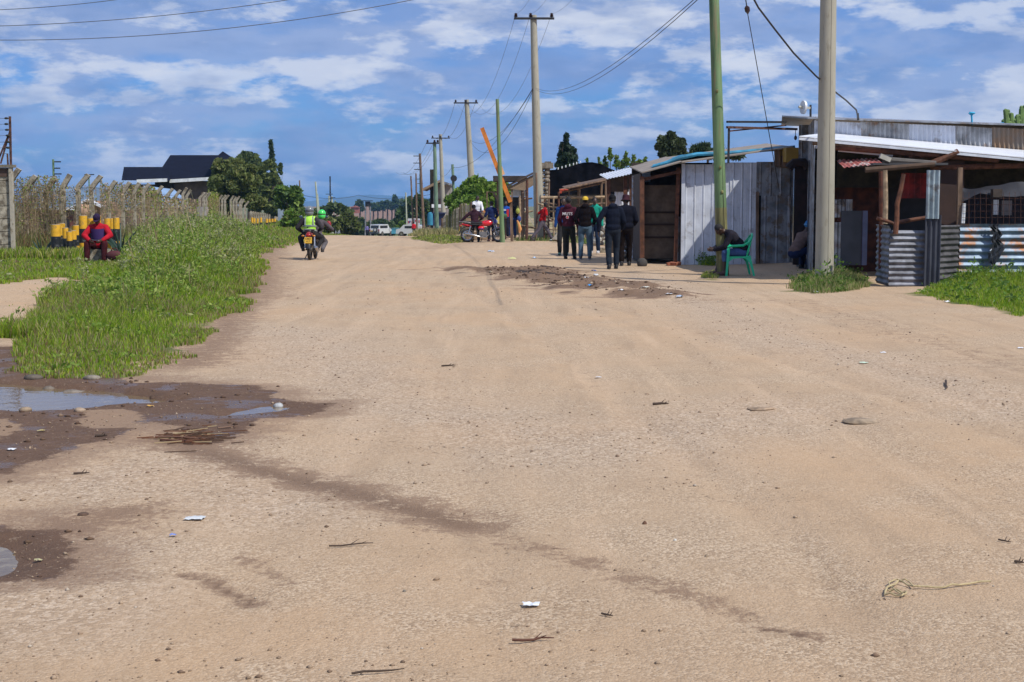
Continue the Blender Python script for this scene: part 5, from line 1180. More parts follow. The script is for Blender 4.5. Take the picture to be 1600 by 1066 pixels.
# rough growth beyond the fence and at the foot of the posts
def rough():
    parts=[]
    n=20000; pq=RNG.uniform(26,320,n); y=np.interp(pq,FPX,FYY)+RNG.uniform(-1.2,8,n)**1.0; x=(pq-800)/F*y
    z=gz(x,y); parts.append(blades(x,y,z,RNG.uniform(.2,.75,len(x))*(1-.35*(y>80)),.008+.0006*y,colmix(len(x),[(.30,.24,.12),(.36,.30,.15),(.20,.22,.07),(.17,.24,.06),(.24,.15,.08)]),.4))
    x,y=scatter(12000,-17,-11,36.2,38,lambda a,b:a<-10.9); z=gz(x,y); parts.append(blades(x,y,z,RNG.uniform(.1,.35,len(x)),np.full(len(x),.03),colmix(len(x),GR),.5))
    V,Fc,c=join(parts); o=npmesh('dry_undergrowth',V,Fc,grassm,c); tag(o,'brown dry undergrowth behind the concrete fence posts','undergrowth',kind='stuff')
rough()
def creeper(y0,y1,n,top_,bot,green,label,thick=.22,size=.035,brown=.7):
    pxx=RNG.uniform(y0,y1,n); y=np.interp(pxx,FPX,FYY)+RNG.normal(0,thick,n); x=(pxx-800)/F*y-.2
    zt=top_+.25*fbm(y*1.3,y*0,13,4)+RNG.normal(0,.10,n); ln=RNG.uniform(.35,1.5,n)*(top_-bot)*.7; zb=np.maximum(zt-ln,bot*RNG.uniform(.3,1.3,n)); k=RNG.uniform(0,1,n)
    st=zt-(zt-zb)*k*.5; h=np.maximum(st-zb,.1)
    parts=[]; sc=(y/37)
    parts.append(blades(x,y,st-h+gz(x,y),h,.0055*sc,colmix(n,[(.36,.27,.17),(.42,.33,.21),(.28,.19,.125),(.34,.31,.16)]),.18,tipw=.8))
    m=int(n*4); pm=RNG.uniform(y0,y1,m); yy=np.interp(pm,FPX,FYY)+RNG.normal(0,thick,m); xx=(pm-800)/F*yy-.2; zz=bot+(top_+.15-bot)*RNG.beta(2.6,1.1,m)+.2*fbm(yy*1.3,yy*0,13,4)
    isg=RNG.random(m)<green; c=np.where(isg[:,None],colmix(m,[(.22,.29,.05),(.28,.33,.07),(.15,.22,.04),(.34,.31,.07)]),colmix(m,[(.34,.24,.15),(.40,.31,.19),(.26,.18,.11)]))
    parts.append(leaves(np.stack([xx,yy,zz+gz(xx,yy)],1),RNG.uniform(.5,1.2,m)*size*(yy/37),c,elong=1.7))
    V,Fc,c=join(parts); o=npmesh('creeper',V,Fc,leafm,c); ctr=V.mean(0); ctr[2]=0; 
    o.data.transform(Matrix.Translation(Vector(-ctr))); o.location=ctr; tag(o,label,'creeper',"creepers on the left fence")
creeper(27,108,850,2.05,.0,.42,'thick brown and green creeper over the first fence posts beside the panel wall',.30)
creeper(108,165,160,1.8,.2,.35,'thin creeper around the fence posts behind the near bollards',.2)
creeper(170,243,520,1.95,.5,.30,'dense brown curtain of dead creeper above the seated man',.30,.04)
creeper(230,262,350,1.9,.5,.5,'yellow green creeper on the fence posts in front of the house',.35,.045)
creeper(262,318,250,1.7,.3,.28,'dry creeper low between the middle fence posts',.4,.05)
creeper(331,346,1500,2.2,.0,.85,'tall green creeper between the two dense groups of bent posts',.5,.07)
# ---- agaves
def agave(px,py,Y,s,label,n=16,col=(.045,.085,.06)):
    b=GY(px,Y); e=E('agave',label,'agave',b); rg=random.Random(int(px)); mt=mat('agave_leaf',col,.45,vscale=5,var=.2)
    for i in range(n):
        a=i*2.4+rg.uniform(-.2,.2); el=rg.uniform(.35,1.35); L=s*rg.uniform(.75,1.1); m=M(); pts=[];
        for k in range(7):
            t=k/6; r=L*t; an=el-.35*t*t*(1.5-el); pts.append(Vector((math.cos(a)*math.cos(an)*r,math.sin(a)*math.cos(an)*r,math.sin(an)*r)))
        m.tube(pts,[.035*s,.055*s,.062*s,.055*s,.042*s,.024*s,.003],6,True,.32*1.6,(0,0,1)); m.build('leaf',mt,e)
agave(64,398,37.,.62,'dark blue green agave left of the near bollard cluster'); agave(187,382,38.,.95,'tall dark agave between the far bollards and the tall weeds'); agave(176,388,37,.45,'small agave at the foot of the tall dark agave')
# ---- trees
def branch_mesh(m,b,dirv,L,r,depth,rg,tips):
    pts=[Vector(b)]; d=Vector(dirv).normalized(); n=5; rs=[r]
    for i in range(n):
        d=(d+Vector((rg.uniform(-.22,.22),rg.uniform(-.22,.22),rg.uniform(-.06,.16)))).normalized(); pts.append(pts[-1]+d*L/n); rs.append(r*(1-.55*(i+1)/n))
    m.tube(pts,rs,7,True)
    tips.append(pts[-1])
    if depth>0:
        for k in range(rg.choice((2,3))):
            j=rg.randint(2,n); dd=(d+Vector((rg.uniform(-.9,.9),rg.uniform(-.9,.9),rg.uniform(-.1,.6)))).normalized(); branch_mesh(m,pts[j],dd,L*.65,rs[j]*.7,depth-1,rg,tips)
barkm=mat('bark',(.10,.075,.055),.95,vscale=8,var=.3,bump=.01,bscale=12)
def tree(label,px,Y,blobs,n,size,cols,name='tree',cat='tree',tr=.14,seed=1,gap=.35,elong=1.6,trunkh=None,group=None,wts=None,droop=0,bare=True):
    """blobs: (px,py,rx_px,ry_px,depth_m_offset)"""
    rg=random.Random(seed); rng=np.random.default_rng(seed)
    base=GY(px,Y); e=E(name,label,cat,base,0,group,True)
    cs=[]; sc=Y/F; tot=sum(b[2]*b[3] for b in blobs)
    pts=[];
    for (bx,by,rx,ry,dy) in blobs:
        c=W(bx,by,Y+dy); k=int(n*rx*ry/tot); 
        # sub-clumps inside the blob give lit and shaded masses
        nc=max(6,int(22*rx*ry/tot*len(blobs)**.5)+6); u=rng.normal(size=(nc,3)); u/=np.linalg.norm(u,axis=1)[:,None]; rad=rng.uniform(.35,1.0,nc)[:,None]**.6
        R3=np.array([rx*sc,(rx*.8+ry*.1)*sc,ry*sc]); cc=np.array(c)+u*rad*R3*.80
        which=rng.integers(0,nc,k); q=rng.normal(size=(k,3)); q/=np.linalg.norm(q,axis=1)[:,None]; rr=rng.random(k)[:,None]**.45
        cr=(R3*rng.uniform(.36,.62,(nc,1)))[which]
        p=cc[which]+q*rr*cr*np.array([1,1,.8]); pts.append(p)
        cs.append((c,rx*sc,ry*sc))
    Pn=np.concatenate(pts)
    # ragged gaps
    gg=fbm(Pn[:,0]*1.2/(sc*18)+Pn[:,1]*.3,Pn[:,2]*1.2/(sc*18),seed+3,3); Pn=Pn[gg>-gap]
    Pn=Pn[Pn[:,2]>gz(Pn[:,0],Pn[:,1],False)+.02]
    cl=colmix(len(Pn),cols,rng,wts)
    V,Fc,c=leaves(Pn,rng.uniform(.6,1.35,len(Pn))*size,cl,rng,elong,droop); V-=np.array(base)
    o=npmesh('crown',V,Fc,leafm,c); o.parent=e
    m=M(); 
    zt=min(c.z-rz*.3 for c,rx,rz in cs); zt=max(zt,base.z+.3)
    m.tube([base+Vector((0,0,-.3)),base.lerp(Vector((base.x,Y,zt)),.5)+Vector((tr*.4,0,0)),Vector((base.x,Y,zt))],[tr*1.3,tr,tr*.8],9)
    for c,rx,rz in cs:
        tips=[]; s=Vector((base.x,Y,zt)); d=c-s; L=max(d.length,.3)*.62; branch_mesh(m,s+Vector((0,0,-.05)),d,L,tr*.6,2,rg,tips)
    m.build('trunk',barkm,e,60)
    return e
OL=[(.13,.165,.04),(.17,.20,.055),(.10,.135,.035),(.20,.21,.07)]
DK=[(.085,.125,.045),(.11,.15,.055),(.065,.10,.035)]
BG=[(.17,.29,.04),(.13,.23,.035),(.23,.33,.06),(.10,.16,.03)]
MG=[(.11,.19,.045),(.08,.15,.04),(.14,.22,.06)]
tree('big rounded olive green tree covering the right end of the dark roofed house',358,122,[(347,268,18,20,0),(365,262,22,18,1),(352,292,24,24,-1),(380,288,24,26,0),(362,312,30,16,0),(390,315,20,14,-1),(372,280,20,20,-2),(394,272,12,14,0)],36000,.24,OL,tr=.3,seed=2)
tree('smaller dark round topped tree rising behind the big olive green one',389,178,[(388,250,17,13,0),(394,262,14,14,0),(384,244,10,8,0)],9000,.33,DK+OL[:1],tr=.2,seed=3)
tree('tall olive green tree at the road end of the garden trees',418,160,[(413,278,18,20,0),(420,262,12,12,0),(408,305,22,24,0),(430,302,14,22,1),(426,325,17,14,0),(402,325,14,12,0)],26000,.33,OL[:3]+DK[:1],tr=.25,seed=4)
tree('slender pointed conifer sticking up above the garden trees',424,168,[(424,228,1.6,12,0),(424.5,244,2.6,10,0),(425,258,5,8,0)],900,.33,[(.06,.10,.05),(.08,.12,.06)],'conifer',tr=.08,seed=5,gap=.6)
tree('leaning wispy conifer just right of the garden trees',436,166,[(438,264,3,10,0),(437,282,5,10,0),(438,300,7,12,0)],1400,.28,DK+OL[:1],'conifer',tr=.08,seed=6,gap=.3)
tree('broad leaved mid green tree beside the pale blue shed',452,125,[(447,300,14,10,0),(457,306,12,8,0),(464,318,10,12,0),(445,316,12,12,2),(462,297,6,5,0)],5500,.42,BG[1:]+MG,tr=.18,seed=7)
tree('rounded light green roadside bush left of the rider',452,100,[(452,345,13,16,0),(460,352,12,14,0),(445,355,8,10,0),(466,340,8,10,1)],5500,.24,BG[:2]+OL[1:2],'bush','bush',tr=.08,seed=8,group='roadside bushes on the left')
tree('bush directly behind the rider\'s helmet',478,115,[(475,338,12,12,0),(486,343,12,14,0),(480,356,16,12,0)],4500,.26,MG+OL[:1],'bush','bush',tr=.08,seed=9,group='roadside bushes on the left')
tree('olive bush right of the green helmet',512,125,[(508,350,12,14,0),(520,354,11,12,0),(503,362,10,8,0)],3600,.28,OL,'bush','bush',tr=.08,seed=10,group='roadside bushes on the left')
tree('grey green bush where the road drops out of sight',540,150,[(536,346,14,14,0),(550,352,12,13,0),(530,358,12,10,0),(545,338,8,7,0)],4000,.34,OL[:3]+[(.11,.12,.06)],'bush','bush',tr=.1,seed=11,group='roadside bushes on the left')
tree('low dark tree clump behind the bushes, under the lattice mast',512,200,[(500,330,14,8,0),(522,326,16,9,0),(510,338,18,9,0),(540,328,10,6,0)],3500,.5,DK+OL[:1],tr=.2,seed=12,group='dark trees beyond the road dip')
tree('very dark tree left of the water tower, under the far field',566,250,[(560,354,11,14,0),(572,358,12,12,0),(554,361,10,9,0)],2600,.6,DK,tr=.2,seed=13,group='dark trees beyond the road dip')
tree('dark tree mass right behind the white off-road car',592,255,[(590,353,14,9,0),(606,356,13,8,0),(600,361,20,6,0)],3400,.6,DK,tr=.2,seed=14,group='dark trees beyond the road dip')
tree('dark tall trees behind the signboard',630,260,[(630,338,10,16,0),(642,325,11,16,0),(652,332,14,18,0),(622,350,9,9,0),(655,345,12,14,0)],5000,.6,DK+MG[:1],tr=.25,seed=15,group='dark trees beyond the road dip')
tree('small light green roadside tree between the blue cart and the white vehicle',627,215,[(627,354,6,8,0),(622,358,5,5,0)],700,.4,BG,'bush','bush',tr=.08,seed=16)
tree('dark tree foliage behind the earth heap and block house',668,190,[(662,325,12,16,0),(672,335,12,14,0),(655,315,8,10,0)],2400,.5,DK+MG[:1],tr=.2,seed=36,group='dark trees beyond the road dip')
tree('single round dark tree standing on the edge of the far red field',562,620,[(562,320,6.5,7,0),(563,326,7,4,0)],900,1.1,DK,tr=.4,seed=17)
rg=random.Random(21)
for k,(px,py,rx,ry) in enumerate(((590,322,6,5),(598,320,3,6),(605,319,4,6),(612,321,6,5),(617,314,2.2,8),(622,320,5,6),(628,318,2.4,7),(634,320,4,6),(583,323,5,4),(660,318,6,7),(670,319,6,7),(640,317,3,8))):
    tree(f'small dark far tree beyond the red field, {["second from the left","thin third from the left","fourth from the left","middle rounded one","thin tall middle one","just right of the middle thin one","thin one near the signboard","right middle rounded one","leftmost one","second from the right","rightmost one","spiky one left of the far poles"][k]}',px,760,[(px,py,rx,ry,0),(px+1,py+3,rx,ry*.7,0)],420,1.7,DK+MG[:1],tr=.4,seed=40+k,group='line of far trees beyond the red field')
tree('broad bright green bushy tree behind the wooden stake fence',745,92,[(722,312,22,22,0),(745,298,24,20,0),(768,296,18,17,0),(785,300,14,16,1),(735,325,28,20,-1),(765,322,24,20,0)],34000,.20,BG,tr=.25,seed=18,gap=.45,wts=[.35,.3,.2,.15])
tree('dark pointed conifer above the black netting',884,90,[(884,216,4,9,0),(884,231,9,10,0),(884,248,14,12,0),(883,262,16,10,0)],6500,.16,[(.03,.055,.03),(.04,.07,.035)],'conifer',tr=.12,seed=19,gap=.6)
tree('smaller dark conifer nestled right of the pointed one',896,91,[(896,236,3.5,8,0),(897,250,6,10,0),(897,264,8,8,0)],1800,.16,[(.03,.055,.03),(.04,.07,.035)],'conifer',tr=.07,seed=20,gap=.6)
SN=['leftmost by the netting crest','short one left of the gap','in the left pair','tall one in the left middle','tallest of all','dense lower one in the middle','right middle tall one','right end tall one','lowest bushy one','last one at the right end','thin low one by the netting edge']
for k,(px,h,r) in enumerate(((917,253,5),(953,236,5),(945,250,6),(963,248,7),(978,244,7),(972,256,8),(990,248,8),(1000,244,6),(985,262,9),(1008,252,7),(936,252,4))):
    tree(f'thin leafy sapling above the black netting, {SN[k]}',px,80+k*.3,[(px,h,r*.5,7,0),(px+1,h+9,r*.9,8,0)],420,.08,BG[:3]+[(.16,.17,.06)],'sapling','sapling',tr=.03,seed=60+k,gap=.3,group='saplings above the black netting')
tree('grey green tree above the kiosk\'s blue tarpaulin',1047,62,[(1040,228,13,14,0),(1056,226,13,16,0),(1046,244,17,14,0),(1063,243,11,12,0),(1047,215,8,7,0)],11000,.15,[(.06,.085,.035),(.085,.11,.05),(.045,.065,.03)],tr=.16,seed=22,gap=.4)
tree('wispy cedar branches poking above the kiosk roof by the green pole',1105,50,[(1100,237,14,3,0),(1090,233,10,2,0),(1118,241,16,4,0),(1148,242,14,3,0),(1102,230,6,2,0)],1700,.13,[(.05,.085,.04),(.07,.10,.05)],'conifer',tr=.05,seed=23,gap=.7,elong=3)
# ---- cactus
b=GY(1590,36); e=E('tree_cactus','branching green tree cactus rising above the shop roof at the right edge','cactus',b,0,None,True); mt=mat('cactus_green',(.12,.20,.05),.7,vscale=8,var=.2)
for k,(x0,y0,x1,y1) in enumerate(((1587,215,1571,170),(1587,210,1580,176),(1592,214,1589,180),(1592,214,1596,168),(1594,214,1601,164),(1596,214,1608,172),(1586,205,1568,186),(1598,214,1615,180))):
    m=M(); a=P(x0,y0,36+.1*k); c=P(x1,y1,36+.1*k); mid=(a+c)/2+Vector(((x1-1592)*.004,0,-.05))
    m.tube([a,mid,c+Vector((0,0,-.03)),c],[.07,.075,.06,.015],7); rgk=random.Random(k)
    for j in range(9):
        q=a.lerp(c,rgk.random()); m.ell(q+Vector((rgk.uniform(-.05,.05),0,0)),(.05,.05,.05),None,6,4)
    m.build('branch',mt,e)
M().tube([b,P(1592,214,36)],[.16,.12],10).build('trunk',mt,e)
# ---- water tower, far bits
b=W(575,350,230); b.z=g1(b.x,230); e=E('water_tower','dark water tank on a tall thin stand under a flat cover, beyond the road dip','water tower',b,0,None,True)
zt=W(0,323,230).z
for sx in (-.45,.45):
    for sy in (-.45,.45): M().bar(b+Vector((sx,sy,0)),Vector((b.x+sx*.8,230+sy*.8,zt)),.12).build('leg',galv_d,e)
M().tube([(b.x,230,zt),(b.x,230,W(0,315,230).z)],.42,12).build('tank',mat('tank_black',(.015,.017,.022),.5),e); M().box((b.x,230,W(0,314,230).z),(1.5,1.2,.12)).build('cover',steel,e)
m=M(); q=W(555,325,600); m.box((q.x,600,q.z-1.),(3.4,3,2.4)); m.prism([(q.x-2,598,q.z+.2),(q.x+2,598,q.z+.2),(q.x,598,q.z+.9)],(0,1,0),3.5); top(m,'far_house',mat('far_red_house',(.35,.12,.09)),'tiny red roofed house at the left end of the far red field','house')
# ---- stones as gravel
def stones():
    n=11000; u=RNG.random(n); y=3.8*(32/3.8)**(u**1.25); x=RNG.uniform(-.40,.40,n)*y*1.1
    g=np.zeros(n)
    for P_,wd in GRV: g=np.maximum(g,np.exp(-(ldist(x,y,P_)/wd)**2))
    m_=np.zeros(n)
    for P_ in MUD+DIRT: m_=np.maximum(m_,ss(-.3,.3,sdist(x,y,P_)))
    gr=(sdist(x,y,GRASS_L)>0)&(sdist(x,y,GRASS_GAP)<0)
    cl=ss(-.05,.45,fbm(x*.9,y*.9,63,4)); k=(RNG.random(n)<.05+cl*.45+g*.5+m_*.6)&~gr; x,y=x[k],y[k]; n=len(x)
    s=.0025+.009*RNG.random(n)**6+.0003*y; z=gz(x,y)
    base=np.array([(1,0,0),(0,1,0),(-1,0,0),(0,-1,0),(0,0,1),(0,0,-1)],float)
    V=base[None]*(1+RNG.uniform(-.35,.35,(n,6,1)))*s[:,None,None]*np.array([1.2,1,.7]); a=RNG.uniform(0,6.3,n); ca,sa=np.cos(a)[:,None],np.sin(a)[:,None]
    X_=V[...,0]*ca-V[...,1]*sa; Y_=V[...,0]*sa+V[...,1]*ca; V=np.stack([X_+x[:,None],Y_+y[:,None],V[...,2]+(z+s*.25)[:,None]],-1)
    f=np.array([(0,1,4),(1,2,4),(2,3,4),(3,0,4),(1,0,5),(2,1,5),(3,2,5),(0,3,5)]); Fc=(np.arange(n)[:,None,None]*6+f[None]).reshape(-1,3)
    c=colmix(n,[(.34,.25,.17),(.27,.19,.125),(.18,.12,.08),(.44,.37,.29)],wts=[.42,.3,.23,.05]); sm=leafmat('pebble_stone',0,.9)
    o=npmesh('pebbles',V.reshape(-1,3),Fc,sm,np.repeat(c,6,0)); tag(o,'loose pebbles and crumbs of earth scattered over the dirt road','pebbles',kind='stuff')
stones()
def mudbits():
    n=5200; x=RNG.uniform(-8,-1,n); y=RNG.uniform(5.5,14,n); m_=np.zeros(n)
    for P_ in MUD: m_=np.maximum(m_,ss(-.3,.1,sdist(x,y,P_)))
    for P_ in PUD: m_=m_*(1-ss(-.05,.05,sdist(x,y,P_)))
    k=RNG.random(n)<m_*(.3+.7*ss(0,.4,fbm(x*2,y*2,66,4))); x,y=x[k],y[k]
    x2=RNG.uniform(X(745,26),X(1085,26)*1.25,3500); y2=RNG.uniform(21,37,3500); k=RNG.random(3500)<ss(-.4,.4,sdist(x2,y2,DIRT[0])); x=np.r_[x,x2[k]]; y=np.r_[y,y2[k]]; n=len(x)
    s=(.004+.016*RNG.random(n)**4)*(1+.045*np.clip(y-12,0,20)); z=gz(x,y); base=np.array([(1,0,0),(0,1,0),(-1,0,0),(0,-1,0),(0,0,1),(0,0,-1)],float)
    V=base[None]*(1+RNG.uniform(-.4,.4,(n,6,1)))*s[:,None,None]*np.array([1.3,1,.7])+np.stack([x,y,z+s*.25],1)[:,None,:]
    f=np.array([(0,1,4),(1,2,4),(2,3,4),(3,0,4),(1,0,5),(2,1,5),(3,2,5),(0,3,5)]); Fc=(np.arange(n)[:,None,None]*6+f[None]).reshape(-1,3)
    c=colmix(n,[(.085,.05,.033),(.13,.08,.05),(.22,.15,.10),(.45,.36,.26)],wts=[.5,.32,.13,.05])
    o=npmesh('mud_crumbs',V.reshape(-1,3),Fc,leafmat('pebble_stone',0,.9),np.repeat(c,6,0)); tag(o,'crumbs of earth and small stones in the mud and on the dirt ridge','earth crumbs',kind='stuff')
    n=120; u=RNG.uniform(0,1,n); q=[G(238+110*a,672+24*b) for a,b in zip(RNG.normal(.55,.22,n),RNG.normal(.5,.25,n))]
    x=np.array([a.x for a in q]); y=np.array([a.y for a in q]); z=gz(x,y); a=RNG.normal(0,.35,n); L=RNG.uniform(.02,.10,n); dx,dy=np.cos(a)*L,np.sin(a)*L; wd=.003
    V=np.empty((n,4,3)); h=RNG.uniform(.003,.014,n); V[:,0]=np.stack([x-dx,y-dy,z+.004],1); V[:,1]=np.stack([x-dx,y-dy+wd,z+.010],1); V[:,2]=np.stack([x+dx,y+dy+wd,z+h+.006],1); V[:,3]=np.stack([x+dx,y+dy,z+h],1)
    o=npmesh('muddy_straw',V.reshape(-1,3),np.arange(n*4).reshape(n,4),leafm,np.repeat(colmix(n,[(.16,.07,.035),(.09,.05,.03),(.38,.28,.15)],wts=[.5,.35,.15]),4,0)); tag(o,'brown muddy straw lying below the small puddle','straw',kind='stuff')
mudbits()
def rock(px,py,w,h,label,col=(.20,.16,.13),seed=1,flat=.6,name='rock',grp=None,dz=0):
    p=G(px,py); r=w/2*p.y/F; m=M(); m.ell((0,0,0),(r,r*.7,h/2*p.y/F*1.3),None,12,8)
    rn=random.Random(seed); m.v=[tuple(c*(1+(.22 if w<40 else .6)*(float(fbm(np.array([v[0]/r*1.5+seed]),np.array([v[1]/r*1.5+v[2]/r]),seed,3)[0]))) for c in v) for v in m.v]
    o=m.build(name,mat('rock_%d'%int(col[0]*100),col,.9,vscale=12,var=.3,bump=.004,bscale=40),None,50); o.location=p+Vector((0,0,h*.15*p.y/F+dz)); o.rotation_euler=(0,0,rn.uniform(0,.4)); tag(o,label,'rock',grp)
rock(115,609,55,13,'long flat grey rock lying across the middle of the large puddle',(.21,.175,.14),1); rock(76,608,20,9,'small rock at the left end of the long flat puddle rock',(.17,.14,.11),2); rock(98,630,22,10,'dark pointed rock at the near edge of the large puddle',(.09,.085,.06),3)
rock(170,613,20,9,'tan rock at the right of the long puddle rock',(.33,.26,.18),4); rock(238,624,9,8,'small round brown stone at the tip of the large puddle',(.10,.06,.04),5); rock(145,592,28,8,'grey stone at the grass edge above the puddle',(.22,.19,.15),6)
rock(18,602,18,7,'dark stone in the far left of the large puddle',(.12,.10,.09),7); rock(52,592,32,10,'mossy dark stone on the bank behind the puddle',(.11,.09,.07),8); rock(435,636,16,8,'pale stone at the right end of the small thin puddle',(.42,.43,.43),9)
rock(1340,660,58,8,'long crusty clod of dry earth on the right of the road',(.30,.225,.15),11); rock(1190,640,46,5,'low worn clod of earth left of the crusty one',(.34,.24,.155),12,name='earth_clod')
rock(1007,819,7,6,'small dark reddish stone right of the road centre',(.14,.07,.04),13); rock(1104,870,6,5,'tiny red stone further right of the road centre',(.30,.08,.05),14)
rock(1055,845,6,4,'tiny whitish stone near the road centre',(.6,.57,.5),15); rock(125,643,18,8,'tan stone in the mud below the large puddle',(.36,.27,.19),16); rock(40,642,20,8,'tan lump in the mud at far left',(.30,.22,.15),17)
rock(130,805,18,6,'dark flat clod on the road at lower left',(.10,.07,.05),18); rock(632,925,6,5,'tiny grey stone at the bottom centre of the road',(.22,.18,.16),19)
def litter(px,py,w,h,col,label,seed=1,name='litter',cat='litter',gl=.4):
    p=G(px,py); sx=w/2*p.y/F; sz=max(h*p.y/F*.45,.010); sy=sx*.8; m=M(); n=5; rn=random.Random(seed); vs=[]
    for i in range(n+1):
        for j in range(n+1):
            a=(i/n-.5)*2; b=(j/n-.5)*2; r=1-.25*rn.random(); vs.append((a*sx*r,b*sy*r,sz*rn.uniform(0,1.3)*(1-.5*max(abs(a),abs(b)))+.006+rn.random()*sz*.15))
    m.add(vs,[(i*(n+1)+j,(i+1)*(n+1)+j,(i+1)*(n+1)+j+1,i*(n+1)+j+1) for i in range(n) for j in range(n)])
    o=m.build(name,mat('litter_%d_%d_%d'%tuple(int(c*99) for c in col),col,gl,var=.1),None,20); o.location=p; tag(o,label,cat,'scraps of litter on the ground')
wh=(.75,.77,.80); pb=(.45,.58,.75)
for i,a in enumerate(((830,948,30,6,wh,'crumpled white scrap at the bottom centre of the road'),(305,812,34,4,(.6,.62,.62),'flat pale scrap on the road at lower left'),(270,839,12,3,(.2,.28,.6),'small blue scrap on the road at lower left'),
    (1350,568,16,3,(.5,.65,.5),'pale green scrap right of the road on the gravel'),(1380,552,10,3,wh,'tiny white scrap on the right bare ground'),(935,591,10,3,wh,'tiny white scrap in the middle of the road'),
    (767,394,12,6,pb,'pale blue plastic scrap on the road edge below the motorcycle'),(1062,465,11,9,pb,'light blue crumpled plastic at the right end of the dark dirt ridge'),(928,424,8,6,(.05,.3,.75),'bright blue cap like scrap on the dark dirt ridge') ,(915,434,10,6,wh,'white plastic blob on the dark dirt ridge, left one'),(931,431,9,8,(.7,.72,.74),'white plastic blob on the dark dirt ridge, right one'),
    (873,432,8,6,(.6,.06,.05),'red scrap on the dark dirt ridge'),(922,447,8,6,(.05,.32,.70),'blue scrap in front of the dark dirt ridge'),(1008,450,14,5,(.7,.7,.62),'pale scrap toward the right of the dirt ridge'),(1018,447,8,4,wh,'tiny white scrap beyond the pale one on the ridge'),(800,405,14,6,(.6,.6,.25),'yellowish scrap at the left of the dirt ridge'),
    (835,404,7,5,pb,'tiny blue scrap left of the walkers'),(870,377,26,7,(.6,.72,.78),'heap of pale blue plastic scraps before the tan rock'),(888,374,18,6,(.72,.74,.7),'white part of the plastic heap before the tan rock'),(1046,460,12,4,wh,'white sliver near the right end of the dirt ridge'),
    (1480,473,10,6,wh,'white crumpled scrap in the grass at right'),(1551,473,14,9,(.6,.7,.72),'pale plastic bag in the grass before the blue dado'),(1275,457,9,4,wh,'white scrap on the grass tuft by the concrete pole'),(252,410,8,8,(.65,.42,.25),'peach scrap caught in the tall weeds') ,(286,488,7,8,(.6,.62,.7),'whitish scrap in the verge grass, left of a pair'),(300,490,7,7,(.62,.66,.75),'whitish scrap in the verge grass, right of a pair'),
    (68,634,6,5,(.6,.04,.06),'red scrap at the near bank of the large puddle'),(235,636,12,4,(.6,.35,.08),'orange scrap on the mud right of the large puddle'),(18,704,16,5,wh,'white scrap on the wet mud at far left'),(65,675,14,4,(.45,.36,.14),'yellowish leaf on the wet mud'),(60,878,14,5,(.42,.38,.2),'pale leaf in the puddle at the lower left corner'),(1595,545,12,4,wh,'white scrap at the right edge bare ground'),(970,454,8,4,wh,'white crumb on the dirt ridge centre'))):
    litter(*a,seed=i)
def twig(px0,py0,px1,py1,label,r=.006,col=(.07,.045,.03),bend=.02,seed=1,fork=True):
    a,b=G(px0,py0),G(px1,py1); rn=random.Random(seed); m=M(); L=(b-a).length; pts=[a.lerp(b,t)+Vector((rn.uniform(-1,1)*bend*L*.5,rn.uniform(-1,1)*bend*L,.008+rn.random()*bend*L)) for t in (0,.25,.5,.75,1)]
    m.tube(pts,[r,r,r*.9,r*.7,r*.4],6)
    if fork: m.tube([pts[2],pts[2]+Vector((L*.2,L*.12,.02))],[r*.6,r*.2],5); m.tube([pts[3],pts[3]+Vector((L*.12,-L*.15,.015))],[r*.5,r*.2],5)
    top(m,'twig',mat('twig_%d'%int(col[0]*100),col,.9),label,'twig',None,'twigs and sticks on the ground')
twig(802,1008,864,1001,'forked reddish twig at the bottom centre',.005,(.12,.05,.03),.08,1); twig(548,1057,632,1050,'thin long stick at the very bottom of the road',.004,bend=.03,seed=2,fork=False); twig(515,857,582,853,'thin dark stick left of centre low on the road',.004,bend=.05,seed=3)
twig(1020,633,1045,632,'short black stick in the middle right of the road',.010,bend=.04,seed=4); twig(242,687,330,688,'long thin stick on the mud below the small puddle',.007,(.16,.08,.05),.03,5); twig(250,690,300,693,'brown stick just under the long thin one on the mud',.007,(.12,.06,.04),.04,6)
twig(270,680,310,677,'pale reed on the mud below the small puddle',.006,(.4,.3,.18),.03,7); twig(690,573,712,572,'short dark stick high in the middle of the road',.008,seed=8); twig(115,742,140,741,'dark stick left on the dry road below the mud',.006,seed=9)
twig(148,683,168,682,'dark stick at the mud edge on the left',.009,seed=10); twig(1478,598,1479,610,'short upright stub on the right gravel',.010,seed=11,fork=False); twig(1585,880,1600,882,'dark stick at the right edge low on the road',.006,seed=12)
twig(1560,846,1580,850,'thin dark stick at lower right of the road',.004,seed=13); twig(940,962,958,966,'small brown leafy twig under the white scrap',.004,seed=14); twig(340,671,372,668,'thin stick right of the muddy straw pile',.006,(.2,.12,.08),seed=15)
# straw rope
def rope():
    m=M(); pts=[(1548,913),(1500,918),(1460,921),(1427,921),(1405,914),(1385,922),(1382,932),(1410,936),(1416,930),(1395,926),(1384,930)]
    pts2=[(1427,921),(1420,912),(1400,908),(1388,916),(1400,930),(1420,934)]
    for q,rr in ((pts,.004),(pts2,.003)):
        W_=[G(*p)+Vector((0,0,.012)) for p in q]; out=[]
        for i in range(len(W_)-1):
            for t in (0,.33,.66): p=W_[i].lerp(W_[i+1],t); p+=Vector((0,.01*math.sin(i*2+t*4),.004*math.sin(i*5+t*9))); out.append(p)
        m.tube(out,rr,6)
    for i in range(0,len(m.v),1): pass
    top(m,'straw_rope',mat('straw_yellow',(.46,.37,.20),.9,vscale=40),'frayed straw coloured rope with a loop on the lower right of the road','rope')
rope()
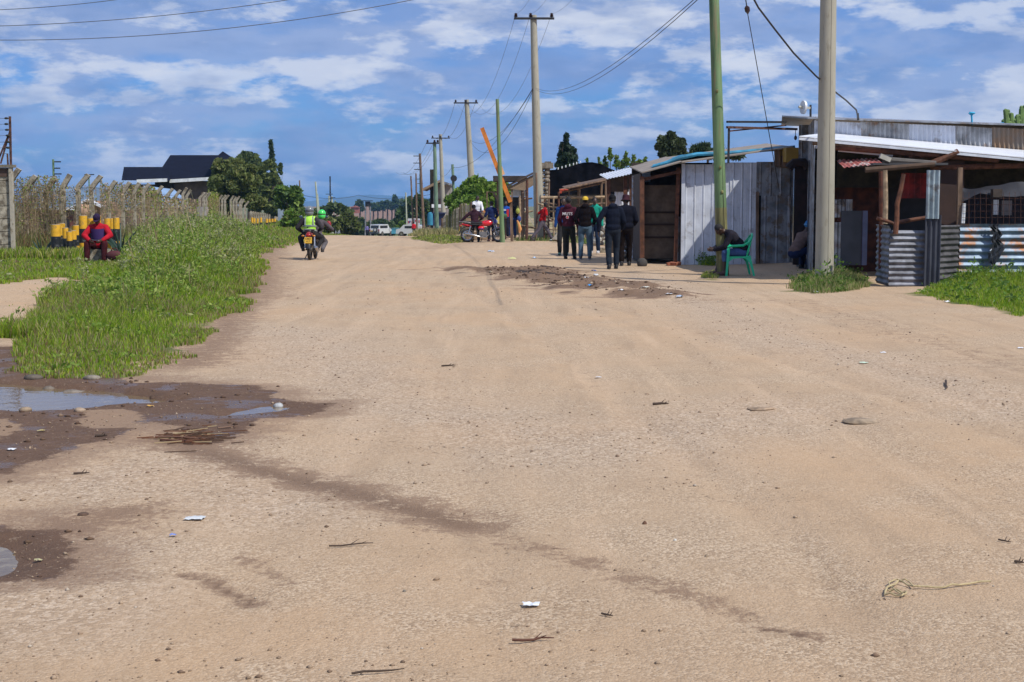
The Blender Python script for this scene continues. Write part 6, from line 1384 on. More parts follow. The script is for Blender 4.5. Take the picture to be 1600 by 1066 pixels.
# ------------------------------------------------------------ people
PEND=[]
def remesh(m,name,mt,parent,vox,smooth=2,wr=0,seed=1,fac=.5):
    o=m.build(name,mt,parent,170); PEND.append((o,vox,smooth,wr,seed,fac)); 
    a=o.modifiers.new('r','REMESH'); a.mode='VOXEL'; a.voxel_size=vox; a.use_smooth_shade=True
    if smooth: b=o.modifiers.new('s','SMOOTH'); b.factor=fac; b.iterations=smooth
    return o
def flush():
    bpy.context.view_layer.update(); dg=bpy.context.evaluated_depsgraph_get()
    for o,vox,sm,wr,seed,fac in PEND:
        me=bpy.data.meshes.new_from_object(o.evaluated_get(dg)); old=o.data; o.modifiers.clear(); o.data=me
        me.name=o.name
        if wr:
            n=len(me.vertices); co=np.empty(n*3,np.float32); me.vertices.foreach_get('co',co); co=co.reshape(-1,3); no=np.empty(n*3,np.float32)
            me.vertices.foreach_get('normal',no); no=no.reshape(-1,3)
            d=fbm(co[:,0]*9+co[:,1]*4+seed,co[:,2]*9+co[:,0]*5,seed,3)+.35*fbm(co[:,0]*14+co[:,2]*12,co[:,2]*14-co[:,0]*13,seed+4,2)
            co=co+no*(d*wr)[:,None]; me.vertices.foreach_set('co',co.astype(np.float32).ravel())
        me.polygons.foreach_set('use_smooth',[True]*len(me.polygons)); me.update()
    PEND.clear()
def ik(a,b,l1,l2,hint):
    a=Vector(a); b=Vector(b); d=b-a; L=d.length
    if L>l1+l2-.002: b=a+d*((l1+l2-.002)/L); d=b-a; L=d.length
    x=(l1*l1-l2*l2+L*L)/(2*L); h=math.sqrt(max(l1*l1-x*x,0)); dn=d/L; hv=Vector(hint); hv=hv-dn*hv.dot(dn)
    if hv.length<1e-4: hv=dn.orthogonal()
    return a+dn*x+hv.normalized()*h,b
def skin_m(k): return mat('skin_%d'%k,((.060,.030,.018),(.085,.043,.026),(.045,.024,.016))[k],.5,vscale=12,var=.12)
hairm=mat('black_hair',(.010,.009,.009),.8,vscale=60,var=.3,bump=.002,bscale=120)
def cloth(name,col,r=.9): return mat(name,col,.95,vscale=7,var=.16,bump=.0025,bscale=45,spec=.12)
def hand(m,w,d,n,side,curl=.5,s=1.):
    """palm from wrist w along d; n = palm normal; side = towards the thumb"""
    d=d.normalized(); n=(n-d*n.dot(d)).normalized(); t=side-d*side.dot(d)-n*side.dot(n)
    t=t.normalized() if t.length>1e-3 else d.cross(n)
    rot=Matrix((t,n,d)).transposed(); m.ell(w+d*.048*s,(.040*s,.016*s,.052*s),rot,10,8); m.caps(w-d*.02,.024*s,w+d*.03,.026*s)
    for i,(off,L) in enumerate(((.028,.070),(.010,.080),(-.009,.074),(-.027,.058))):
        a=w+d*.088*s+t*off*s; d1=(d*math.cos(curl*.7)+n*math.sin(curl*.7)); b=a+d1*L*.55*s; d2=(d*math.cos(curl*1.7)+n*math.sin(curl*1.7)); c=b+d2*L*.5*s
        m.caps(a-d*.02,.0095*s,b,.009*s,7); m.caps(b,.009*s,c,.0075*s,7)
    a=w+d*.03*s+t*.034*s; d1=(d*.75+t*.6+n*.25).normalized(); b=a+d1*.035*s; c=b+(d*.9+t*.15+n*.35).normalized()*.032*s
    m.caps(a,.012*s,b,.0105*s,7); m.caps(b,.0105*s,c,.008*s,7)
def person(label,loc,face,pose={},fit={},H=1.75,vox=.012,seed=1,skin=0,group=None,female=False):
    e=E('person',label,'person',loc,R(face),group); s=H/1.75
    g=lambda k,d: pose.get(k,d)
    V3=lambda t: Vector(t)*s
    pel=V3(g('pel',(0,0,.95))); ch=V3(g('ch',(0,.0,1.42))); hd=V3(g('hd',(0,.03,1.635)))
    hr=g('hrot',(0,0,0)); HR=Matrix.Rotation(R(hr[1]),3,'Z')@Matrix.Rotation(R(hr[0]),3,'X')@Matrix.Rotation(R(hr[2]),3,'Y')
    spn=(ch-pel).normalized(); tw=R(g('twist',0)); 
    rt=Vector((math.cos(tw),math.sin(tw),0)); rt=(rt-spn*rt.dot(spn)).normalized(); fw=spn.cross(rt).normalized()
    TR=Matrix((rt,fw,spn)).transposed()
    prt=Vector((1,0,0)); 
    shR=ch+rt*.175*s-spn*.02*s; shL=ch-rt*.175*s-spn*.02*s
    hpR=pel+prt*.09*s-Vector((0,0,.03))*s; hpL=pel-prt*.09*s-Vector((0,0,.03))*s
    knR,anR=ik(hpR,V3(g('anR',(.10,.0,.085))),.43*s,.42*s,g('khR',(.12,1,0))); knL,anL=ik(hpL,V3(g('anL',(-.10,.03,.085))),.43*s,.42*s,g('khL',(-.12,1,0)))
    elR,wrR=ik(shR,V3(g('wrR',(.25,.05,.86))),.29*s,.26*s,g('ehR',(.4,-1,0))); elL,wrL=ik(shL,V3(g('wrL',(-.25,.05,.86))),.29*s,.26*s,g('ehL',(-.4,-1,0)))
    # ---- continuous body
    m=M()
    lerp=lambda a,b,t:a+(b-a)*t
    m.ell(lerp(pel,ch,.72),(.155*s,.105*s,.20*s),TR); m.ell(lerp(pel,ch,.30),(.135*s,.10*s,.17*s),TR); m.ell(pel,(.155*s,.115*s,.13*s),TR)
    nk=hd+HR@Vector((0,-.02*s,-.09*s)); m.caps(ch-spn*.03*s,.06*s,nk,.053*s)
    m.caps(ch+rt*.06*s+spn*.015*s,.055*s,shR,.056*s); m.caps(ch-rt*.06*s+spn*.015*s,.055*s,shL,.056*s)
    def hl(v): return hd+HR@(Vector(v)*s)
    m.ell(hd,(.074*s,.093*s,.112*s),HR,16,12); m.ell(hl((0,.035,-.062)),(.052*s,.056*s,.052*s),HR); m.ell(hl((0,.095,-.015)),(.014*s,.020*s,.026*s),HR,8,6); m.ell(hl((0,.104,-.030)),(.018*s,.012*s,.010*s),HR,8,6)
    m.ell(hl((0,.084,.022)),(.05*s,.012*s,.010*s),HR,8,6); m.ell(hl((0,.088,-.062)),(.024*s,.010*s,.009*s),HR,8,6); m.ell(hl((0,.086,-.078)),(.02*s,.010*s,.008*s),HR,8,6); m.ell(hl((0,.075,-.10)),(.02*s,.018*s,.014*s),HR,8,6)
    for q in (-1,1): m.ell(hl((.076*q,-.005,-.012)),(.010*s,.020*s,.030*s),HR,8,6)
    for sh,el,wr in ((shR,elR,wrR),(shL,elL,wrL)): m.caps(sh,.052*s,el,.040*s); m.caps(el,.041*s,wr,.027*s); m.ell(lerp(el,wr,.25),(.043*s,.043*s,.06*s),(wr-el).to_track_quat('Z','Y').to_matrix(),8,6)
    for hp,kn,an in ((hpR,knR,anR),(hpL,knL,anL)):
        m.caps(hp,.088*s,kn,.056*s,12); m.caps(kn,.056*s,an,.037*s,12); m.ell(lerp(kn,an,.3)+Vector((0,-.012,0)),(.055*s,.058*s,.11*s),(an-kn).to_track_quat('Z','Y').to_matrix(),8,6)
    hs=g('hcurl',.55)
    for wr,el,q,k in ((wrR,elR,1,'hdR'),(wrL,elL,-1,'hdL')):
        d=Vector(g(k,tuple((wr-el).normalized()))).normalized(); hand(m,wr,d,Vector((-q,0,0)) if abs(d.x)<.8 else Vector((0,0,-1)),Vector((0,1,.1)),hs,s)
    feet=[]
    for an,k in ((anR,'toR'),(anL,'toL')):
        t=Vector(g(k,(0,1,0))).normalized(); up=Vector((0,0,1)); up=(up-t*up.dot(t)).normalized(); x=t.cross(up); Fr=Matrix((x,t,up)).transposed(); feet.append((an,t,up,Fr))
        m.ell(an+t*.06*s-up*.045*s,(.042*s,.12*s,.034*s),Fr); m.caps(an,.037*s,an-up*.03*s+t*.02*s,.04*s)
    remesh(m,'body',skin_m(skin),e,vox,2,0)
    # ---- eyes
    if fit.get('face'):
        m=M(); m2=M()
        for q in (-1,1): m.ell(hl((.030*q,.078,.002)),(.014*s,.011*s,.009*s),HR,8,6); m2.ell(hl((.030*q,.0875,.002)),(.0065*s,.004*s,.0065*s),HR,8,6)
        ey=m.build('eye_whites',mat('eye_white',(.6,.57,.52),.3),e); m2.build('iris',black,ey)
    # ---- hair / headwear
    hat=fit.get('hat'); hc=fit.get('hatcol',(.03,.03,.03))
    m=M(); m.ell(hl((0,-.014,.020)),(.081*s,.094*s,.104*s),HR,16,10)
    hv=[v for v in m.v]; 
    if hat not in ('helmet',): m.build('hair',hairm,e,170)
    if hat:
        hm=cloth('hat_%d_%d_%d'%tuple(int(c*99) for c in hc),hc,.8) if hat!='helmet' else mat('helmet_%d_%d_%d'%tuple(int(c*99) for c in hc),hc,.25,coat=.4,var=.03)
        m=M()
        if hat in('cap','capback'):
            z=[.030,.055,.085,.110,.125,.130]; rr=[1.06,1.06,.95,.70,.38,.03]; ring=[]
            pts=[]; n=18; vs=[];fs=[]
            for i,(zz,r) in enumerate(zip(z,rr)):
                for k in range(n): a=2*PI*k/n; vs.append(hl((math.cos(a)*.083*r,math.sin(a)*.099*r-.006,zz)))
            fs=[(i*n+k,i*n+(k+1)%n,(i+1)*n+(k+1)%n,(i+1)*n+k) for i in range(5) for k in range(n)]; m.add(vs,fs); hb=m.build('cap',hm,e,170)
            q=1 if hat=='cap' else -1; m=M(); vs=[];fs=[]
            for i in range(9):
                a=R(20+140*i/8); vs+= [hl((math.cos(a)*.083,q*(math.sin(a)*.092),.034)),hl((math.cos(a)*.078,q*(math.sin(a)*.165),.022)),hl((math.cos(a)*.078,q*(math.sin(a)*.165),.017)),hl((math.cos(a)*.083,q*(math.sin(a)*.092),.028))]
            for i in range(8): 
                for j in range(4): fs.append((i*4+j,i*4+(j+1)%4,(i+1)*4+(j+1)%4,(i+1)*4+j))
            m.add(vs,fs); m.build('brim',hm,hb,60)
        elif hat=='bucket':
            n=20; prof_=[(-.012,1.55),(.028,1.12),(.075,1.06),(.115,.98),(.135,.85),(.140,.02)]; vs=[hl((math.cos(2*PI*k/n)*.083*r,math.sin(2*PI*k/n)*.096*r-.006,z)) for z,r in prof_ for k in range(n)]
            m.add(vs,[(i*n+k,i*n+(k+1)%n,(i+1)*n+(k+1)%n,(i+1)*n+k) for i in range(5) for k in range(n)]); m.build('bucket_hat',hm,e,60)
        elif hat=='beanie': m.ell(hl((0,-.012,.040)),(.088*s,.102*s,.095*s),HR,16,10); m.build('beanie',hm,e,170)
        elif hat=='helmet':
            m.ell(hl((0,-.005,.025)),(.125*s,.145*s,.135*s),HR,20,12); m.ell(hl((0,-.03,-.05)),(.118*s,.12*s,.10*s),HR,16,10); hb=m.build('helmet',hm,e,170)
            m=M(); m.ell(hl((0,.075,-.01)),(.095*s,.08*s,.055*s),HR,14,8); m.build('visor',mat('visor_dark',(.01,.01,.012),.1),hb,170)
            m=M(); n=20; vs=[hl((math.cos(2*PI*k/n)*.128,math.sin(2*PI*k/n)*.148-.005,.015+dz)) for dz in (-.012,.012) for k in range(n)]; m.add(vs,[(k,(k+1)%n,n+(k+1)%n,n+k) for k in range(n)]); m.build('trim',mat('helmet_trim',(.05,.05,.055),.4),hb,60)
        elif hat=='halfhelmet': m.ell(hl((0,-.01,.035)),(.105*s,.118*s,.108*s),HR,16,10); hb=m.build('helmet',hm,e,170); m=M(); n=20; vs=[hl((math.cos(2*PI*k/n)*.112,math.sin(2*PI*k/n)*.126-.008,.0+dz)) for dz in (-.012,.012) for k in range(n)]; m.add(vs,[(k,(k+1)%n,n+(k+1)%n,n+k) for k in range(n)]); m.build('trim',mat('helmet_rim',(.12,.35,.6),.4),hb,60)
    # ---- top garment
    tc_=fit['top']; tm=cloth('top_%d_%d_%d'%tuple(int(c*255) for c in tc_),tc_); m=M(); lo=fit.get('loose',1.)
    m.ell(lerp(pel,ch,.74),(.172*s*lo,.125*s*lo,.215*s),TR); m.ell(lerp(pel,ch,.40),(.160*s*lo,.128*s*lo,.20*s),TR); m.ell(lerp(pel,ch,.08),(.172*s*lo,.138*s*lo,.13*s),TR)
    m.caps(ch+rt*.05*s+spn*.012*s,.068*s,shR,.072*s); m.caps(ch-rt*.05*s+spn*.012*s,.068*s,shL,.072*s); m.caps(ch,.075*s,ch+(nk-ch)*.55,.066*s)
    sl=fit.get('sleeve',1.)
    for sh,el,wr in ((shR,elR,wrR),(shL,elL,wrL)):
        if sl>=1: m.caps(sh,.070*s*lo,el,.057*s*lo); m.caps(el,.058*s*lo,lerp(el,wr,.93 if sl<2 else .55),.044*s*lo)
        else: m.caps(sh,.070*s,lerp(sh,el,sl),.062*s)
    if fit.get('hood'): m.ell(lerp(ch,hd,.30)-fw*.085*s,(.115*s,.06*s,.075*s),TR); m.caps(ch+rt*.08*s+fw*.03*s+spn*.03*s,.035*s,ch-fw*.08*s+spn*.06*s+rt*.05*s,.04*s); m.caps(ch-rt*.08*s+fw*.03*s+spn*.03*s,.035*s,ch-fw*.08*s+spn*.06*s-rt*.05*s,.04*s)
    top_o=remesh(m,fit.get('topname','jacket'),tm,e,vox*1.25,2,.007*s,seed)
    if fit.get('collar'): m=M(); m.caps(ch+fw*.02*s+spn*.045*s,.074*s,ch+spn*.08*s,.066*s); m.build('collar',cloth('collar_white',(.75,.77,.8)),e,170)
    # ---- panels (vest, print)
    if fit.get('vest'):
        m=M(); vc=fit['vest']; vm=mat('hi_vis',(.42,.80,.06),.6,var=.08,vscale=8,emit=None)
        m.ell(lerp(pel,ch,.76),(.190*s,.150*s,.215*s),TR); m.ell(lerp(pel,ch,.42),(.185*s,.152*s,.20*s),TR); m.ell(lerp(pel,ch,.10),(.190*s,.158*s,.12*s),TR); m.caps(ch+rt*.07*s+spn*.02*s,.068*s,ch+rt*.12*s+spn*.01*s,.075*s); m.caps(ch-rt*.07*s+spn*.02*s,.068*s,ch-rt*.12*s+spn*.01*s,.075*s)
        vo=remesh(m,'safety_vest',vm,e,vox*1.25,2,.006*s,seed+3)
        rm=mat('reflective_tape',(.28,.31,.27),.35,metal=.3)
        def ringp(t,wd_,r1,r2,name='reflective_band'):
            m=M(); n=28; vs=[]; 
            for dz in (-wd_/2,wd_/2):
                c=lerp(pel,ch,t)+spn*dz*s
                for k in range(n): a=2*PI*k/n; vs.append(c+rt*math.cos(a)*r1*s+fw*math.sin(a)*r2*s)
            m.add(vs,[(k,(k+1)%n,n+(k+1)%n,n+k) for k in range(n)]); m.build(name,rm,vo,60)
        ringp(.47,.045,.200,.168); ringp(.14,.04,.205,.172)
        for q in (-1,1):
            m=M(); c=[ch+rt*.10*q*s+spn*.085*s,ch+rt*.105*q*s+spn*.05*s-fw*.10*s,lerp(pel,ch,.78)+rt*.11*q*s-fw*.145*s,lerp(pel,ch,.52)+rt*.115*q*s-fw*.155*s]; 
            for a,b in zip(c[:-1],c[1:]): m.add([a-rt*.02*s,a+rt*.02*s,b+rt*.02*s-fw*.002,b-rt*.02*s-fw*.002],[(0,1,2,3)])
            m.build('reflective_strap',rm,vo,60)
    for (nm,col,t,xo,wd_,ht,side,shape) in fit.get('marks',()):
        c=lerp(pel,ch,t)+rt*xo*s+fw*side*s; m=M(); mm=mat('mark_%d_%d_%d'%tuple(int(k*99) for k in col),col,.8,var=.05)
        u=rt; up=spn; 
        def pt(a,b): 
            ang=(xo+a)/.19; return lerp(pel,ch,t)+rt*math.sin(ang)*.19*s*1.02+fw*side*s*math.cos(ang)+up*b*s
        if shape=='box':
            n=6; vs=[pt(-wd_/2+wd_*i/n,b) for i in range(n+1) for b in (-ht/2,ht/2)]; m.add(vs,[(2*i,2*i+2,2*i+3,2*i+1) for i in range(n)])
        elif shape=='oval':
            n=20; m.add([pt(0,0)]+[pt(math.cos(2*PI*k/n)*wd_/2,math.sin(2*PI*k/n)*ht/2) for k in range(n)],[(0,1+k,1+(k+1)%n) for k in range(n)])
        m.build(nm,mm,e,60)
    # ---- trousers
    pc=fit['legs']; pm=cloth('trousers_%d_%d_%d'%tuple(int(c*255) for c in pc),pc); m=M()
    m.ell(pel+spn*.02*s,(.170*s,.130*s,.12*s)); m.ell(pel-Vector((0,.01,.05))*s,(.165*s,.125*s,.11*s))
    cr=fit.get('crop',1.)
    for hp,kn,an in ((hpR,knR,anR),(hpL,knL,anL)): m.caps(hp,.105*s,kn,.078*s,12); en=lerp(kn,an,.90*cr); m.caps(kn,.078*s,en,.066*s,12)
    remesh(m,'trousers',pm,e,vox*1.25,2,.007*s,seed+8)
    # ---- shoes
    sc_=fit.get('shoes',(.02,.02,.02)); sm=mat('shoe_%d_%d_%d'%tuple(int(c*99) for c in sc_),sc_,.5,var=.1)
    for an,t,up,Fr in feet:
        m=M(); m.ell(an+t*.055*s-up*.040*s,(.050*s,.135*s,.043*s),Fr,14,8); m.ell(an-up*.01*s-t*.01*s,(.048*s,.06*s,.05*s),Fr,12,8); so=m.build('shoe',sm,e,170)
        m=M(); m.ell(an+t*.058*s-up*.070*s,(.052*s,.145*s,.016*s),Fr,14,6); m.build('sole',mat('sole_%d'%int(fit.get('sole',.05)*99),(fit.get('sole',.05),)*3,.7),so,170)
    return e
walkA=dict(anR=(.11,-.14,.10),anL=(-.10,.16,.085),toR=(0,1,-.15),wrR=(.26,.12,.88),wrL=(-.28,-.06,.86),ch=(0,.03,1.42),hd=(0,.06,1.63))
navy=(.009,.012,.024)
person('man in a dark navy hooded jacket walking away beside the kiosk opening',G(957,420.5),4,dict(anR=(.10,.06,.085),anL=(-.09,-.10,.09),wrL=(-.34,-.02,.90),ehL=(-1,-.3,0),wrR=(.24,.18,.95),hd=(-.01,.04,1.63),hrot=(-12,8,0)),dict(top=navy,legs=(.018,.024,.036),hood=1,loose=1.14,shoes=(.012,.012,.014),topname='hooded_jacket',hat='beanie',hatcol=(.012,.012,.014)),1.78,.011,1)
person('man in a maroon bucket hat and dark coat, right of the navy hooded man',G(977,415.5),-6,dict(anR=(.09,.10,.085),anL=(-.09,-.08,.09),wrR=(.20,.24,1.02),wrL=(-.22,.2,1.0),ch=(0,.02,1.43),hd=(0,.07,1.625),hrot=(-10,-5,0)),dict(top=(.008,.009,.017),legs=(.010,.006,.005),loose=1.22,hat='bucket',hatcol=(.045,.018,.026),topname='coat',shoes=(.02,.015,.013)),1.78,.011,2)
cm=person('man in a maroon hoodie with white lettering and a red cross on his back',G(888,405),-14,dict(anR=(.16,.07,.085),anL=(-.08,-.04,.085),wrR=(.26,.10,.88),wrL=(-.24,.16,.95),hd=(-.01,.03,1.64),hrot=(-6,20,0)),dict(top=(.065,.014,.026),legs=(.022,.024,.022),hood=1,topname='hoodie',loose=1.10,shoes=(.02,.02,.02),marks=(('cross_disc',(.72,.70,.70),.50,.0,.085,.09,-.158,'oval'),('cross_bar',(.55,.02,.02),.50,.0,.07,.026,-.162,'box'),('cross_bar',(.55,.02,.02),.50,.0,.024,.078,-.164,'box'))),1.74,.011,3)
person('man in a yellow cap worn backwards, black hooded jacket and blue jeans',G(914,406),-4,dict(anR=(.13,.02,.085),anL=(-.12,-.02,.085),wrR=(.24,.22,1.0),wrL=(-.22,.24,1.02),hrot=(-4,0,0)),dict(top=(.009,.006,.007),legs=(.085,.14,.19),hood=1,hat='capback',hatcol=(.62,.42,.05),shoes=(.05,.05,.06),sole=.7,loose=1.12,topname='hooded_jacket'),1.75,.011,4)
person('man in a royal blue jacket mostly hidden behind the maroon hoodie',G(879,400)+Vector((.05,.5,0)),170,dict(anR=(.12,.02,.085),anL=(-.1,0,.085)),dict(top=(.015,.06,.22),legs=(.03,.03,.032),face=1,shoes=(.10,.25,.18)),1.74,.012,5)
person('man in a teal green hoodie standing behind the yellow cap',G(929,396),165,dict(anR=(.1,.02,.085),anL=(-.12,0,.085),hrot=(0,25,0)),dict(top=(.015,.28,.20),legs=(.02,.035,.07),hood=1,face=1,shoes=(.5,.5,.52),topname='hoodie',sole=.7),1.78,.012,6)
person('man in a red short sleeved shirt striding to the right past the concrete pole',GY(848,62.3),-70,dict(anR=(.08,-.52,.13),anL=(-.06,.46,.10),khR=(.1,1,0),toR=(0,1,-.5),toL=(0,1,.15),pel=(0,-.02,.86),ch=(0,.08,1.33),hd=(0,.15,1.54),wrR=(.26,.30,.95),wrL=(-.24,-.18,.88)),dict(top=(.36,.012,.015),legs=(.10,.085,.10),sleeve=.75,loose=1.1,topname='shirt',shoes=(.03,.02,.02)),1.75,.014,7)
person('man in a blue and red football jersey with a white oval, facing the camera',G(790.5,372.5),165,dict(hrot=(0,10,0),anR=(.12,.03,.085)),dict(top=(.02,.09,.42),legs=(.018,.02,.04),face=1,topname='jersey',marks=(('oval_mark',(.7,.75,.8),.80,.03,.16,.09,.142,'oval'),('red_panel',(.45,.015,.02),.5,-.13,.12,.36,.150,'box')),shoes=(.25,.15,.12)),1.74,.014,8)
person('man in a black jacket and blue jeans just behind the football jersey',G(801,372)+Vector((0,.45,0)),20,dict(anR=(.13,.0,.085),hrot=(-10,20,0)),dict(top=(.018,.016,.018),legs=(.02,.04,.13),topname='jacket',shoes=(.3,.18,.12)),1.74,.014,9)
person('man in a navy blazer with a white collar behind the motorcycle tank',GY(768,61.9),25,dict(wrR=(.28,.22,.98),wrL=(-.2,.26,1.1),hrot=(-10,30,0)),dict(top=(.014,.024,.085),legs=(.018,.02,.03),collar=1,loose=1.12,topname='blazer',shoes=(.12,.035,.03)),1.70,.014,10)
person('man in a dark plum hoodie sitting sideways on the parked red motorcycle',GY(742,60.75),12,dict(pel=(0,0,.84),ch=(-.02,.04,1.27),hd=(-.03,.10,1.47),hrot=(-18,0,0),anR=(.24,.40,.09),anL=(-.02,.42,.09),khR=(.3,1,.3),khL=(-.2,1,.3),wrL=(-.62,.12,.86),ehL=(-.6,-.6,0),wrR=(.28,.28,.95)),dict(top=(.040,.017,.026),legs=(.025,.02,.022),hood=1,hat='beanie',hatcol=(.01,.01,.011),topname='hoodie',loose=1.08),1.72,.014,11)
crm=mat('crate_wood',(.28,.19,.11),.85,vscale=8)
cb=GY(746,64.2); m=M()
for k in range(6): m.box((0,-.36,.10+k*.2),(1.0,.03,.13)); m.box((0,.36,.10+k*.2),(1.0,.03,.13)); m.box((-.5,0,.10+k*.2),(.03,.7,.13)); m.box((.5,0,.10+k*.2),(.03,.7,.13))
m.box((0,0,1.2),(1.04,.76,.03)); o=m.build('tall_crate',crm); o.location=cb; tag(o,'tall slatted wooden crate the man in white sits on','crate')
person('man in a white long sleeved shirt sitting high on a crate behind the motorcycle',cb,195,dict(pel=(0,-.08,1.30),ch=(0,-.02,1.74),hd=(0,.03,1.94),anR=(.12,.42,.80),anL=(-.14,.38,.80),khR=(.2,.6,1),khL=(-.2,.6,1),wrR=(.16,.34,1.36),wrL=(-.16,.34,1.36),hrot=(-8,0,0)),dict(top=(.72,.73,.78),legs=(.05,.085,.19),face=1,topname='shirt',shoes=(.03,.03,.03)),1.66,.015,12)
# seated man on the green chair
CH=G(1152,430.5)
sm_=person('man in rolled up jeans hunched forward on the green plastic chair',CH,90,dict(pel=(0,-.13,.52),ch=(0,.19,.90),hd=(0,.40,.99),hrot=(-55,0,0),anR=(.12,.44,.085),anL=(-.14,.30,.085),khR=(.15,.5,1),khL=(-.15,.5,1),wrR=(.06,.54,.56),wrL=(-.06,.51,.55),ehR=(.6,-.2,-1),ehL=(-.6,-.2,-1),hdR=(-.3,1,0),hdL=(.3,1,0),hcurl=.9),dict(top=(.020,.018,.026),legs=(.07,.12,.27),crop=.42,loose=1.08,topname='jacket',shoes=(.09,.04,.028)),1.76,.010,13)
# crouching man
person('man in a blue cap and tan top squatting in the dark doorway',GY(1249,34.1),-62,dict(pel=(0,-.12,.40),ch=(.0,.16,.80),hd=(0,.30,1.0),hrot=(-22,0,0),anR=(.14,.14,.085),anL=(-.14,.20,.085),khR=(.3,1,1),khL=(-.3,1,1),wrR=(.12,.52,.60),wrL=(-.12,.52,.58),ehR=(.8,.2,-1),ehL=(-.8,.2,-1)),dict(top=(.17,.115,.10),legs=(.018,.026,.075),hat='halfhelmet',hatcol=(.05,.20,.45),loose=1.1,topname='top',shoes=(.03,.03,.03)),1.75,.011,14)
# left seated man in cap
LM=GY(153,34.2); 
person('man in a dark cap and red and purple jacket seated among the weeds',LM,184,dict(pel=(0,-.05,.46),ch=(0,.04,.90),hd=(0,.15,1.08),hrot=(-32,-4,0),anR=(.20,.42,.085),anL=(-.20,.42,.085),khR=(.3,1,1),khL=(-.3,1,1),wrR=(.14,.40,.58),wrL=(-.16,.38,.58),ehR=(1,-.3,0),ehL=(-1,-.3,0)),dict(top=(.42,.014,.026),legs=(.05,.010,.013),hat='cap',hatcol=(.030,.018,.050),loose=1.16,face=1,topname='jacket',marks=(('purple_panel',(.055,.025,.14),.66,.0,.40,.26,.176,'box'),('white_stripe',(.7,.68,.7),.37,.02,.30,.045,.168,'box'))),1.72,.011,15,1)
# riders
RB=G(488.5,405.5)
person('pillion passenger in a yellow green safety vest and grey helmet, back to the camera',RB+Vector((-.02,-.34,0)),2,dict(pel=(0,0,.77),ch=(-.01,.06,1.17),hd=(-.01,.08,1.385),anR=(.21,.06,.34),anL=(-.21,.06,.33),khR=(.5,1,.4),khL=(-.5,1,.4),wrR=(.24,.30,.84),wrL=(-.25,.26,.80),ehR=(.7,-.6,-.4),ehL=(-.8,-.5,-.4)),dict(top=(.045,.040,.045),legs=(.030,.028,.030),vest=1,hat='helmet',hatcol=(.16,.17,.17),loose=1.14,topname='jacket',shoes=(.03,.022,.02)),1.70,.011,16)
person('motorcycle driver in a bright green helmet leaning out to the right of the passenger',RB+Vector((.10,.12,0)),-4,dict(pel=(0,.0,.77),ch=(.09,.12,1.16),hd=(.14,.18,1.37),anR=(.17,.0,.30),anL=(-.17,.0,.30),khR=(.15,1,.5),khL=(-.15,1,.5),wrR=(.32,.38,.92),wrL=(-.30,.42,.95),ehR=(.7,-.5,-.3),ehL=(-.7,-.5,-.3)),dict(top=(.10,.085,.095),legs=(.13,.12,.13),hat='helmet',hatcol=(.06,.62,.10),topname='jacket',shoes=(.03,.022,.02),marks=()),1.60,.012,17)
m=M()
# distant people
person('tiny distant person in a lilac shirt on the road before the dark trees',GY(573,222),180,walkA,dict(top=(.25,.22,.48),legs=(.03,.03,.05)),1.75,.03,18)
person('distant person in a bright red top beside the white vehicle',GY(646.5,176),10,{},dict(top=(.55,.02,.03),legs=(.05,.03,.03),hat='beanie',hatcol=(.03,.02,.02)),1.72,.03,19)
person('tiny distant person in grey at the left edge of the road crest',GY(527,128)+Vector((0,0,-.4)),180,walkA,dict(top=(.35,.38,.45),legs=(.15,.16,.2),hat='helmet',hatcol=(.5,.5,.5)),1.3,.03,20)
flush()
# lettering on the hoodie
def text(body,size,mt,parent,M4,ext=.002,name='lettering'):
    cu=bpy.data.curves.new('t','FONT'); cu.body=body; cu.size=size; cu.extrude=ext; cu.align_x='CENTER'; cu.offset=.004*size; to=bpy.data.objects.new('t',cu); COL.objects.link(to)
    bpy.context.view_layer.update(); me=bpy.data.meshes.new_from_object(to.evaluated_get(bpy.context.evaluated_depsgraph_get())); bpy.data.objects.remove(to)
    o=bpy.data.objects.new(name,me); COL.objects.link(o); me.materials.clear(); me.materials.append(mt); me.transform(M4); o.parent=parent; return o
text('MUTS',.115,mat('mark_white',(.72,.70,.72),.8),cm,Matrix.Translation((0,-.145,1.235))@Matrix.Rotation(PI/2,4,'X'),.012)
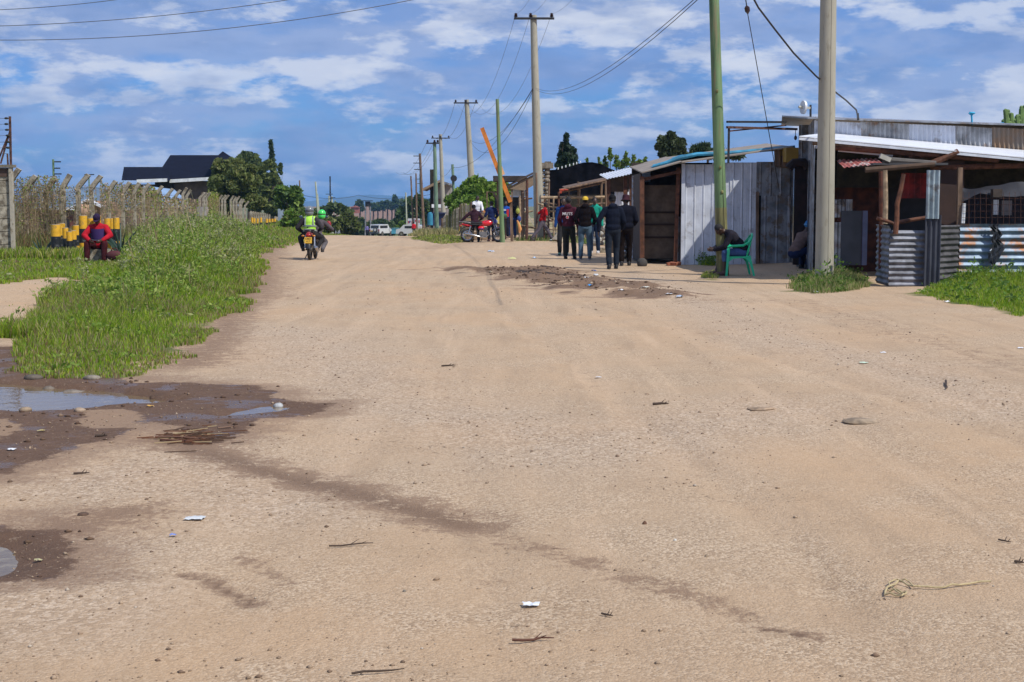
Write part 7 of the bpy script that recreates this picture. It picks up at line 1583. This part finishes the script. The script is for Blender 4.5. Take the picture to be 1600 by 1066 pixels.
# ------------------------------------------------------------ motorcycles
chrome=mat('chrome_grey',(.45,.45,.46),.25,metal=.9,var=.1); eng=mat('engine_alloy',(.22,.21,.20),.45,metal=.6,var=.25); tyre=mat('tyre',(.022,.021,.020),.85,var=.3,stain=((.20,.15,.10),.35,9)); blkp=mat('black_plastic_part',(.018,.018,.02),.4)
def moto(label,loc,rz,col,col2,steer=0,lean=0,plate=None,spoke=True,rider=False,name='motorcycle'):
    e=E(name,label,'motorcycle',loc,rz); e.rotation_euler=(0,lean,rz)
    P1=mat('paint_%d_%d_%d'%tuple(int(c*99) for c in col),col,.25,coat=.5,var=.06); P2=mat('paint_%d_%d_%d'%tuple(int(c*99) for c in col2),col2,.3,coat=.4,var=.06)
    st=Matrix.Rotation(steer,3,'Z'); fo=Vector((0,.60,0))
    def S(v): v=Vector(v); return fo+st@(v-fo) 
    def wheel(c,rot,r,w,nm):
        h=bpy.data.objects.new(nm,None); COL.objects.link(h); h.parent=e; h.empty_display_size=.1
        m=M(); n=26; vs=[];fs=[];k=8
        for i in range(n):
            a=2*PI*i/n
            for j in range(k):
                b=2*PI*j/k; rr=r-w*.5+math.cos(b)*w*.5; vs.append(c+rot@Vector((math.sin(b)*w*.5,math.cos(a)*rr,math.sin(a)*rr)))
        for i in range(n):
            for j in range(k): fs.append((i*k+j,i*k+(j+1)%k,((i+1)%n)*k+(j+1)%k,((i+1)%n)*k+j))
        m.add(vs,fs); m.build('tyre',tyre,h,60)
        m=M(); 
        for i in range(n):
            a=2*PI*i/n; b=2*PI*(i+1)/n; q=r-w*1.0
            m.bar(c+rot@Vector((0,math.cos(a)*q,math.sin(a)*q)),c+rot@Vector((0,math.cos(b)*q,math.sin(b)*q)),.02,.045)
        m.build('rim',chrome,h); m=M()
        for i in range(10): a=2*PI*i/10; m.bar(c+rot@Vector((.03*(-1)**i,0,0)),c+rot@Vector((0,math.cos(a)*(r-w),math.sin(a)*(r-w))),.012)
        m.tube([c+rot@Vector((-.06,0,0)),c+rot@Vector((.06,0,0))],.055,12); m.build('hub_and_spokes',eng,h)
    wheel(Vector((0,-.63,.295)),Matrix.Identity(3),.295,.095,'rear_wheel')
    wheel(S((0,.66,.295)),st,.295,.085,'front_wheel')
    # forks
    for q in (-1,1):
        m=M().tube([S((.085*q,.665,.29)),S((.085*q,.55,.62)),S((.085*q,.46,.90))],[.024,.022,.020],8); m.build('fork_tube',chrome if col[0]>.2 else eng,e)
    m=M(); vs=[];
    for i in range(9):
        a=R(35+110*i/8); 
        for x,dr in ((-.055,0),(-.035,.02),(.035,.02),(.055,0)): vs.append(S((x,.66-math.cos(a)*(.325+dr)*-1*-1 if False else .66+math.cos(a)*(.325+dr),.295+math.sin(a)*(.325+dr))))
    m.add(vs,[(i*4+j,i*4+j+1,(i+1)*4+j+1,(i+1)*4+j) for i in range(8) for j in range(3)]); m.build('front_mudguard',P2,e,60)
    m=M(); vs=[]
    for i in range(9):
        a=R(50+125*i/8)
        for x,dr in ((-.07,-.01),(-.045,.02),(.045,.02),(.07,-.01)): vs.append((x,-.63+math.cos(a)*(.35+dr),.30+math.sin(a)*(.35+dr)))
    m.add(vs,[(i*4+j,i*4+j+1,(i+1)*4+j+1,(i+1)*4+j) for i in range(8) for j in range(3)]); m.build('rear_mudguard',blkp,e,60)
    # frame
    m=M(); m.tube([(0,.44,.86),(0,.32,.60),(0,.24,.26)],.022,8); m.tube([(0,.24,.24),(0,-.2,.24),(0,-.28,.34)],.022,8)
    for q in (-1,1): m.tube([(.03*q,.42,.84),(.09*q,.0,.72),(.10*q,-.45,.74),(.10*q,-.82,.80)],.016,8); m.tube([(.09*q,-.2,.34),(.09*q,-.3,.68)],.016,8)
    m.build('frame',blkp,e)
    for q in (-1,1): M().tube([(.10*q,-.2,.34),(.10*q,-.63,.295)],.018,8).build('swingarm',blkp,e); M().tube([(.125*q,-.60,.34),(.115*q,-.50,.68)],[.03,.026],10).build('shock_absorber',chrome,e)
    # engine
    m=M(); m.box((0,.02,.34),(.24,.34,.20)); m.tube([(-.14,-.02,.33),(.14,-.02,.33)],.11,14)
    for k in range(6): m.box((0,.09+k*.012,.47+k*.028),(.19-.008*k,.17,.012))
    m.box((0,.12,.54),(.12,.11,.2),Matrix.Rotation(-.35,3,'X')); m.build('engine',eng,e)
    m=M(); m.tube([(.10,.18,.50),(.13,.27,.34),(.14,.12,.20),(.15,-.15,.22)],.020,8); m.build('exhaust_pipe',chrome,e)
    M().tube([(.16,-.12,.23),(.17,-.25,.26),(.175,-.72,.36),(.175,-.76,.37)],[.025,.045,.052,.03],12).build('muffler',chrome,e)
    # tank
    m=M(); m.ell((0,.18,.80),(.135,.27,.125),Matrix.Rotation(.10,3,'X'),16,10); m.ell((0,.02,.76),(.10,.16,.09)); remesh(m,'fuel_tank',P1,e,.014,3)
    m=M(); m.ell((0,-.06,.60),(.135,.15,.09)); remesh(m,'side_panel',P1,e,.014,3)
    m=M(); m.ell((0,-.06,.56),(.139,.13,.035)); m.build('side_stripe',P2,e,170)
    m=M(); m.box((0,-.20,.795),(.24,.40,.07)); m.box((0,-.52,.815),(.24,.34,.09)); m.ell((0,-.32,.80),(.125,.42,.055)); remesh(m,'seat',blkp if not rider else blkp,e,.014,4)
    m=M(); m.ell((0,-.66,.72),(.105,.24,.06),Matrix.Rotation(-.18,3,'X')); remesh(m,'tail_panel',P1,e,.014,3)
    m=M(); 
    for q in (-1,1): m.tube([(.12*q,-.50,.80),(.13*q,-.80,.86),(.10*q,-.98,.86)],.012,6)
    m.tube([(-.10,-.98,.86),(.10,-.98,.86)],.012,6); m.tube([(-.125,-.84,.86),(.125,-.84,.86)],.012,6); m.build('rear_rack',chrome,e)
    m=M(); m.ell((0,-.93,.70),(.075,.05,.05)); m.build('tail_light',mat('tail_light_red',(.40,.01,.015),.2,coat=.5),e)
    for q in (-1,1): M().ell((.15*q,-.90,.68),(.045,.03,.026)).build('turn_signal',mat('amber',(.6,.22,.02),.3),e)
    # plate
    m=M().box((0,-.965,.56),(.20,.012,.165)); pl=m.build('number_plate',mat('plate_yellow',(.80,.48,.05),.5,var=.05),e)
    text('KM 42\n8137' if False else 'KMD\n417',.072,mat('plate_black',(.02,.02,.02)),pl,Matrix.Translation((0,-.973,.575))@Matrix.Rotation(PI/2,4,'X'),.001)
    M().box((0,-.92,.44),(.15,.02,.16),Matrix.Rotation(.2,3,'X')).build('mud_flap',blkp,e)
    # handlebar, light, mirrors
    m=M(); m.tube([S((-.36,.33,.99)),S((-.22,.40,1.0)),S((-.08,.45,.93)),S((.08,.45,.93)),S((.22,.40,1.0)),S((.36,.33,.99))],.012,8); hb=m.build('handlebar',chrome,e)
    for q in (-1,1): M().tube([S((.26*q,.385,.995)),S((.37*q,.325,.99))],.019,8).build('grip',black,hb)
    for q in (-1,1): 
        M().tube([S((.24*q,.39,1.0)),S((.28*q,.36,1.13)),S((.34*q,.35,1.17))],.007,6).build('mirror_stem',blkp,e); M().ell(S((.36*q,.35,1.19)),(.055,.015,.04)).build('mirror',mat('mirror_back',(.06,.09,.14),.15),e)
    m=M(); m.ell(S((0,.54,.86)),(.095,.09,.095),None,14,10); m.ell(S((0,.52,.95)),(.10,.05,.06)); m.build('headlight_cowl',P2,e,170); M().ell(S((0,.60,.86)),(.07,.035,.07)).build('headlight',mat('lamp_glass',(.6,.62,.65),.1),e)
    for q in (-1,1): M().tube([(.10*q,-.05,.27),(.20*q,-.05,.27)],.014,8).build('foot_peg',black,e); M().tube([(.10*q,-.38,.36),(.20*q,-.38,.36)],.014,8).build('foot_peg',black,e)
    m=M(); m.bar((-.1,.0,.25),(-.22,-.08,.0),.02); m.build('side_stand',blkp,e)
    return e
RM=moto('ridden red and black motorcycle with a yellow number plate, seen from behind',RB,R(1),(.30,.02,.02),(.03,.03,.035),0)
moto('parked red and blue motorcycle seen side on with its front wheel turned',GY(754,60.7),R(-86),(.72,.015,.025),(.02,.04,.30),R(-28),R(-4))
moto('dark motorcycle standing behind the man in the bucket hat',GY(990,40.6),R(196),(.03,.03,.035),(.04,.04,.05),R(14),R(3))
m=M().box((0,0,.17),(.42,.34,.36)); o=m.build('concrete_block',conc2); o.location=LM+Vector((0,.06,0)); tag(o,'rough concrete block the man in the cap sits on','block')
m=M(); m.ell((0,0,.22),(.20,.10,.12)); m.tube([(-.10,0,.30),(-.04,0,.39),(.04,0,.39),(.10,0,.30)],.012,6); o=m.build('dark_bag',mat('dark_red_bag',(.08,.014,.018),.8),None,170); o.location=GY(177,33.8); tag(o,'dark red bag resting in the weeds beside the man in the cap','bag')
flush()
# red sleeve handguard on the ridden one
m=M(); m.ell((.42,.40,.98),(.07,.05,.10)); m.build('hand_guard',mat('guard_red',(.35,.02,.03),.6),RM,170)
# ------------------------------------------------------------ green plastic chair
def chair():
    e=E('plastic_chair','bright green moulded plastic armchair in front of the sheet kiosk','chair',CH,R(90)); g=mat('green_plastic',(.008,.54,.25),.32,var=.06,coat=.15)
    # faces +Y locally; seat z .43
    m=M(); n=8; vs=[]
    for i in range(n+1):
        for j in range(n+1):
            u=i/n-.5; v=j/n-.5; vs.append((u*(.44+.05*v),v*.44,.435-.02*(1-4*u*u)*(1-4*v*v)+.012*(abs(v-.5)<.02)-.03*max(0,v-.42)*4))
    f=[(i*(n+1)+j,(i+1)*(n+1)+j,(i+1)*(n+1)+j+1,i*(n+1)+j+1) for i in range(n) for j in range(n)]; b=len(vs); m.add(vs,f); m.add([(x,y,z-.02) for x,y,z in vs],[tuple(reversed(q)) for q in f])
    m.add([(-.22,.22,.43),(.24,.22,.43),(.24,.225,.385),(-.24,.225,.385)],[(0,1,2,3)]); m.build('seat',g,e,60)
    # backrest: rim and slats
    bk=e
    def bp(x,z): t=(z-.43)/.45; return Vector((x,-.20-.10*t-.03*(1-(x/.24)**2)*t+.03,z))
    rim=[bp(-.20,.42),bp(-.225,.60),bp(-.215,.76),bp(-.15,.86),bp(0,.90),bp(.15,.86),bp(.215,.76),bp(.225,.60),bp(.20,.42)]
    m=M(); out=[]
    for i in range(len(rim)-1):
        for t in (0,.5): out.append(rim[i].lerp(rim[i+1],t))
    out.append(rim[-1]); m.tube(out,.024,8); br=m.build('backrest',g,e,60)
    for x in (-.12,-.06,0,.06,.12):
        a,b=bp(x*.8,.47),bp(x*1.1,.85-.25*abs(x)); M().bar(a,b,.032,.012).build('slat',g,br)
    M().bar(bp(-.18,.48),bp(.18,.48),.012,.05).build('slat',g,br)
    for q in (-1,1):
        m=M(); m.tube([bp(.215*q,.80),Vector((.25*q,-.20,.72)),Vector((.27*q,-.08,.655)),Vector((.275*q,.08,.645)),Vector((.27*q,.22,.64)),Vector((.265*q,.25,.62))],[.022,.026,.030,.030,.028,.022],8,True,.9); m.build('armrest',g,e,60)
        m=M(); m.prism([(.262*q-.012*q,.20,.63),(.262*q-.012*q,.26,.63),(.285*q-.012*q,.30,.0),(.285*q-.012*q,.255,.0)],(1,0,0),.022*q); m.build('leg',g,e)
        m=M(); m.prism([(.235*q,-.10,.42),(.235*q,-.24,.44),(.27*q,-.34,.0),(.27*q,-.295,.0),(.245*q,-.22,.28)],(1,0,0),.022*q); m.build('leg',g,e)
        m=M(); m.prism([(.25*q,.24,.42),(.25*q,-.22,.42),(.25*q,-.22,.36),(.25*q,-.05,.385),(.25*q,.14,.37),(.25*q,.23,.30)],(1,0,0),.012*q); m.build('apron',g,e)
chair()
# ------------------------------------------------------------ far vehicles
def car():
    b=GY(596,222); e=E('off_road_car','white off-road car with a spare wheel on its rear door, on the road crest','car',b,R(-24)); wht=mat('car_white',(.62,.63,.64),.3,coat=.5,var=.04); gl=mat('car_glass',(.02,.025,.03),.08)
    def side(pts,wd,nm,mt): M().prism([(-wd/2,y,z) for y,z in pts],(1,0,0),wd).build(nm,mt,e,30)
    side([(-2.2,.45),(-2.25,1.0),(-2.2,1.15),(2.1,1.05),(2.2,.95),(2.2,.45)],1.75,'body',wht); side([(-2.15,1.15),(-2.0,1.78),(.55,1.80),(1.15,1.08)],1.6,'cabin',wht)
    M().box((0,-2.10,1.44),(1.3,.05,.42),Matrix.Rotation(-.22,3,'X')).build('rear_window',gl,e)
    for q in (-1,1):
        M().box((q*.81,-.75,1.42),(.03,2.3,.40)).build('side_window',gl,e); M().box((q*.78,-2.24,.92),(.16,.05,.34)).build('tail_light',mat('tail_light_red',(.40,.01,.015)),e)
        for y in (-1.35,1.35):
            w_=M().tube([(q*.68,y,.38),(q*.90,y,.38)],.38,18).build('wheel',tyre,e); M().tube([(q*.89,y,.38),(q*.915,y,.38)],.2,12).build('rim',chrome,w_)
    M().tube([(0.22,-2.25,.98),(.22,-2.45,.98)],.34,18).build('spare_wheel',tyre,e); M().tube([(.22,-2.44,.98),(.22,-2.47,.98)],.22,14).build('spare_cover',wht,e)
    M().box((0,-2.30,.52),(1.75,.18,.22)).build('bumper',mat('bumper_grey',(.10,.10,.10),.6),e); M().box((-.45,-2.27,.80),(.42,.03,.13)).build('number_plate',mat('plate_yellow',(.80,.48,.05)),e)
    M().box((0,1.0,1.82),(1.3,.05,.03)).build('roof_rail',blkp,e)
    for q in (-1,1): M().box((q*1.0,.75,1.15),(.18,.1,.16)).build('mirror',wht,e)
    b=GY(617.5,205); e=E('blue_cart','light blue box handcart with a pale lid beside the white car','cart',b,R(-10)); cb_=mat('cart_blue',(.10,.38,.52),.5)
    M().box((0,0,.72),(.85,1.1,.75)).build('box',cb_,e); M().box((0,0,1.12),(.95,1.2,.05)).build('lid',mat('cart_lid',(.2,.45,.55),.5),e)
    for q in (-1,1): w_=M().tube([(q*.45,0,.3),(q*.52,0,.3)],.3,16).build('wheel',tyre,e)
    for q in (-1,1): M().bar((q*.3,.5,.75),(q*.3,1.3,.85),.05).build('handle',bwood,e)
    b=GY(641,190); e=E('white_van','low white van standing under the signboard at the right of the crest','van',b,R(80)); 
    M().prism([(-.85,-1.6,.35),(-.85,-1.6,1.35),(-.85,-1.3,1.5),(-.85,.7,1.5),(-.85,1.2,1.0),(-.85,1.7,.9),(-.85,1.75,.35)],(1,0,0),1.7).build('body',wht,e,30)
    for q in (-1,1):
        M().box((q*.86,-.3,1.2),(.02,1.7,.3)).build('window',gl,e)
        for y in (-1.,1.): w_=M().tube([(q*.7,y,.32),(q*.87,y,.32)],.32,16).build('wheel',tyre,e); M().tube([(q*.865,y,.32),(q*.885,y,.32)],.17,12).build('rim',chrome,w_)
    b=GY(646,196); e=E('signboard','small white signboard with red and blue panels on two posts above the van','sign',b,0,None,True); z0=W(0,351,196).z; z1=W(0,341.5,196).z; x0,x1=X(637,196),X(656,196)
    M().box(((x0+x1)/2,196,(z0+z1)/2),(x1-x0,.08,z1-z0)).build('board',mat('board_white',(.6,.6,.62),.6),e)
    rg=random.Random(3)
    for k in range(10): M().box((x0+(x1-x0)*(.06+.098*k),195.94,z0+(z1-z0)*rg.uniform(.3,.7)),((x1-x0)*.07,.02,(z1-z0)*rg.uniform(.2,.5))).build('panel',mat(('panel_red','panel_navy','panel_grey')[k%3],((.5,.03,.05),(.03,.06,.25),(.25,.25,.28))[k%3]),e)
    for q in (x0+.1,x1-.1): M().bar((q,196.06,b.z-.2),(q,196.06,z1),.08).build('post',steel,e)
car()
